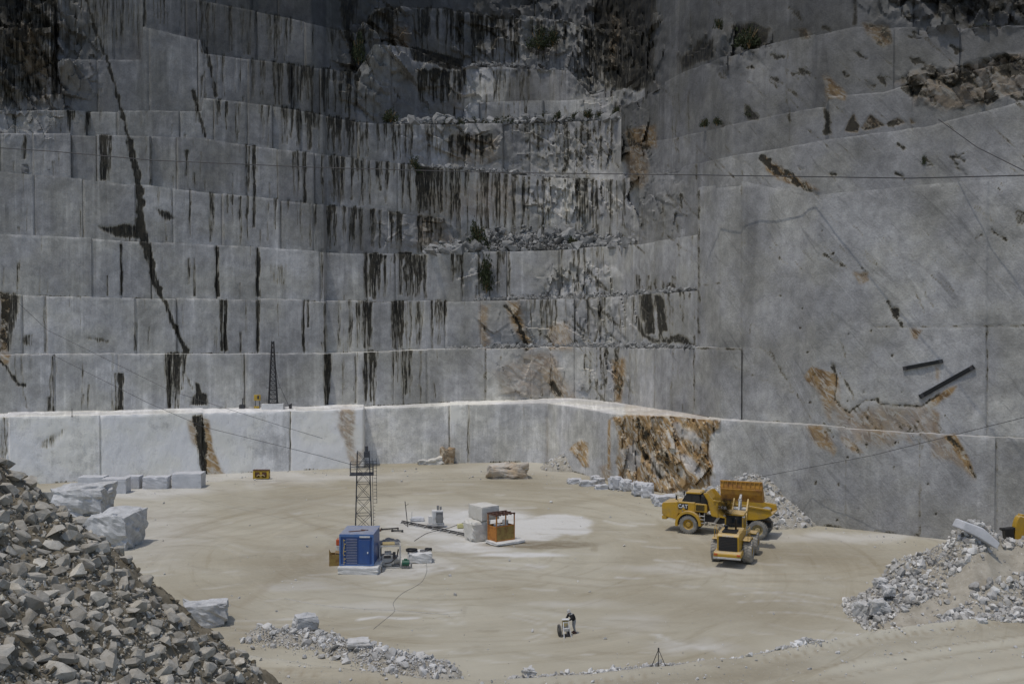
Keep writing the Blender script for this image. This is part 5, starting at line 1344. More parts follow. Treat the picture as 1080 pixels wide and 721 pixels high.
# ---- articulated dump truck, front to the left
def make_truck():
    hx, hy = -.910, .414
    yaw = math.atan2(hy, hx)
    t = empty('dump_truck', (22.06, 104.8, .02), yaw, 'yellow articulated dump truck facing left beside the rust cliff, being loaded', 'dump truck')
    Y, B = M['yellow'], M['black']
    # bonnet with its sloping nose and belly
    mb = MB(); mb.prism([(6.45, 1.75), (6.52, 2.75), (6.38, 2.98), (4.55, 3.18), (3.0, 3.18), (3.0, 2.05), (4.75, 1.95), (4.95, 1.30), (6.05, 1.50)], -1.28, 1.28)
    bonnet = mb.build('bonnet', Y, t, .07)
    g = MB().box((6.50, 0, 2.32), (.10, 2.1, .95)).build('grille', B, bonnet, .02)
    mb = MB(); mb.box((6.25, 0, 1.42), (.5, 2.5, .38)); mb.build('bumper', Y, t, .06)
    for s in (-1, 1):
        MB().box((6.54, s * .95, 1.85), (.06, .36, .2)).build('headlight', M['white'], t, .02)
        # fender arch
        mb = MB(); n = 14; pr = []
        for i in range(n + 1):
            a = R_(-12) + R_(196) * i / n; pr.append((3.6 + 1.36 * math.cos(a), .98 + 1.36 * math.sin(a)))
        for i in range(n, -1, -1):
            a = R_(-12) + R_(196) * i / n; pr.append((3.6 + 1.10 * math.cos(a), .98 + 1.10 * math.sin(a)))
        y0, y1 = (.75, 1.78) if s > 0 else (-1.78, -.75)
        b = len(mb.v); m = 2 * (n + 1)
        vs = [(p[0], y0, p[1]) for p in pr] + [(p[0], y1, p[1]) for p in pr]; fs = []
        for i in range(n):
            j = 2 * n + 1 - i
            fs += [(i, i + 1, j - 1, j), (i + m, j + m, j - 1 + m, i + 1 + m), (i, i + m, i + 1 + m, i + 1), (j, j - 1, j - 1 + m, j + m)]
        fs += [(0, 2 * n + 1, 2 * n + 1 + m, m), (n, n + m, n + 1 + m, n + 1)]
        mb.add(vs, fs); mb.build('mudguard', Y, t, .02)
        wheel(t, (3.6, s * 1.36, .95), .95, .70, M['tyre_worn'], Y, s)
        wheel(t, (-1.65, s * 1.36, .95), .95, .70, M['tyre_worn'], M['tan'], s)
        wheel(t, (-3.45, s * 1.36, .95), .95, .70, M['tyre_worn'], M['tan'], s)
        mb = MB(); mb.tube([(1.0, s * .95, 1.25), (.1, s * .95, 2.55)], .13, 12); mb.tube([(.35, s * .95, 2.2), (-.25, s * .95, 3.0)], .07, 10)
        mb.build('hoist_cylinder', M['offwhite'], t, 0, True)
        mb = MB(); mb.tube([(4.75, s * 1.25, 3.2), (4.85, s * 1.5, 3.55)], .03, 6); mb.box((4.87, s * 1.55, 3.62), (.10, .28, .42)); mb.build('mirror', B, t, .02)
    # cab
    cab = MB().prism([(4.45, 3.05), (4.42, 3.2), (3.95, 4.05), (2.55, 4.08), (2.45, 3.05)], -.95, .95).build('cab', B, t, .05)
    MB().prism([(4.05, 4.02), (4.0, 4.2), (2.6, 4.24), (2.45, 4.06)], -1.05, 1.05).build('roof', Y, cab, .05)
    for s in (-1, 1):
        MB().prism([(4.28, 3.22), (3.90, 3.92), (3.42, 3.92), (3.42, 3.22)], s * .955, s * .975).build('window', M['glass'], cab)
        MB().prism([(3.34, 3.22), (3.34, 3.92), (2.66, 3.94), (2.60, 3.22)], s * .955, s * .975).build('window', M['glass'], cab)
    MB().prism([(4.48, 3.2), (4.0, 4.02), (3.98, 4.0), (4.45, 3.18)], -.82, .82).build('windscreen', M['glass'], cab)
    mb = MB(); mb.prism([(2.42, 3.1), (2.42, 3.95), (1.95, 3.72), (1.7, 3.3), (1.7, 3.1)], -1.1, 1.1); mb.build('engine_cowl', B, t, .04)
    mb = MB(); mb.prism([(3.0, 2.25), (3.0, 3.1), (1.72, 3.1), (1.72, 2.25)], -1.3, 1.3); mb.build('engine_panel', Y, t, .04)
    for s in (-1, 1):
        v = MB()
        for i in range(6): v.box((2.45, s * 1.32, 2.45 + i * .1), (.9, .04, .05))
        v.build('vent', B, t)
    d = MB().box((4.22, 1.295, 2.72), (.98, .03, .62)).build('badge_panel', B, t)
    text_part('CAT', .52, (4.25, 1.325, 2.73), (math.pi / 2, 0, math.pi), M['white'], t, bold=.012)
    mb = MB(); mb.prism([(4.42, 2.35), (3.98, 2.35), (4.2, 2.66)], 1.316, 1.322); mb.build('emblem', Y, t)
    mb = MB(); mb.tube([(2.05, .9, 3.6), (2.05, .9, 4.35)], .08, 10); mb.build('exhaust_pipe', B, t, 0, True)
    mb = MB(); mb.tube([(4.3, 1.35, 2.0), (4.3, 1.35, 2.4)], .02, 6)
    for z in (1.2, 1.55, 1.9): mb.box((2.2, 1.45, z), (.55, .25, .05))
    mb.bar((1.95, 1.5, 1.15), (1.95, 1.5, 2.2), .05); mb.bar((2.45, 1.5, 1.15), (2.45, 1.5, 2.2), .05); mb.build('step', M['offwhite'], t)
    # chassis
    mb = MB(); mb.box((2.6, 0, 1.45), (4.2, 1.0, .6)); mb.box((-1.9, 0, 1.35), (5.4, .9, .5)); mb.tube([(.75, 0, 1.0), (.75, 0, 1.9)], .35, 14)
    for x in (3.6, -1.65, -3.45): mb.tube([(x, -1.1, .95), (x, 1.1, .95)], .28, 12)
    mb.bar((-1.65, 1.0, .95), (-3.45, 1.0, 1.0), .22, .26); mb.bar((-1.65, -1.0, .95), (-3.45, -1.0, 1.0), .22, .26)
    mb.build('chassis', M['dark_steel'], t, .02)
    # dump body: side plates, floor, front wall with spill guard, tail chute
    side = [(1.15, 2.0), (1.55, 3.55), (2.05, 4.25), (1.62, 4.32), (1.0, 3.62), (-1.0, 3.45), (-3.6, 3.25), (-4.75, 3.05), (-4.85, 2.55), (-4.2, 2.15), (-3.2, 1.95), (-.5, 1.85)]
    mb = MB()
    mb.prism(side, 1.50, 1.62); mb.prism(side, -1.62, -1.50)
    mb.prism([(1.1, 1.92), (1.15, 2.05), (-3.2, 2.02), (-4.85, 2.62), (-4.85, 2.5), (-3.2, 1.88)], -1.5, 1.5)
    mb.prism([(1.05, 2.0), (1.25, 2.0), (1.65, 3.5), (2.1, 4.22), (1.95, 4.26), (1.5, 3.55)], -1.5, 1.5)
    bodyo = mb.build('dump_body', Y, t, .03)
    mb = MB()
    for s in (-1, 1):
        mb.bar((1.0, s * 1.66, 3.6), (-4.7, s * 1.66, 3.06), .16, .16)
        for x in (.6, -.9, -2.4): mb.bar((x, s * 1.66, 1.9), (x, s * 1.66, 3.45 + .03 * x), .10, .16)
    mb.build('rail', Y, bodyo, .02)
    text_part('740B', .42, (.05, 1.68, 2.95), (math.pi / 2, 0, math.pi), M['white'], bodyo, bold=.01)
    # the load
    n = 26; gxx, gyy = np.meshgrid(np.linspace(-4.3, 1.35, n), np.linspace(-1.48, 1.48, 14))
    zz = 2.65 + .35 * np.exp(-((gxx + .8) / 1.8)**2 - (gyy / 1.2)**2) + (fbm(gxx * 1.3, gyy * 1.3, 4) - .5) * .5
    me = np_mesh('load', np.stack([gxx, gyy, zz], -1).reshape(-1, 3), grid_faces(14, n), M['rock_mid'])
    load = link('stone_load', me); load.matrix_world = Matrix.Translation(t.location) @ Matrix.Rotation(yaw, 4, 'Z'); load.location = Vector(t.location) + Vector((0, 0, 0))
    tag(load, 'grey broken stone heaped in the body of the dump truck', None, None, 'stuff')
    return t
make_truck()

# ---- wheel loader seen from behind, bucket raised
def make_loader():
    th = R_(21); hx, hy = math.sin(th), math.cos(th); yaw = math.atan2(hy, hx)
    t = empty('wheel_loader', (20.75, 94.6, .02), yaw, 'yellow wheel loader seen from behind with its bucket raised over the truck', 'wheel loader')
    Y, B = M['yellow'], M['black']
    eng = MB().prism([(-4.35, 1.35), (-4.42, 2.72), (-4.25, 2.92), (-1.1, 3.0), (-1.1, 1.35)], -.98, .98).build('engine_hood', Y, t, .07)
    gr = MB().box((-4.42, 0, 2.06), (.1, 1.62, 1.32)).build('grille', B, eng, .01)
    sl = MB()
    for i in range(9): sl.box((-4.478, 0, 1.5 + i * .14), (.02, 1.5, .025))
    sl.build('grille_bar', M['dark_steel'], gr)
    text_part('CATERPILLAR', .17, (-4.482, 0, 2.795), (math.pi / 2, 0, -math.pi / 2), M['white'], eng, bold=.006)
    MB().prism([(-4.85, .85), (-4.9, 1.25), (-4.7, 1.45), (-3.3, 1.45), (-3.3, .95)], -1.22, 1.22).build('counterweight', Y, t, .12)
    mb = MB(); mb.box((-4.93, 0, .92), (.10, 2.4, .16)); mb.build('bumper', M['offwhite'], t, .02)
    for s in (-1, 1):
        MB().box((-4.93, s * 1.0, 1.22), (.06, .3, .16)).build('tail_light', M['red'], t, .01)
        wheel(t, (-1.9, s * 1.42, 1.0), 1.0, .86, M['tyre_dusty'], Y, s, 22)
        wheel(t, (1.95, s * 1.42, 1.0), 1.0, .86, M['tyre_dusty'], Y, s, 22)
        mb = MB(); mb.prism([(-2.75, 2.14), (-2.6, 2.22), (-1.1, 2.22), (-.75, 1.95), (-.75, 1.85), (-1.15, 2.12), (-2.6, 2.12), (-2.72, 2.08)], s * .95, s * 1.7); mb.build('mudguard', Y, t, .03)
        mb = MB(); mb.prism([(1.2, 2.05), (2.7, 2.05), (2.9, 1.7), (2.8, 1.7), (2.62, 1.97), (1.2, 1.97)], s * 1.0, s * 1.7); mb.build('mudguard', Y, t, .03)
        mb = MB()   # handrails along the deck
        for x in (-3.8, -2.6, -1.4): mb.tube([(x, s * 1.5 if x > -3.2 else s * .95, 2.2), (x, s * 1.5 if x > -3.2 else s * .95, 3.15)], .025, 6)
        mb.tube([(-3.8, s * .95, 3.15), (-2.6, s * 1.5, 3.15), (-1.4, s * 1.5, 3.15)], .025, 6)
        mb.build('handrail', Y, t)
        mb = MB(); mb.bar((.75, s * .62, 2.75), (1.9, s * .66, 3.3), .16, .42); mb.bar((1.9, s * .66, 3.3), (3.55, s * .66, 4.75), .16, .42); mb.build('lift_arm', Y, t, .03)
        mb = MB(); mb.tube([(1.0, s * .62, 1.5), (1.7, s * .64, 2.4)], .12, 10); mb.tube([(1.7, s * .64, 2.4), (2.3, s * .66, 3.35)], .07, 10); mb.build('lift_cylinder', M['offwhite'], t, 0, True)
        MB().box((-.95, s * .85, 3.95), (.16, .22, .16)).build('work_light', M['white'], t, .02)
    # cab
    cab = MB(); cab.box((-.15, 0, 2.35), (1.75, 1.7, .75)); cabo = cab.build('cab', Y, t, .05)
    mb = MB()
    for x, y in ((-.98, -.8), (-.98, .8), (.68, -.8), (.68, .8), (-.2, .8), (-.2, -.8)): mb.bar((x, y, 2.7), (x * .94, y * .95, 4.05), .11)
    mb.build('cab_frame', Y, cabo, .01)
    MB().prism([(-1.1, 4.02), (-1.05, 4.2), (.8, 4.22), (.9, 4.02)], -.92, .92).build('roof', Y, cabo, .05)
    for s in (-1, 1): MB().box((-.15, s * .78, 3.38), (1.5, .02, 1.22)).build('window', M['glass'], cabo)
    MB().box((-.94, 0, 3.38), (.02, 1.44, 1.2)).build('rear_window', M['glass'], cabo); MB().box((.63, 0, 3.38), (.02, 1.44, 1.2)).build('windscreen', M['glass'], cabo)
    mb = MB(); mb.tube([(-2.2, -.35, 2.9), (-2.2, -.35, 3.9), (-2.32, -.35, 4.05)], .09, 10); mb.build('exhaust_pipe', B, t, 0, True)
    mb = MB(); mb.tube([(-2.9, .4, 2.9), (-2.9, .4, 3.35)], .14, 12); mb.tube([(-2.9, .4, 3.35), (-2.9, .4, 3.48)], .2, 12); mb.build('air_filter', B, t, 0, True)
    mb = MB(); mb.box((-3.2, 0, 3.03), (1.3, 1.3, .08)); mb.build('hood_vent', B, t, .02)
    # frame, joint, linkage
    mb = MB(); mb.box((1.6, 0, 1.45), (1.9, 1.1, 1.1)); mb.box((-2.2, 0, 1.2), (3.4, 1.2, .6)); mb.tube([(.35, 0, .85), (.35, 0, 1.95)], .3, 12)
    for x in (-1.9, 1.95): mb.tube([(x, -1.1, .96), (x, 1.1, .96)], .3, 12)
    mb.box((.8, 0, 2.3), (.5, 1.3, 1.1)); mb.build('chassis', M['dark_steel'], t, .03)
    mb = MB(); mb.tube([(2.7, -.66, 3.98), (2.7, .66, 3.98)], .2, 12); mb.bar((2.6, 0, 4.9), (2.75, 0, 3.75), .3, .34); mb.bar((2.6, 0, 4.9), (3.7, 0, 5.35), .2, .22)
    mb.tube([(.9, 0, 2.75), (1.7, 0, 3.8)], .13, 10); mb.tube([(1.7, 0, 3.8), (2.6, 0, 4.85)], .08, 10); mb.build('linkage', M['offwhite'], t, 0)
    # bucket, tipped forward: curved back seen from the cab side
    prof_o = [(3.30, 6.45), (3.22, 5.9), (3.3, 5.25), (3.6, 4.75), (4.1, 4.45), (4.9, 4.35), (5.35, 4.4)]
    prof_i = [(5.35, 4.48), (4.9, 4.45), (4.15, 4.57), (3.72, 4.84), (3.44, 5.29), (3.36, 5.9), (3.42, 6.43)]
    bk = MB(); bk.prism(prof_o + prof_i, -1.9, 1.9)
    sidep = prof_o + [(4.9, 4.9), (3.9, 6.0), (3.55, 6.5)]
    bk.prism(sidep, -1.98, -1.9); bk.prism(sidep, 1.9, 1.98)
    bo = bk.build('bucket', M['ochre'], t, .02)
    rb = MB()
    for i in range(9): rb.box((3.2, -1.7 + i * .425, 6.1), (.09, .08, .75))
    rb.box((3.26, 0, 6.5), (.16, 3.96, .12)); rb.box((3.17, 0, 5.75), (.1, 3.9, .1)); rb.build('rib', M['ochre'], bo, .01)
    th_ = MB()
    for i in range(8): th_.box((5.5, -1.75 + i * .5, 4.42), (.4, .14, .1))
    th_.build('bucket_tooth', M['steel'], bo, .01)
    return t
make_loader()

# exhaust smoke drifting from the loader
def smoke():
    m = bpy.data.materials.new('diesel_smoke'); m.use_nodes = True; nt = m.node_tree
    nt.nodes.remove(nt.nodes['Principled BSDF'])
    out = nt.nodes['Material Output']
    v = nt.nodes.new('ShaderNodeVolumePrincipled'); v.inputs['Color'].default_value = (.03, .03, .03, 1)
    tc = nt.nodes.new('ShaderNodeTexCoord').outputs['Object']
    n = noise(nt, tc, 1.9, 5, .65, dist=.6)
    ln = nt.nodes.new('ShaderNodeVectorMath'); ln.operation = 'LENGTH'; nt.links.new(tc, ln.inputs[0])
    fall = ramp(nt, ln.outputs['Value'], .25, 1.0, 1, 0)
    nt.links.new(mth(nt, 'MULTIPLY', mth(nt, 'MULTIPLY', ramp(nt, n, .42, .66), fall), 7.0), v.inputs['Density'])
    nt.links.new(v.outputs[0], out.inputs['Volume'])
    bm = bmesh.new(); bmesh.ops.create_icosphere(bm, subdivisions=3, radius=1); me = bpy.data.meshes.new('exhaust_smoke'); bm.to_mesh(me); bm.free()
    o = link('exhaust_smoke', me, m); o.location = U(765.5, 534, 93.2); o.scale = (1.15, .8, 1.35); o.rotation_euler = (0, -.4, 0)
    tag(o, 'dark puff of diesel smoke over the loader', None, None, 'stuff')
smoke()

# ---- excavator at the right edge of the picture (only its boom and hammer end show)
def make_excavator():
    base = Vector((47.5, 88.0, 1.0))
    t = empty('excavator', base, R_(180), 'yellow excavator reaching in at the right edge behind the gravel mound', 'excavator')
    Y = M['yellow']
    tipw = U(1066, 561, 86.5); tip = Vector((-(tipw.x - base.x), -(tipw.y - base.y), tipw.z - base.z))     # local frame is turned half round
    for s in (-1, 1):
        pr = [(-2.1, .45), (-1.8, .9), (1.8, .9), (2.1, .45), (1.8, .02), (-1.8, .02)]
        MB().prism(pr, s * 1.0 - .3, s * 1.0 + .3).build('track', M['rubber'], t, .05)
    mb = MB(); mb.box((-.5, 0, 1.75), (4.0, 2.7, 1.2)); mb.build('body', Y, t, .1)
    MB().box((-2.3, 0, 1.75), (.8, 2.7, 1.3)).build('counterweight', Y, t, .15)
    cab = MB().box((.8, .85, 2.9), (1.4, 1.1, 1.6)).build('cab', Y, t, .05)
    MB().box((.8, 1.41, 3.1), (1.1, .03, 1.0)).build('window', M['glass'], cab)
    # boom: a fat curved box girder
    pts = [(.9, -.2, 2.2), (2.6, tip.y * .3, 3.7), (4.2, tip.y * .6, 4.1)]
    mb = MB()
    for a, b in zip(pts[:-1], pts[1:]): mb.bar(a, b, .5, .75)
    mb.build('boom', Y, t, .06)
    # rounded digging arm seen on edge
    c = tip + Vector((-.75, 0, -.3)); mb = MB(); pr = []
    for i in range(13):
        a = R_(-70 + 150 * i / 12); pr.append((c.x + .55 * math.cos(a), c.z + 1.85 * math.sin(a) * .95))
    for i in range(12, -1, -1):
        a = R_(-70 + 150 * i / 12); pr.append((c.x - .75 + .35 * math.cos(a), c.z + 1.5 * math.sin(a) * .95))
    mb.prism(pr, c.y - .35, c.y + .35); mb.build('stick', Y, t, .03)
    mb = MB(); mb.bar(pts[-1], c + Vector((-.5, 0, 1.2)), .4, .5); mb.build('boom_joint', Y, t, .04)
    mb = MB(); p = U(1063.5, 564, 86.4); q = Vector((-(p.x - base.x), -(p.y - base.y), p.z - base.z))
    mb.box(q, (.75, .6, 1.2), (0, .12, 0)); mb.box(q + Vector((.1, 0, .55)), (1.15, .5, .18), (0, .1, 0)); mb.box(q + Vector((.45, 0, -.6)), (.3, .5, .3)); mb.build('bracket', M['black'], t, .03)
make_excavator()

# ------------------------------------------------------------------ lattice masts
def lattice(parent, w0, w1, h, nseg, r, mat, name='frame', z0=0, dup=True):
    mb = MB()
    cs = ((-1, -1), (1, -1), (1, 1), (-1, 1))
    W = lambda z: (w0 + (w1 - w0) * (z / h)) / 2
    for cx, cy in cs: mb.bar((cx * W(0), cy * W(0), z0), (cx * W(h), cy * W(h), z0 + h), r * 1.35)
    for i in range(nseg):
        za, zb = h * i / nseg, h * (i + 1) / nseg
        for k in range(4):
            a, b = cs[k], cs[(k + 1) % 4]
            mb.bar((a[0] * W(za), a[1] * W(za), z0 + za), (b[0] * W(za), b[1] * W(za), z0 + za), r)
            mb.bar((a[0] * W(za), a[1] * W(za), z0 + za), (b[0] * W(zb), b[1] * W(zb), z0 + zb), r * .8)
            mb.bar((b[0] * W(za), b[1] * W(za), z0 + za), (a[0] * W(zb), a[1] * W(zb), z0 + zb), r * .8)
    return mb.build(name, mat, parent)
p = G(383.5, 575, 0)
mast = empty('lattice_mast', (p.x, p.y, 0), .12, 'grey lattice mast with a small railed platform behind the blue cabin', 'lattice mast')
hm = 22 - (470 - 337) * p.y / F
lattice(mast, 1.65, 1.15, 9.2, 6, .045, M['mast_steel'])
mb = MB(); mb.box((-.15, 0, 7.0), (2.3, 1.7, .10))
for x in (-1.25, .95):
    for y in (-.8, .8): mb.bar((x, y, 7.0), (x, y, 8.1), .05)
for z in (7.55, 8.1): mb.bar((-1.25, -.8, z), (.95, -.8, z), .05); mb.bar((-1.25, .8, z), (.95, .8, z), .05); mb.bar((-1.25, -.8, z), (-1.25, .8, z), .05)
mb.build('platform', M['mast_steel'], mast)
mb = MB(); mb.bar((1.0, -.5, .3), (.85, -.5, 8.6), .05); mb.bar((1.3, -.5, 4.2), (1.25, -.5, 8.6), .045)
for i in range(24): mb.bar((.98, -.5, .5 + i * .34), (1.32 if i > 10 else 1.15, -.5, .5 + i * .34), .035)
mb.build('ladder', M['mast_steel'], mast)
mb = MB(); mb.box((.3, 0, 8.9), (.5, .5, .55)); mb.tube([(.3, 0, 9.1), (.3, 0, 9.7)], .16, 10); mb.build('winch_head', M['mast_steel'], mast, .02)
for cx, cy in ((-1, -1), (1, -1), (1, 1), (-1, 1)):
    pass
MB().box((0, 0, .1), (2.2, 2.2, .3)).build('footing', M['concrete'], mast, .03)

zl = float(LEDGE[1](288)); yl = 22 - zl; yl = (CAM_H - zl) / -float(slope(430.5))
py_ = U(288, 430, yl)
pyl = empty('lattice_pylon', (py_.x, yl, zl), .1, 'thin tapering lattice pylon standing on the white ledge of the lowest wall', 'lattice pylon')
MB().box((0, 0, .3), (3.2, 1.6, .9)).build('footing', M['concrete'], pyl, .04)
lattice(pyl, 1.25, .28, 9.3, 14, .075, M['dark_steel'], z0=.75)
mb = MB(); mb.bar((-1.0, 0, 3.1), (1.05, 0, 3.1), .08); mb.bar((-.9, 0, .75), (-.9, 0, 1.8), .05); mb.bar((-2, -.2, .78), (1.4, -.2, .78), .06); mb.build('crossbar', M['dark_steel'], pyl)
mb = MB(); mb.tube([(.25, 0, 7.0), (.85, -.3, 3.8), (2.4, -.4, .3)], .03, 5); mb.build('stay', M['dark_steel'], pyl)
MB().prism([(2.35, 0), (2.75, 0), (2.75, .75), (2.35, .55)], -.3, .3).build('anchor', M['dark_steel'], pyl, .02)
def on_ledge(px, py):
    z = float(LEDGE[1](px)); y = (CAM_H - z) / -float(slope(py)); q = U(px, py, y); return Vector((q.x, y, z))
q = on_ledge(271.5, 430)
bx = empty('control_box', q, .1, 'small yellow box on a stand beside the lattice pylon on the ledge', 'control box')
MB().box((0, 0, 1.55), (.95, .4, .85)).build('cabinet', M['signyellow'], bx, .03)
mb = MB(); mb.bar((-.3, 0, -.1), (-.3, 0, 1.2), .08); mb.bar((.3, 0, -.1), (.3, 0, 1.2), .08); mb.box((.15, -.21, 1.6), (.3, .03, .5)); mb.build('stand', M['dark_steel'], bx)
MB().box((-.1, 0, .12), (.75, .5, .28)).build('foot', M['signyellow'], bx, .02)
q = on_ledge(255.5, 430.5)
pm = empty('water_pump', q, 0, 'small dark pump with an upright pipe on the ledge, left of the yellow box', 'pump')
mb = MB(); mb.box((0, 0, .35), (.7, .5, .5)); mb.tube([(-.45, 0, .35), (.45, 0, .35)], .2, 10); mb.box((0, 0, .06), (.9, .6, .1)); mb.build('body', M['dark_steel'], pm, .02)
mb = MB(); mb.tube([(.05, 0, .5), (.05, 0, 1.5)], .07, 8); mb.build('pipe', M['dark_steel'], pm)
mb = MB(); mb.tube([(.4, -.1, .1), (1.2, -.3, .05), (2.0, -.2, .05)], .05, 6); mb.build('hose', M['black'], pm)
# thin survey pole further left on the ledge
q = on_ledge(76, 439); mb = MB(); mb.tube([(q.x, q.y, q.z - .1), (q.x, q.y, q.z + 1.1)], .04, 6); mb.tube([(q.x - .12, q.y, q.z + .02), (q.x + .12, q.y, q.z + .02)], .05, 6)
tag(mb.build('post', M['dark_steel']), 'lone thin short post on the white ledge at the left', 'post')

# steel beams fixed to the right-hand slab
def slab_y(px): return float(D2(px)) + ROFF['a'] - .45
for (x0, y0, x1, y1, w, lb) in [(952.5, 388.5, 994.5, 380.5, .30, 'short dark steel beam fixed across the grey right slab, upper of two'), (970, 418.5, 1027.5, 386.5, .36, 'long dark steel beam slanting up the grey right slab, lower of two')]:
    def at_(px, py):
        y = slab_y(px); z = float(U(px, py, y).z); y += RLEAN['a'] * (z - 9.5) ; return U(px, py, y - .12)
    a, b = at_(x0, y0), at_(x1, y1)
    mb = MB(); d = (b - a).normalized(); nrm = Vector((-.6, -.8, 0)); up = d.cross(nrm).normalized()
    mb.bar(a, b, .34, .08)
    for s in (-1, 1):
        mb.bar(a + up * s * w * .5, b + up * s * w * .5, .34, .08)
    q = (b - a).to_track_quat('X', 'Z').to_matrix()
    mb.bar(a + nrm * .05, b + nrm * .05, .10, w * .95)
    L = (b - a).length; nb_ = int(L / .45)
    beam = mb.build('steel_beam', M['black'])
    tag(beam, lb, 'steel beam')
    for s in (.05, .95):
        bb = MB(); c = a.lerp(b, s); bb.box(c, (.3, .4, w * 1.25), q); bb.build('end_plate', M['dark_steel'], beam)

# ------------------------------------------------------------------ cables across the pit
def cable(pts, r, label, name='cable', mat='dark_steel', sag=0.0, n=24):
    P = [Vector(p) for p in pts]; out = []
    for i in range(len(P) - 1):
        for k in range(n):
            t = k / n; q = P[i].lerp(P[i + 1], t); q.z -= sag * 4 * t * (1 - t); out.append(q)
    out.append(P[-1])
    mb = MB(); mb.tube(out, r, 5)
    return tag(mb.build(name, M[mat], None, 0, True), label, 'cable')
cable([U(-120, 148, 128), U(0, 156, 129), U(60, 160, 129.5), U(160, 169, 130.5), U(330, 176.5, 132), U(520, 182, 132), U(730, 184.5, 126), U(960, 188, 100), U(1080, 185, 90), U(1200, 178, 80)], .055, 'long dark cable spanning the whole quarry above the middle benches', n=10)
cable([U(55, 374, 134), U(157, 425, 126), U(215, 450, 118), U(340, 481, 104), U(379, 492, G(383.5, 575).y)], .026, 'thin cable running down from the left wall to the lattice mast', n=8)
cable([U(1120, 430, 88), U(1080, 440, 92), U(920, 480, 103.5), U(797, 503.5, 112.5)], .026, 'thin cable sloping down across the right wall towards the stone heap', n=8)
cable([U(990, 126, 104.0), U(1030, 155, 100), U(1100, 190, 95)], .05, 'short dark cable hanging down the tilted slab at upper right', n=8)
cable([U(20, 320, 133), U(50, 348, 132), U(180, 412, 128), U(300, 450, 120), U(340, 462, 118)], .025, 'faint second cable hanging before the left benches', n=8)
# black hose lying on the floor
def floor_line(pxs, r, label, name, mat, cat):
    pts = []
    P = [G(*p) for p in pxs]
    for i in range(len(P) - 1):
        p0, p1, p2, p3 = P[max(i - 1, 0)], P[i], P[i + 1], P[min(i + 2, len(P) - 1)]
        for k in range(8):
            t = k / 8
            q = .5 * (2 * p1 + (p2 - p0) * t + (2 * p0 - 5 * p1 + 4 * p2 - p3) * t * t + (3 * p1 - p0 - 3 * p2 + p3) * t ** 3)
            q.z = h0(q.x, q.y) + r * .6; pts.append(q)
    mb = MB(); mb.tube(pts, r, 6)
    return tag(mb.build(name, M[mat], None, 0, True), label, cat)
floor_line([(449, 590), (450, 603), (443, 616), (425, 626), (415, 636), (416, 645), (404, 655), (393, 664)], .016, 'thin dark hose trailing from the white slab across the muddy floor', 'hose', 'tarp', 'hose')
floor_line([(437, 570), (450, 562), (470, 557), (490, 550)], .03, 'thin dark cable on the dusty floor beside the saw rails', 'cable', 'black', 'cable')
floor_line([(300, 632), (350, 640), (430, 645), (476, 648)], .02, 'thin pale line lying across the floor near the road ridge', 'cable', 'offwhite', 'cable')

# ------------------------------------------------------------------ the workshop corner: blue cabin and clutter
def at_floor(px, py, z=0): return G(px, py, z)
pc = at_floor(377, 606)
sc = pc.y / F
slabo = rough_block('stone_plinth', (pc.x + .1, pc.y + 2.0, -.05), (3.55, 4.6, .78), -.02, M['concrete'], 'white stone plinth under the blue cabin', 'plinth', None, 81, .06)
cz = .72
cab = empty('site_cabin', (pc.x - .12, pc.y + .35, cz), -.03, 'blue steel cabin with louvres and a door on a white plinth', 'cabin')
W, Dp, Hh = 2.85, 3.6, 2.72
MB().box((0, Dp / 2, Hh / 2), (W, Dp, Hh)).build('shell', M['blue'], cab, .03)
fr = MB(); fr.box((-W / 2 - .01, -.02, Hh / 2), (.12, .12, Hh)); fr.box((W / 2 + .01, -.02, Hh / 2), (.12, .12, Hh)); fr.box((0, -.02, Hh - .1), (W, .11, .24)); fr.box((0, -.02, .06), (W, .11, .12)); fr.build('frame', M['blue_pale'], cab, .01)
lv = MB()
for i in range(16): lv.box((-.42, -.03, .22 + i * .14), (.95, .08, .05), (.5, 0, 0))
lv.build('louvre', M['blue'], cab)
door = MB().box((.68, -.035, 1.2), (.95, .07, 2.1)).build('door', M['blue_pale'], cab, .01); door.data.materials[0] = M['blue']
MB().box((.98, -.1, 1.15), (.10, .07, .16)).build('handle', M['white'], door, .01)
MB().box((.72, -.085, 2.52), (.9, .02, .14)).build('sign_plate', M['white'], cab)
cc = MB(); cc.tube([(-1.12, -.09, 2.3), (-1.05, -.11, 1.7), (-1.13, -.09, 1.1), (-1.07, -.11, .5), (-1.1, -.09, .1)], .045, 6)
for i in range(7): cc.box((-1.05 + .05 * (i % 2), -.1, .3 + i * .32), (.16, .05, .07))
cc.build('cable_bundle', M['tan'], cab)
tr = MB(); tr.box((-.2, 1.2, Hh + .04), (1.4, .25, .05), (0, 0, .4)); tr.box((.4, 1.7, Hh + .04), (.7, .12, .06), (0, 0, -.3)); tr.build('roof_batten', M['rust_brown'], cab)
MB().box((0, Dp / 2, Hh + .012), (W + .1, Dp + .1, .03)).build('roof', M['blue_pale'], cab)

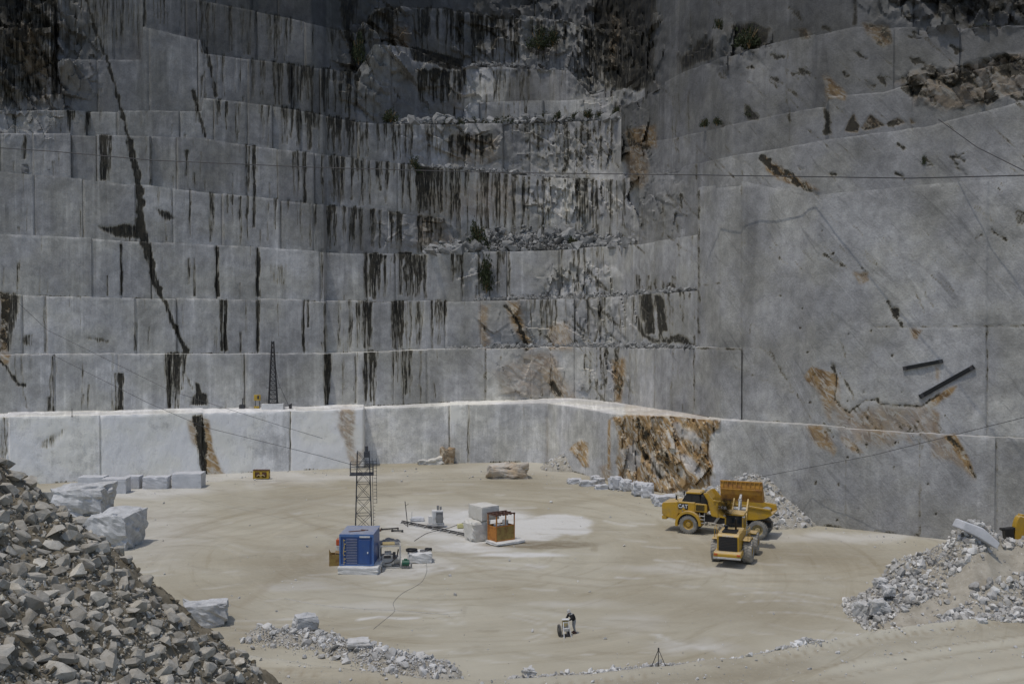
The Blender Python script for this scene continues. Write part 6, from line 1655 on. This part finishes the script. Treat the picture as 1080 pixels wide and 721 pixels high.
q = at_floor(353, 597.5); bn = empty('metal_bin', (q.x, q.y + .6, 0), .1, 'small rusty brown open metal bin left of the blue cabin', 'bin')
mb = MB()
for (c, d) in (((0, -.5, .55), (1.1, .05, 1.0)), ((0, .5, .55), (1.1, .05, 1.0)), ((-.53, 0, .6), (.05, 1, 1.1)), ((.53, 0, .55), (.05, 1, 1.0)), ((0, 0, .1), (1.05, 1, .06))): mb.box(c, d)
mb.prism([(-.56, 1.1), (-.3, 1.1), (-.56, 1.6)], -.52, -.48)
mb.build('shell', M['rust_olive'], bn, .01)
MB().box((.25, 0, 1.05), (.6, .7, .3), (.1, .2, .1)).build('contents', M['wood'], bn, .03)
q = at_floor(357.5, 585); jc = empty('fuel_can', (q.x, q.y, 0), 0, 'orange can on a grey drum just behind the brown bin', 'can')
MB().lathe([(.001, 0), (.3, 0), (.31, .45), (.3, .9), (.001, .9)], (0, 0, 0), 'Z', 20).build('drum', M['offwhite'], jc)
mb = MB(); mb.box((0, 0, 1.2), (.5, .3, .55)); mb.build('can', M['red'], jc, .05)
mb = MB(); mb.tube([(-.12, 0, 1.5), (-.12, 0, 1.6), (.12, 0, 1.6), (.12, 0, 1.5)], .03, 6); mb.build('handle', M['red'], jc)

# generator set right of the cabin
q = at_floor(409, 600); gs = empty('generator', (q.x + .1, q.y + .8, 0), .15, 'dusty open frame generator set between the cabin and the small white slab', 'generator')
mb = MB()
for x in (-.75, .75):
    for y in (-.55, .55): mb.bar((x, y, .05), (x, y, 1.75), .07)
for z in (.1, 1.75):
    for y in (-.55, .55): mb.bar((-.75, y, z), (.75, y, z), .07)
    for x in (-.75, .75): mb.bar((x, -.55, z), (x, .55, z), .07)
mb.build('frame', M['offwhite'], gs)
mb = MB(); mb.box((-.15, 0, .65), (.9, .8, .7)); mb.tube([(.25, 0, .6), (.72, 0, .6)], .33, 14); mb.box((-.15, 0, 1.1), (.5, .5, .25)); mb.build('engine', M['offwhite'], gs, .04)
mb = MB(); mb.box((-.2, -.42, .9), (.5, .06, .2)); mb.tube([(-.4, -.45, .4), (.1, -.5, .5), (.5, -.5, .9), (.6, -.5, 1.5)], .05, 8); mb.box((.3, -.35, 1.0), (.2, .2, .5)); mb.build('fittings', M['dark_steel'], gs, .01)
MB().box((-.1, 0, 1.84), (.9, .8, .10)).build('canopy', M['tan'], gs, .03)
MB().lathe([(.001, -.3), (.24, -.3), (.25, .3), (.001, .3)], (-.2, -.2, .32), 'X', 16).build('tank', M['offwhite'], gs)
q = at_floor(397.5, 595); gs.scale = (1.2, 1.2, 1.15)
q = at_floor(397.5, 595); ep = empty('switch_cabinet', (q.x, q.y + .3, 0), .05, 'dark grey switch cabinet pressed between the cabin and the generator', 'cabinet')
MB().box((0, 0, .75), (.75, .5, 1.45)).build('cabinet', M['dark_steel'], ep, .02); MB().box((0, 0, 1.53), (.9, .65, .08)).build('lid', M['white'], ep, .02); MB().box((0, -.262, .8), (.6, .03, 1.1)).build('door', M['tarp'], ep, .01)
q = at_floor(398, 604); p2 = empty('junction_box', (q.x, q.y, 0), 0, 'small grey junction box at the right corner of the plinth', 'box')
MB().box((.15, 0, .25), (.4, .35, .5)).build('cabinet', M['offwhite'], p2, .02); MB().box((.36, 0, .25), (.06, .3, .55)).build('door', M['dark_steel'], p2, .01)
q = at_floor(442, 594); sl = rough_block('stone_slab', (q.x, q.y + .8, -.03), (2.2, 1.8, .95), .12, M['concrete'], 'low white stone slab with two coils on top, right of the generator', 'stone slab', None, 83, .08)
def torus_obj(c, R, r, lab, name, mat, cat, turns=1):
    mb = MB(); pts = []
    n = 28 * turns
    for i in range(n + 1):
        t = 2 * math.pi * i / 28; rr = R * (1 + .04 * math.sin(3 * t) ) ; pts.append((c[0] + rr * math.cos(t), c[1] + rr * math.sin(t), c[2] + .07 * (i / 28)))
    mb.tube(pts, r, 8)
    return tag(mb.build(name, M[mat], None, 0, True), lab, cat)
torus_obj((q.x - .75, q.y + .75, .99), .44, .10, 'thick black hose coil lying on the left end of the low white slab', 'hose_coil', 'black', 'hose coil', 2)
torus_obj((q.x + .75, q.y + 1.1, .99), .26, .08, 'small black hose coil on the right end of the low white slab', 'hose_coil', 'black', 'hose coil', 2)
torus_obj((q.x + .35, q.y + .7, .95), .32, .03, 'thin grey wire ring between the two coils on the low white slab', 'wire_ring', 'tarp', 'wire ring', 2)
q = at_floor(427.5, 600); gp = empty('pump', (q.x, q.y + .3, 0), 0, 'small green motor pump on the floor before the low white slab', 'pump')
mb = MB(); mb.tube([(-.32, 0, .5), (.32, 0, .5)], .26, 14); mb.box((0, 0, .78), (.3, .26, .16)); mb.build('motor', M['green'], gp, .02)
mb = MB(); mb.box((0, 0, .12), (.75, .5, .08)); mb.box((-.2, 0, .22), (.1, .4, .14)); mb.box((.2, 0, .22), (.1, .4, .14)); mb.tube([(.32, 0, .45), (.5, 0, .45), (.5, 0, .1)], .08, 8); mb.build('base', M['steel'], gp, .01)
# heap of tarpaulin and bars behind the generator
q = at_floor(409, 574)
bm = bmesh.new(); bmesh.ops.create_grid(bm, x_segments=22, y_segments=16, size=1)
for v in bm.verts:
    x, y = v.co.x, v.co.y; rr = math.hypot(x, y)
    v.co = Vector((x * 1.1, y * .75, max(0.02, .55 * (1 - rr * .8) + (float(fbm(x * 2.5 + 3, y * 2.5, 4)) - .5) * .7)))
bm.faces.ensure_lookup_table()
me = bpy.data.meshes.new('tarpaulin'); bm.to_mesh(me); bm.free()
o = link('tarpaulin', me, M['tarp']); o.location = (q.x, q.y + .6, 0); o.modifiers.new('thick', 'SOLIDIFY').thickness = .03; tag(o, 'crumpled grey tarpaulin heaped behind the generator', 'tarpaulin')
q = at_floor(406, 560)
for i, (x, y, L, a, lb) in enumerate([(-1.2, 0, 1.6, .1, 'rusty bar lying on the floor behind the cabin, nearest to the mast'), (.4, .8, 1.9, .2, 'dark bar lying behind the tarpaulin, in the middle of three'), (1.3, -.2, 1.3, -.2, 'dark bar lying behind the tarpaulin, farthest right of three')]):
    mb = MB(); mb.bar((-L / 2, 0, .08), (L / 2, 0, .14), .12, .12); mb.box((L / 2 - .1, 0, .1), (.12, .3, .2)); mb.box((-L / 2 + .1, 0, .1), (.12, .3, .2))
    o = mb.build('steel_bar', M['rust_brown'] if i == 0 else M['dark_steel'], None, .01); o.location = (q.x + x, q.y + y, 0); o.rotation_euler = (0, 0, a); tag(o, lb, 'steel bar')

# wire saw on its rails
q = at_floor(461, 556); ws = empty('wire_saw', (q.x, q.y + .5, .12), .15, 'white dusty stone wire saw machine with a dark opening, on its rails', 'wire saw')
mb = MB(); mb.box((0, 0, .95), (1.15, .9, 1.4)); mb.box((-.7, .1, .6), (.5, .7, .9)); mb.build('housing', M['concrete'], ws, .05)
MB().box((.18, -.47, .95), (.72, .05, 1.1)).build('panel', M['tarp'], ws, .02)
MB().lathe([(.001, -.06), (.42, -.06), (.42, .06), (.001, .06)], (.18, -.54, .85), 'Y', 24).build('drive_wheel', M['steel'], ws)
mb = MB(); mb.box((.05, 0, 1.85), (.22, .25, .55)); mb.box((.35, .05, 1.8), (.2, .25, .4)); mb.build('motor', M['steel'], ws, .02)
mb = MB(); mb.box((-.2, 0, .15), (1.8, 1.0, .18)); mb.build('carriage', M['offwhite'], ws, .02)
a, b = at_floor(423, 551.5), at_floor(491, 565.5)
rails = empty('saw_rails', a, 0, 'pair of dark rails lying on the white dust under the wire saw', 'rails')
for off in (0, .75):
    mb = MB(); mb.bar((0, off, .12), (b.x - a.x, b.y - a.y + off, .12), .07, .12); mb.build('rail', M['dark_steel'], rails)
for i in range(9):
    t = i / 8; MB().box(((b.x - a.x) * t, (b.y - a.y) * t + .38, .05), (.16, 1.0, .07), (0, 0, -.1)).build('sleeper', M['concrete'], rails)
MB().box((b.x - a.x, b.y - a.y + .3, .2), (.35, .9, .3)).build('buffer', M['dark_steel'], rails, .02)
q = at_floor(430, 555); mb = MB(); mb.tube([(q.x, q.y, -.05), (q.x - .12, q.y, 1.2), (q.x - .28, q.y, 2.7)], .045, 6); mb.tube([(q.x + .05, q.y, 0), (q.x - .45, q.y + .2, .3)], .03, 6); mb.tube([(q.x - .22, q.y, 2.2), (q.x + .1, q.y, 2.45)], .02, 5)
tag(mb.build('pole', M['dark_steel']), 'thin leaning pole planted at the left end of the saw rails', 'pole')
q = at_floor(434, 552); mb = MB(); mb.tube([(q.x, q.y, -.05), (q.x + .05, q.y, 1.3)], .03, 6); mb.tube([(q.x - .1, q.y, .04), (q.x + .12, q.y, .04)], .04, 6)
tag(mb.build('pole', M['offwhite']), 'short pale stake beside the leaning pole', 'stake')
q = at_floor(437, 549)
o = boulder('pallet_stone', 440, 549.5, 14, 4, 1.0, 'flat dusty stone lying behind the saw rails near the leaning pole', M['block'], 91, .1, .2, cat='stone')
q = at_floor(486, 556); mb = MB(); mb.box((q.x, q.y, .18), (.75, .5, .38), (0, 0, .2)); mb.tube([(q.x - .2, q.y, .38), (q.x + .2, q.y, .42)], .05, 6)
tag(mb.build('plastic_crate', mat_plain('pale_yellow_plastic', (.62, .58, .26), .6, 0, (.5, .47, .36), .6), None, .03), 'pale yellow plastic tub left of the stacked marble blocks', 'tub')

# stacked blocks and rusty cage
p = at_floor(502, 571)
low = rough_block('marble_block', (p.x + .0, p.y + 1.2, -.04), (2.0, 2.1, 2.0), .55, M['block_cream'], 'lower rough marble block of the stack beside the rusty cage', 'marble block', None, 93, .10, 6)
up_ = rough_block('marble_block', (p.x + .72, p.y + 1.85, 1.98), (2.1, 2.5, 1.4), .62, M['block_cream'], 'upper cut marble block of the stack beside the rusty cage', 'marble block', None, 94, .02, 6)
p = at_floor(529, 573.5)
rough_block('stone_slab', (p.x + .35, p.y + .9, -.05), (3.4, 2.3, .30), .62, M['concrete'], 'thin white slab under the rusty cage', 'stone slab', None, 95, .05)
cg = empty('rusty_cage', (p.x - .05, p.y + 1.1, .24), .62, 'rusty orange open topped steel cage box on a white slab beside the stacked blocks', 'cage')
CW_, CD_, CHh, CT = 2.15, 1.45, 1.45, 2.55
pn = MB()
MB().box((0, -CD_ / 2, CHh / 2), (CW_, .06, CHh)).build('side_panel', M['rust_olive'], cg, .01)
MB().box((0, CD_ / 2, CHh / 2), (CW_, .06, CHh)).build('side_panel', M['rust_olive'], cg, .01)
MB().box((-CW_ / 2, 0, CHh / 2), (.06, CD_, CHh)).build('end_panel', M['rust'], cg, .01)
MB().box((CW_ / 2, 0, CHh / 2), (.06, CD_, CHh)).build('end_panel', M['rust'], cg, .01)
fr = MB()
for x in (-CW_ / 2, CW_ / 2):
    for y in (-CD_ / 2, CD_ / 2): fr.bar((x, y, 0), (x, y, CT), .10)
for y in (-CD_ / 2, CD_ / 2): fr.bar((-CW_ / 2, y, CHh), (CW_ / 2, y, CHh), .10); fr.bar((-CW_ / 2, y, .05), (CW_ / 2, y, .05), .10); fr.bar((0, y, CHh), (0, y, CT), .06)
fr.build('frame', M['rust'], cg, .01)
rf = MB()
for x in np.linspace(-CW_ / 2, CW_ / 2, 6): rf.bar((x, -CD_ / 2 - .08, CT), (x, CD_ / 2 + .08, CT + .02), .13, .10)
for y in (-CD_ / 2, 0, CD_ / 2): rf.bar((-CW_ / 2 - .08, y, CT + .07), (CW_ / 2 + .08, y, CT + .07), .13, .10)
rf.build('roof_grid', M['rust_brown'], cg)
mb = MB(); mb.box((-.3, 0, .9), (.8, .7, 1.3)); mb.tube([(.5, 0, .2), (.5, 0, 1.9)], .3, 12); mb.build('contents', M['offwhite'], cg, .04)

# bucket attachment standing at the foot of the left wall
p = at_floor(274.5, 505); bk = empty('bucket_attachment', (p.x, p.y + .6, 0), 0, 'yellow steel loader attachment with two dark openings at the foot of the left wall', 'bucket attachment')
mb = MB(); mb.box((0, .2, .95), (2.2, .7, .35)); mb.box((-.95, .15, .5), (.3, .9, 1.0)); mb.box((.95, .15, .5), (.3, .9, 1.0)); mb.box((0, .1, .45), (.35, .8, .9)); mb.box((0, .45, .35), (2.1, .1, .7)); mb.box((0, .2, .1), (2.2, .9, .16)); mb.build('body', M['signyellow'], bk, .03)
mb = MB(); mb.box((-.5, -.1, .62), (.5, .4, .5)); mb.box((.5, -.1, .62), (.5, .4, .5)); mb.build('opening', M['rust_brown'], bk, .02)
mb = MB(); mb.tube([(-.55, -.3, .35), (-.3, -.35, .55), (0, -.35, .4), (.3, -.35, .55), (.55, -.3, .35)], .08, 8); mb.build('hook', M['tan'], bk)
MB().box((0, .15, 1.16), (2.25, .8, .08)).build('lip', M['rust_brown'], bk, .01)

# tripod by the road
p = G(694.5, 700, .85); tz = hr(p.x, p.y)
tp = empty('tripod', (p.x, p.y, tz), 0, 'tall thin dark tripod standing at the edge of the haul road', 'tripod')
for i, (dx, dy) in enumerate(((-.62, -.1), (.62, -.15), (.05, .5))):
    mb = MB(); mb.tube([(dx, dy, -.05), (0, 0, 1.42)], .022, 6); mb.build('leg', M['dark_steel'], tp)
mb = MB(); mb.tube([(0, 0, .15), (0, 0, 1.5)], .02, 6); mb.tube([(0, 0, 1.4), (0, 0, 1.52)], .05, 8); mb.build('centre_pole', M['dark_steel'], tp)

# ------------------------------------------------------------------ the worker and the drill cart
def skin_body(name, joints, edges, mat, parent=None, sub=2):
    me = bpy.data.meshes.new(name)
    me.from_pydata([j[0] for j in joints], edges, []); me.update()
    o = link(name, me, mat, parent)
    md = o.modifiers.new('skin', 'SKIN')
    for i, j in enumerate(joints):
        sv = me.skin_vertices[0].data[i]; sv.radius = (j[1], j[2] if len(j) > 2 else j[1]); sv.use_root = (i == 0)
    o.modifiers.new('sub', 'SUBSURF').levels = sub; o.modifiers['sub'].render_levels = sub
    md.use_smooth_shade = True
    return o
foot = G(605.2, 667.0, 0)
pr = empty('person', (foot.x, foot.y, h0(foot.x, foot.y)), .5, 'worker in a black jacket, grey trousers and white helmet bending over the drill cart', 'person')
# facing -x and slightly to the camera
J = [((0, 0, .93), .165, .14), ((-.06, 0, 1.10), .165, .14), ((-.18, -.01, 1.28), .195, .15), ((-.28, -.02, 1.40), .13, .10), ((-.36, -.03, 1.47), .06),         # 0-4 pelvis .. neck
     ((-.26, -.23, 1.36), .085), ((-.36, -.28, 1.12), .066), ((-.52, -.22, 1.02), .042), ((-.60, -.21, .99), .036),                                                      # 5-8 near arm
     ((-.26, .20, 1.36), .085), ((-.40, .24, 1.13), .066), ((-.55, .16, 1.06), .042), ((-.63, .14, 1.03), .036),                                                         # 9-12 far arm
     ((.02, -.10, .88), .10), ((-.05, -.12, .48), .068), ((.06, -.13, .10), .05), ((-.08, -.14, .05), .045),                                                             # 13-16 near leg
     ((.02, .10, .88), .10), ((.02, .13, .48), .068), ((.16, .14, .10), .05), ((.02, .15, .05), .045)]
E = [(0, 1), (1, 2), (2, 3), (3, 4), (3, 5), (5, 6), (6, 7), (7, 8), (3, 9), (9, 10), (10, 11), (11, 12), (0, 13), (13, 14), (14, 15), (15, 16), (0, 17), (17, 18), (18, 19), (19, 20)]
# one continuous body in trousers' grey; jacket, helmet, boots and skin are worn over it
body = skin_body('body', J, E, M['cloth_grey'], pr)
jk = [(Vector(J[i][0]), J[i][1] * 1.12, (J[i][2] if len(J[i]) > 2 else J[i][1]) * 1.12) for i in range(12) if i != 4 and i != 8]
idx = [0, 1, 2, 3, 5, 6, 7, 9, 10, 11]
jk = [(tuple(Vector(J[i][0]) + (Vector((0, 0, -.06)) if i == 0 else Vector())), J[i][1] * 1.3, (J[i][2] if len(J[i]) > 2 else J[i][1]) * 1.3) for i in idx]
mp = {v: k for k, v in enumerate(idx)}
skin_body('jacket', jk, [(mp[a], mp[b]) for a, b in E if a in mp and b in mp], M['cloth_black'], pr)
def head(parent, c, fwd):
    bm = bmesh.new(); bmesh.ops.create_uvsphere(bm, u_segments=20, v_segments=14, radius=1)
    for v in bm.verts:
        x, y, z = v.co
        w = .074 * (1 - .16 * max(0, -z)); d = .095 * (1 - .10 * max(0, -z))
        p = Vector((x * d, y * w, z * .118))
        if x > .75 and abs(y) < .3 and -.35 < z < .15: p.x += .022 * (1 - abs(y) / .3)          # nose
        if x > .6 and abs(abs(y) - .38) < .16 and .0 < z < .3: p.x -= .010                        # eye sockets
        if x > .6 and z < -.75: p.x += .012                                                       # chin
        if abs(abs(y) - 1) < .12 and -.25 < z < .2: p.y *= 1.16                                   # ears
        v.co = p
    me = bpy.data.meshes.new('head'); bm.to_mesh(me); bm.free()
    me.polygons.foreach_set('use_smooth', [True] * len(me.polygons))
    o = link('head', me, M['skin'], parent); o.location = c; o.rotation_euler = (0, .45, fwd)
    return o
hd = head(pr, (-.43, -.04, 1.57), math.pi)
hm_ = MB(); hm_.lathe([(.001, .165), (.05, .16), (.09, .135), (.115, .08), (.122, .03), (.124, .0), (.150, -.008), (.148, -.02), (.118, -.012)], (0, 0, .03), 'Z', 24); hm_.box((.14, 0, .018), (.07, .15, .012))
ho = hm_.build('helmet', M['offwhite'], hd, 0, True)
for (w_, el) in ((J[8][0], J[7][0]), (J[12][0], J[11][0])):
    w_ = Vector(w_); d = (w_ - Vector(el)).normalized(); sd = d.cross(Vector((0, 0, 1))).normalized(); dn = Vector((0, 0, -1))
    hj = [(tuple(w_), .034, .022), (tuple(w_ + d * .05), .040, .018)]; he = [(0, 1)]
    for f in range(4):
        o_ = sd * (-.033 + .022 * f); L = (.07, .08, .075, .058)[f]; b = len(hj)
        hj += [(tuple(w_ + d * .085 + o_), .0105), (tuple(w_ + d * (.085 + L * .5) + o_ + dn * .012), .009), (tuple(w_ + d * (.085 + L * .75) + o_ + dn * .045), .008)]
        he += [(1, b), (b, b + 1), (b + 1, b + 2)]
    b = len(hj); hj += [(tuple(w_ + d * .03 + sd * .045 + dn * .01), .012), (tuple(w_ + d * .07 + sd * .055 + dn * .035), .009)]; he += [(0, b), (b, b + 1)]
    skin_body('hand', hj, he, M['skin'], pr, 1)
for (ax, ay) in ((-.0, -.135), (.10, .145)):
    mb = MB(); mb.prism([(ax + .12, 0), (ax + .12, .13), (ax + .02, .15), (ax - .10, .08), (ax - .17, .06), (ax - .17, 0)], ay - .055, ay + .055); mb.build('boot', M['rust_brown'], pr, .02)

c0 = G(596.5, 670, 0)
ct = empty('drill_cart', (c0.x, c0.y, h0(c0.x, c0.y)), .15, 'small two wheeled drill cart with white legs and a tan engine, before the worker', 'drill cart')
for (dx, dy, bx_, by_) in ((-.28, -.75, -.22, -.1), (.42, -.45, .2, -.1), (-.28, .35, -.2, .3), (.40, .45, .2, .3)):
    mb = MB(); mb.bar((dx, dy, 0), (bx_, by_, 1.25), .065); mb.build('leg', M['white'], ct)
mb = MB(); mb.bar((-.25, -.1, 1.22), (.22, -.1, 1.22), .07); mb.bar((-.25, .3, 1.22), (.22, .3, 1.22), .07); mb.bar((-.25, -.4, .75), (.3, -.3, .75), .05); mb.bar((-.3, .1, .55), (.35, .1, .55), .06); mb.build('frame', M['white'], ct)
mb = MB(); mb.box((-.02, .1, 1.08), (.5, .45, .42)); mb.box((.0, .1, 1.36), (.34, .32, .14)); mb.build('engine', M['tan'], ct, .04)
MB().box((0, .05, 1.46), (.62, .4, .05)).build('cover', M['white'], ct, .01)
MB().box((.02, .0, .62), (.45, .5, .3)).build('tank', M['offwhite'], ct, .04)
wm_ = MB(); wm_.lathe([(.26, -.08), (.46, -.09), (.50, -.05), (.50, .05), (.46, .09), (.26, .08)], (-.55, .1, .52), 'X', 28); w1 = wm_.build('wheel', M['rubber'], ct, 0, True)
r1 = MB(); r1.lathe([(.001, -.05), (.08, -.07), (.26, -.03), (.26, .03), (.08, .07), (.001, .05)], (-.55, .1, .52), 'X', 20); r1.build('rim', M['steel'], w1)
wm_ = MB(); wm_.lathe([(.10, -.06), (.24, -.07), (.27, -.04), (.27, .04), (.24, .07), (.10, .06)], (.30, .05, .28), 'X', 24); w2 = wm_.build('wheel', M['rubber'], ct, 0, True)
mb = MB(); mb.box((.1, -.15, .12), (.7, .3, .16)); mb.build('drill_base', M['dark_steel'], ct, .02)
mb = MB(); mb.tube([(.1, -.15, .15), (.1, -.12, 1.0)], .06, 10); mb.build('drill_rod', M['steel'], ct)

ct.scale = (.80, .80, .80)
# ------------------------------------------------------------------ shrubs growing on the benches
def shrub_mesh(name, seed, dead=.0):
    r = np.random.default_rng(seed)
    n = 900
    cl = r.normal(size=(26, 3)); cl /= np.linalg.norm(cl, axis=1)[:, None]; cl *= r.uniform(.35, .95, 26)[:, None]; cl[:, 2] = np.abs(cl[:, 2]) * .9 + .12
    c = cl[r.integers(0, 26, n)] + r.normal(0, .16, (n, 3)); c[:, 2] = np.maximum(c[:, 2], .02)
    a = r.normal(size=(n, 3)); a /= np.linalg.norm(a, axis=1)[:, None]; b = np.cross(a, r.normal(size=(n, 3))); b /= np.linalg.norm(b, axis=1)[:, None]
    s = r.uniform(.05, .12, n)[:, None]
    V = np.stack([c - a * s, c + b * s * .5, c + a * s, c - b * s * .5], 1).reshape(-1, 3)
    me = np_mesh(name, V, np.arange(n * 4).reshape(n, 4), M['leaf'])
    return me
SH = [shrub_mesh('foliage', 300 + i) for i in range(4)]
tw = MB()
for i in range(9):
    a = i * .7; tw.tube([(0, 0, -.1), (.25 * math.cos(a), .25 * math.sin(a), .4), (.55 * math.cos(a), .55 * math.sin(a), .85)], .03, 5, .012)
twig = tw.build('stem', M['wood']); twig_me = twig.data; bpy.data.objects.remove(twig)
def shrub(px, py, wpx, hpx, y, label, group=None, name='shrub'):
    p = U(px, py, y); s = y / F
    t = empty(name, p, random.uniform(0, 6), label, 'shrub', group)
    k = (wpx * s / 2, wpx * s / 2, hpx * s)
    f = link('foliage', random.choice(SH), None, t); f.scale = k
    g = link('stem', twig_me, None, t); g.scale = k
def bench_y(k, px, add=.6): return float(depth(k, px)) + .035 * 8 + add
for px, py in [(470, 131), (485, 132), (499, 133), (511, 133), (524, 133), (536, 131), (575, 127), (588, 126), (606, 127), (620, 125), (632, 124), (650, 122)]:
    shrub(px, py, random.uniform(10, 16), random.uniform(6, 9), bench_y(7, px, 1.0), 'small dark bush in the row along the high ledge in the middle', 'bushes along the high ledge')
shrub(505, 262, 22, 26, bench_y(4, 505, 2), 'dark round bush on the rubble ledge left of the middle')
shrub(513, 306, 18, 34, bench_y(4, 513, -.5), 'tall dark bush growing from a crack in the fourth bench below the rubble ledge')
shrub(467, 268, 12, 10, bench_y(4, 467, 1), 'small bush at the left end of the rubble ledge')
shrub(605, 264, 14, 14, bench_y(4, 605, 2), 'dark bush at the right half of the rubble ledge')
shrub(437, 182, 14, 16, bench_y(6, 437, .3), 'small bush at the top of the black stained corner left of the streaked bench')
shrub(568, 50, 26, 18, bench_y(8, 568, 5), 'wide dark bush on the uppermost ledge, left of two')
shrub(583, 48, 18, 16, bench_y(8, 583, 5.5), 'dark bush on the uppermost ledge, right of two')
shrub(378, 66, 18, 26, bench_y(9, 378, -2), 'dark bush clinging to the upper left corner of the middle bay')
shrub(412, 128, 22, 12, bench_y(7, 412, .8), 'dark bush beside the boulders at the left end of the high ledge')
shrub(730, 52, 0, 0, 150, '') if False else None
for px, py, w, h, dy, lb in [(790, 49, 32, 20, 6.0, 'large dark bush in the hole high on the right-hand face'), (758, 30, 12, 10, 6.0, 'small bush left of the dark hole high on the right'), (1040, 44, 16, 16, 6.0, 'round bush alone on the grey slab at the upper right'), (957, 84, 14, 13, 5.0, 'small bush on the slab at the left end of the brown rock band'),
                             (743, 134, 12, 9, 4.6, 'small bush on the lip of the third slab, left of two'), (756, 132, 12, 8, 4.6, 'small bush on the lip of the third slab, right of two'), (792, 124, 18, 14, 4.9, 'bush in the dark notch under the upper right slab'), (948, 158, 10, 10, 2.6, 'small bush on the tilted slab, left of two'), (975, 175, 9, 10, 2.2, 'small bush on the tilted slab, right of two')]:
    y = float(D2(px)) + dy + 1.0 + {6.0: 4.0, 5.0: 3.0, 4.6: 1.8, 4.9: 3.0, 2.6: 1.4, 2.2: 1.2}.get(dy, 2)
    shrub(px, py, w, h, y - 1.3, lb)
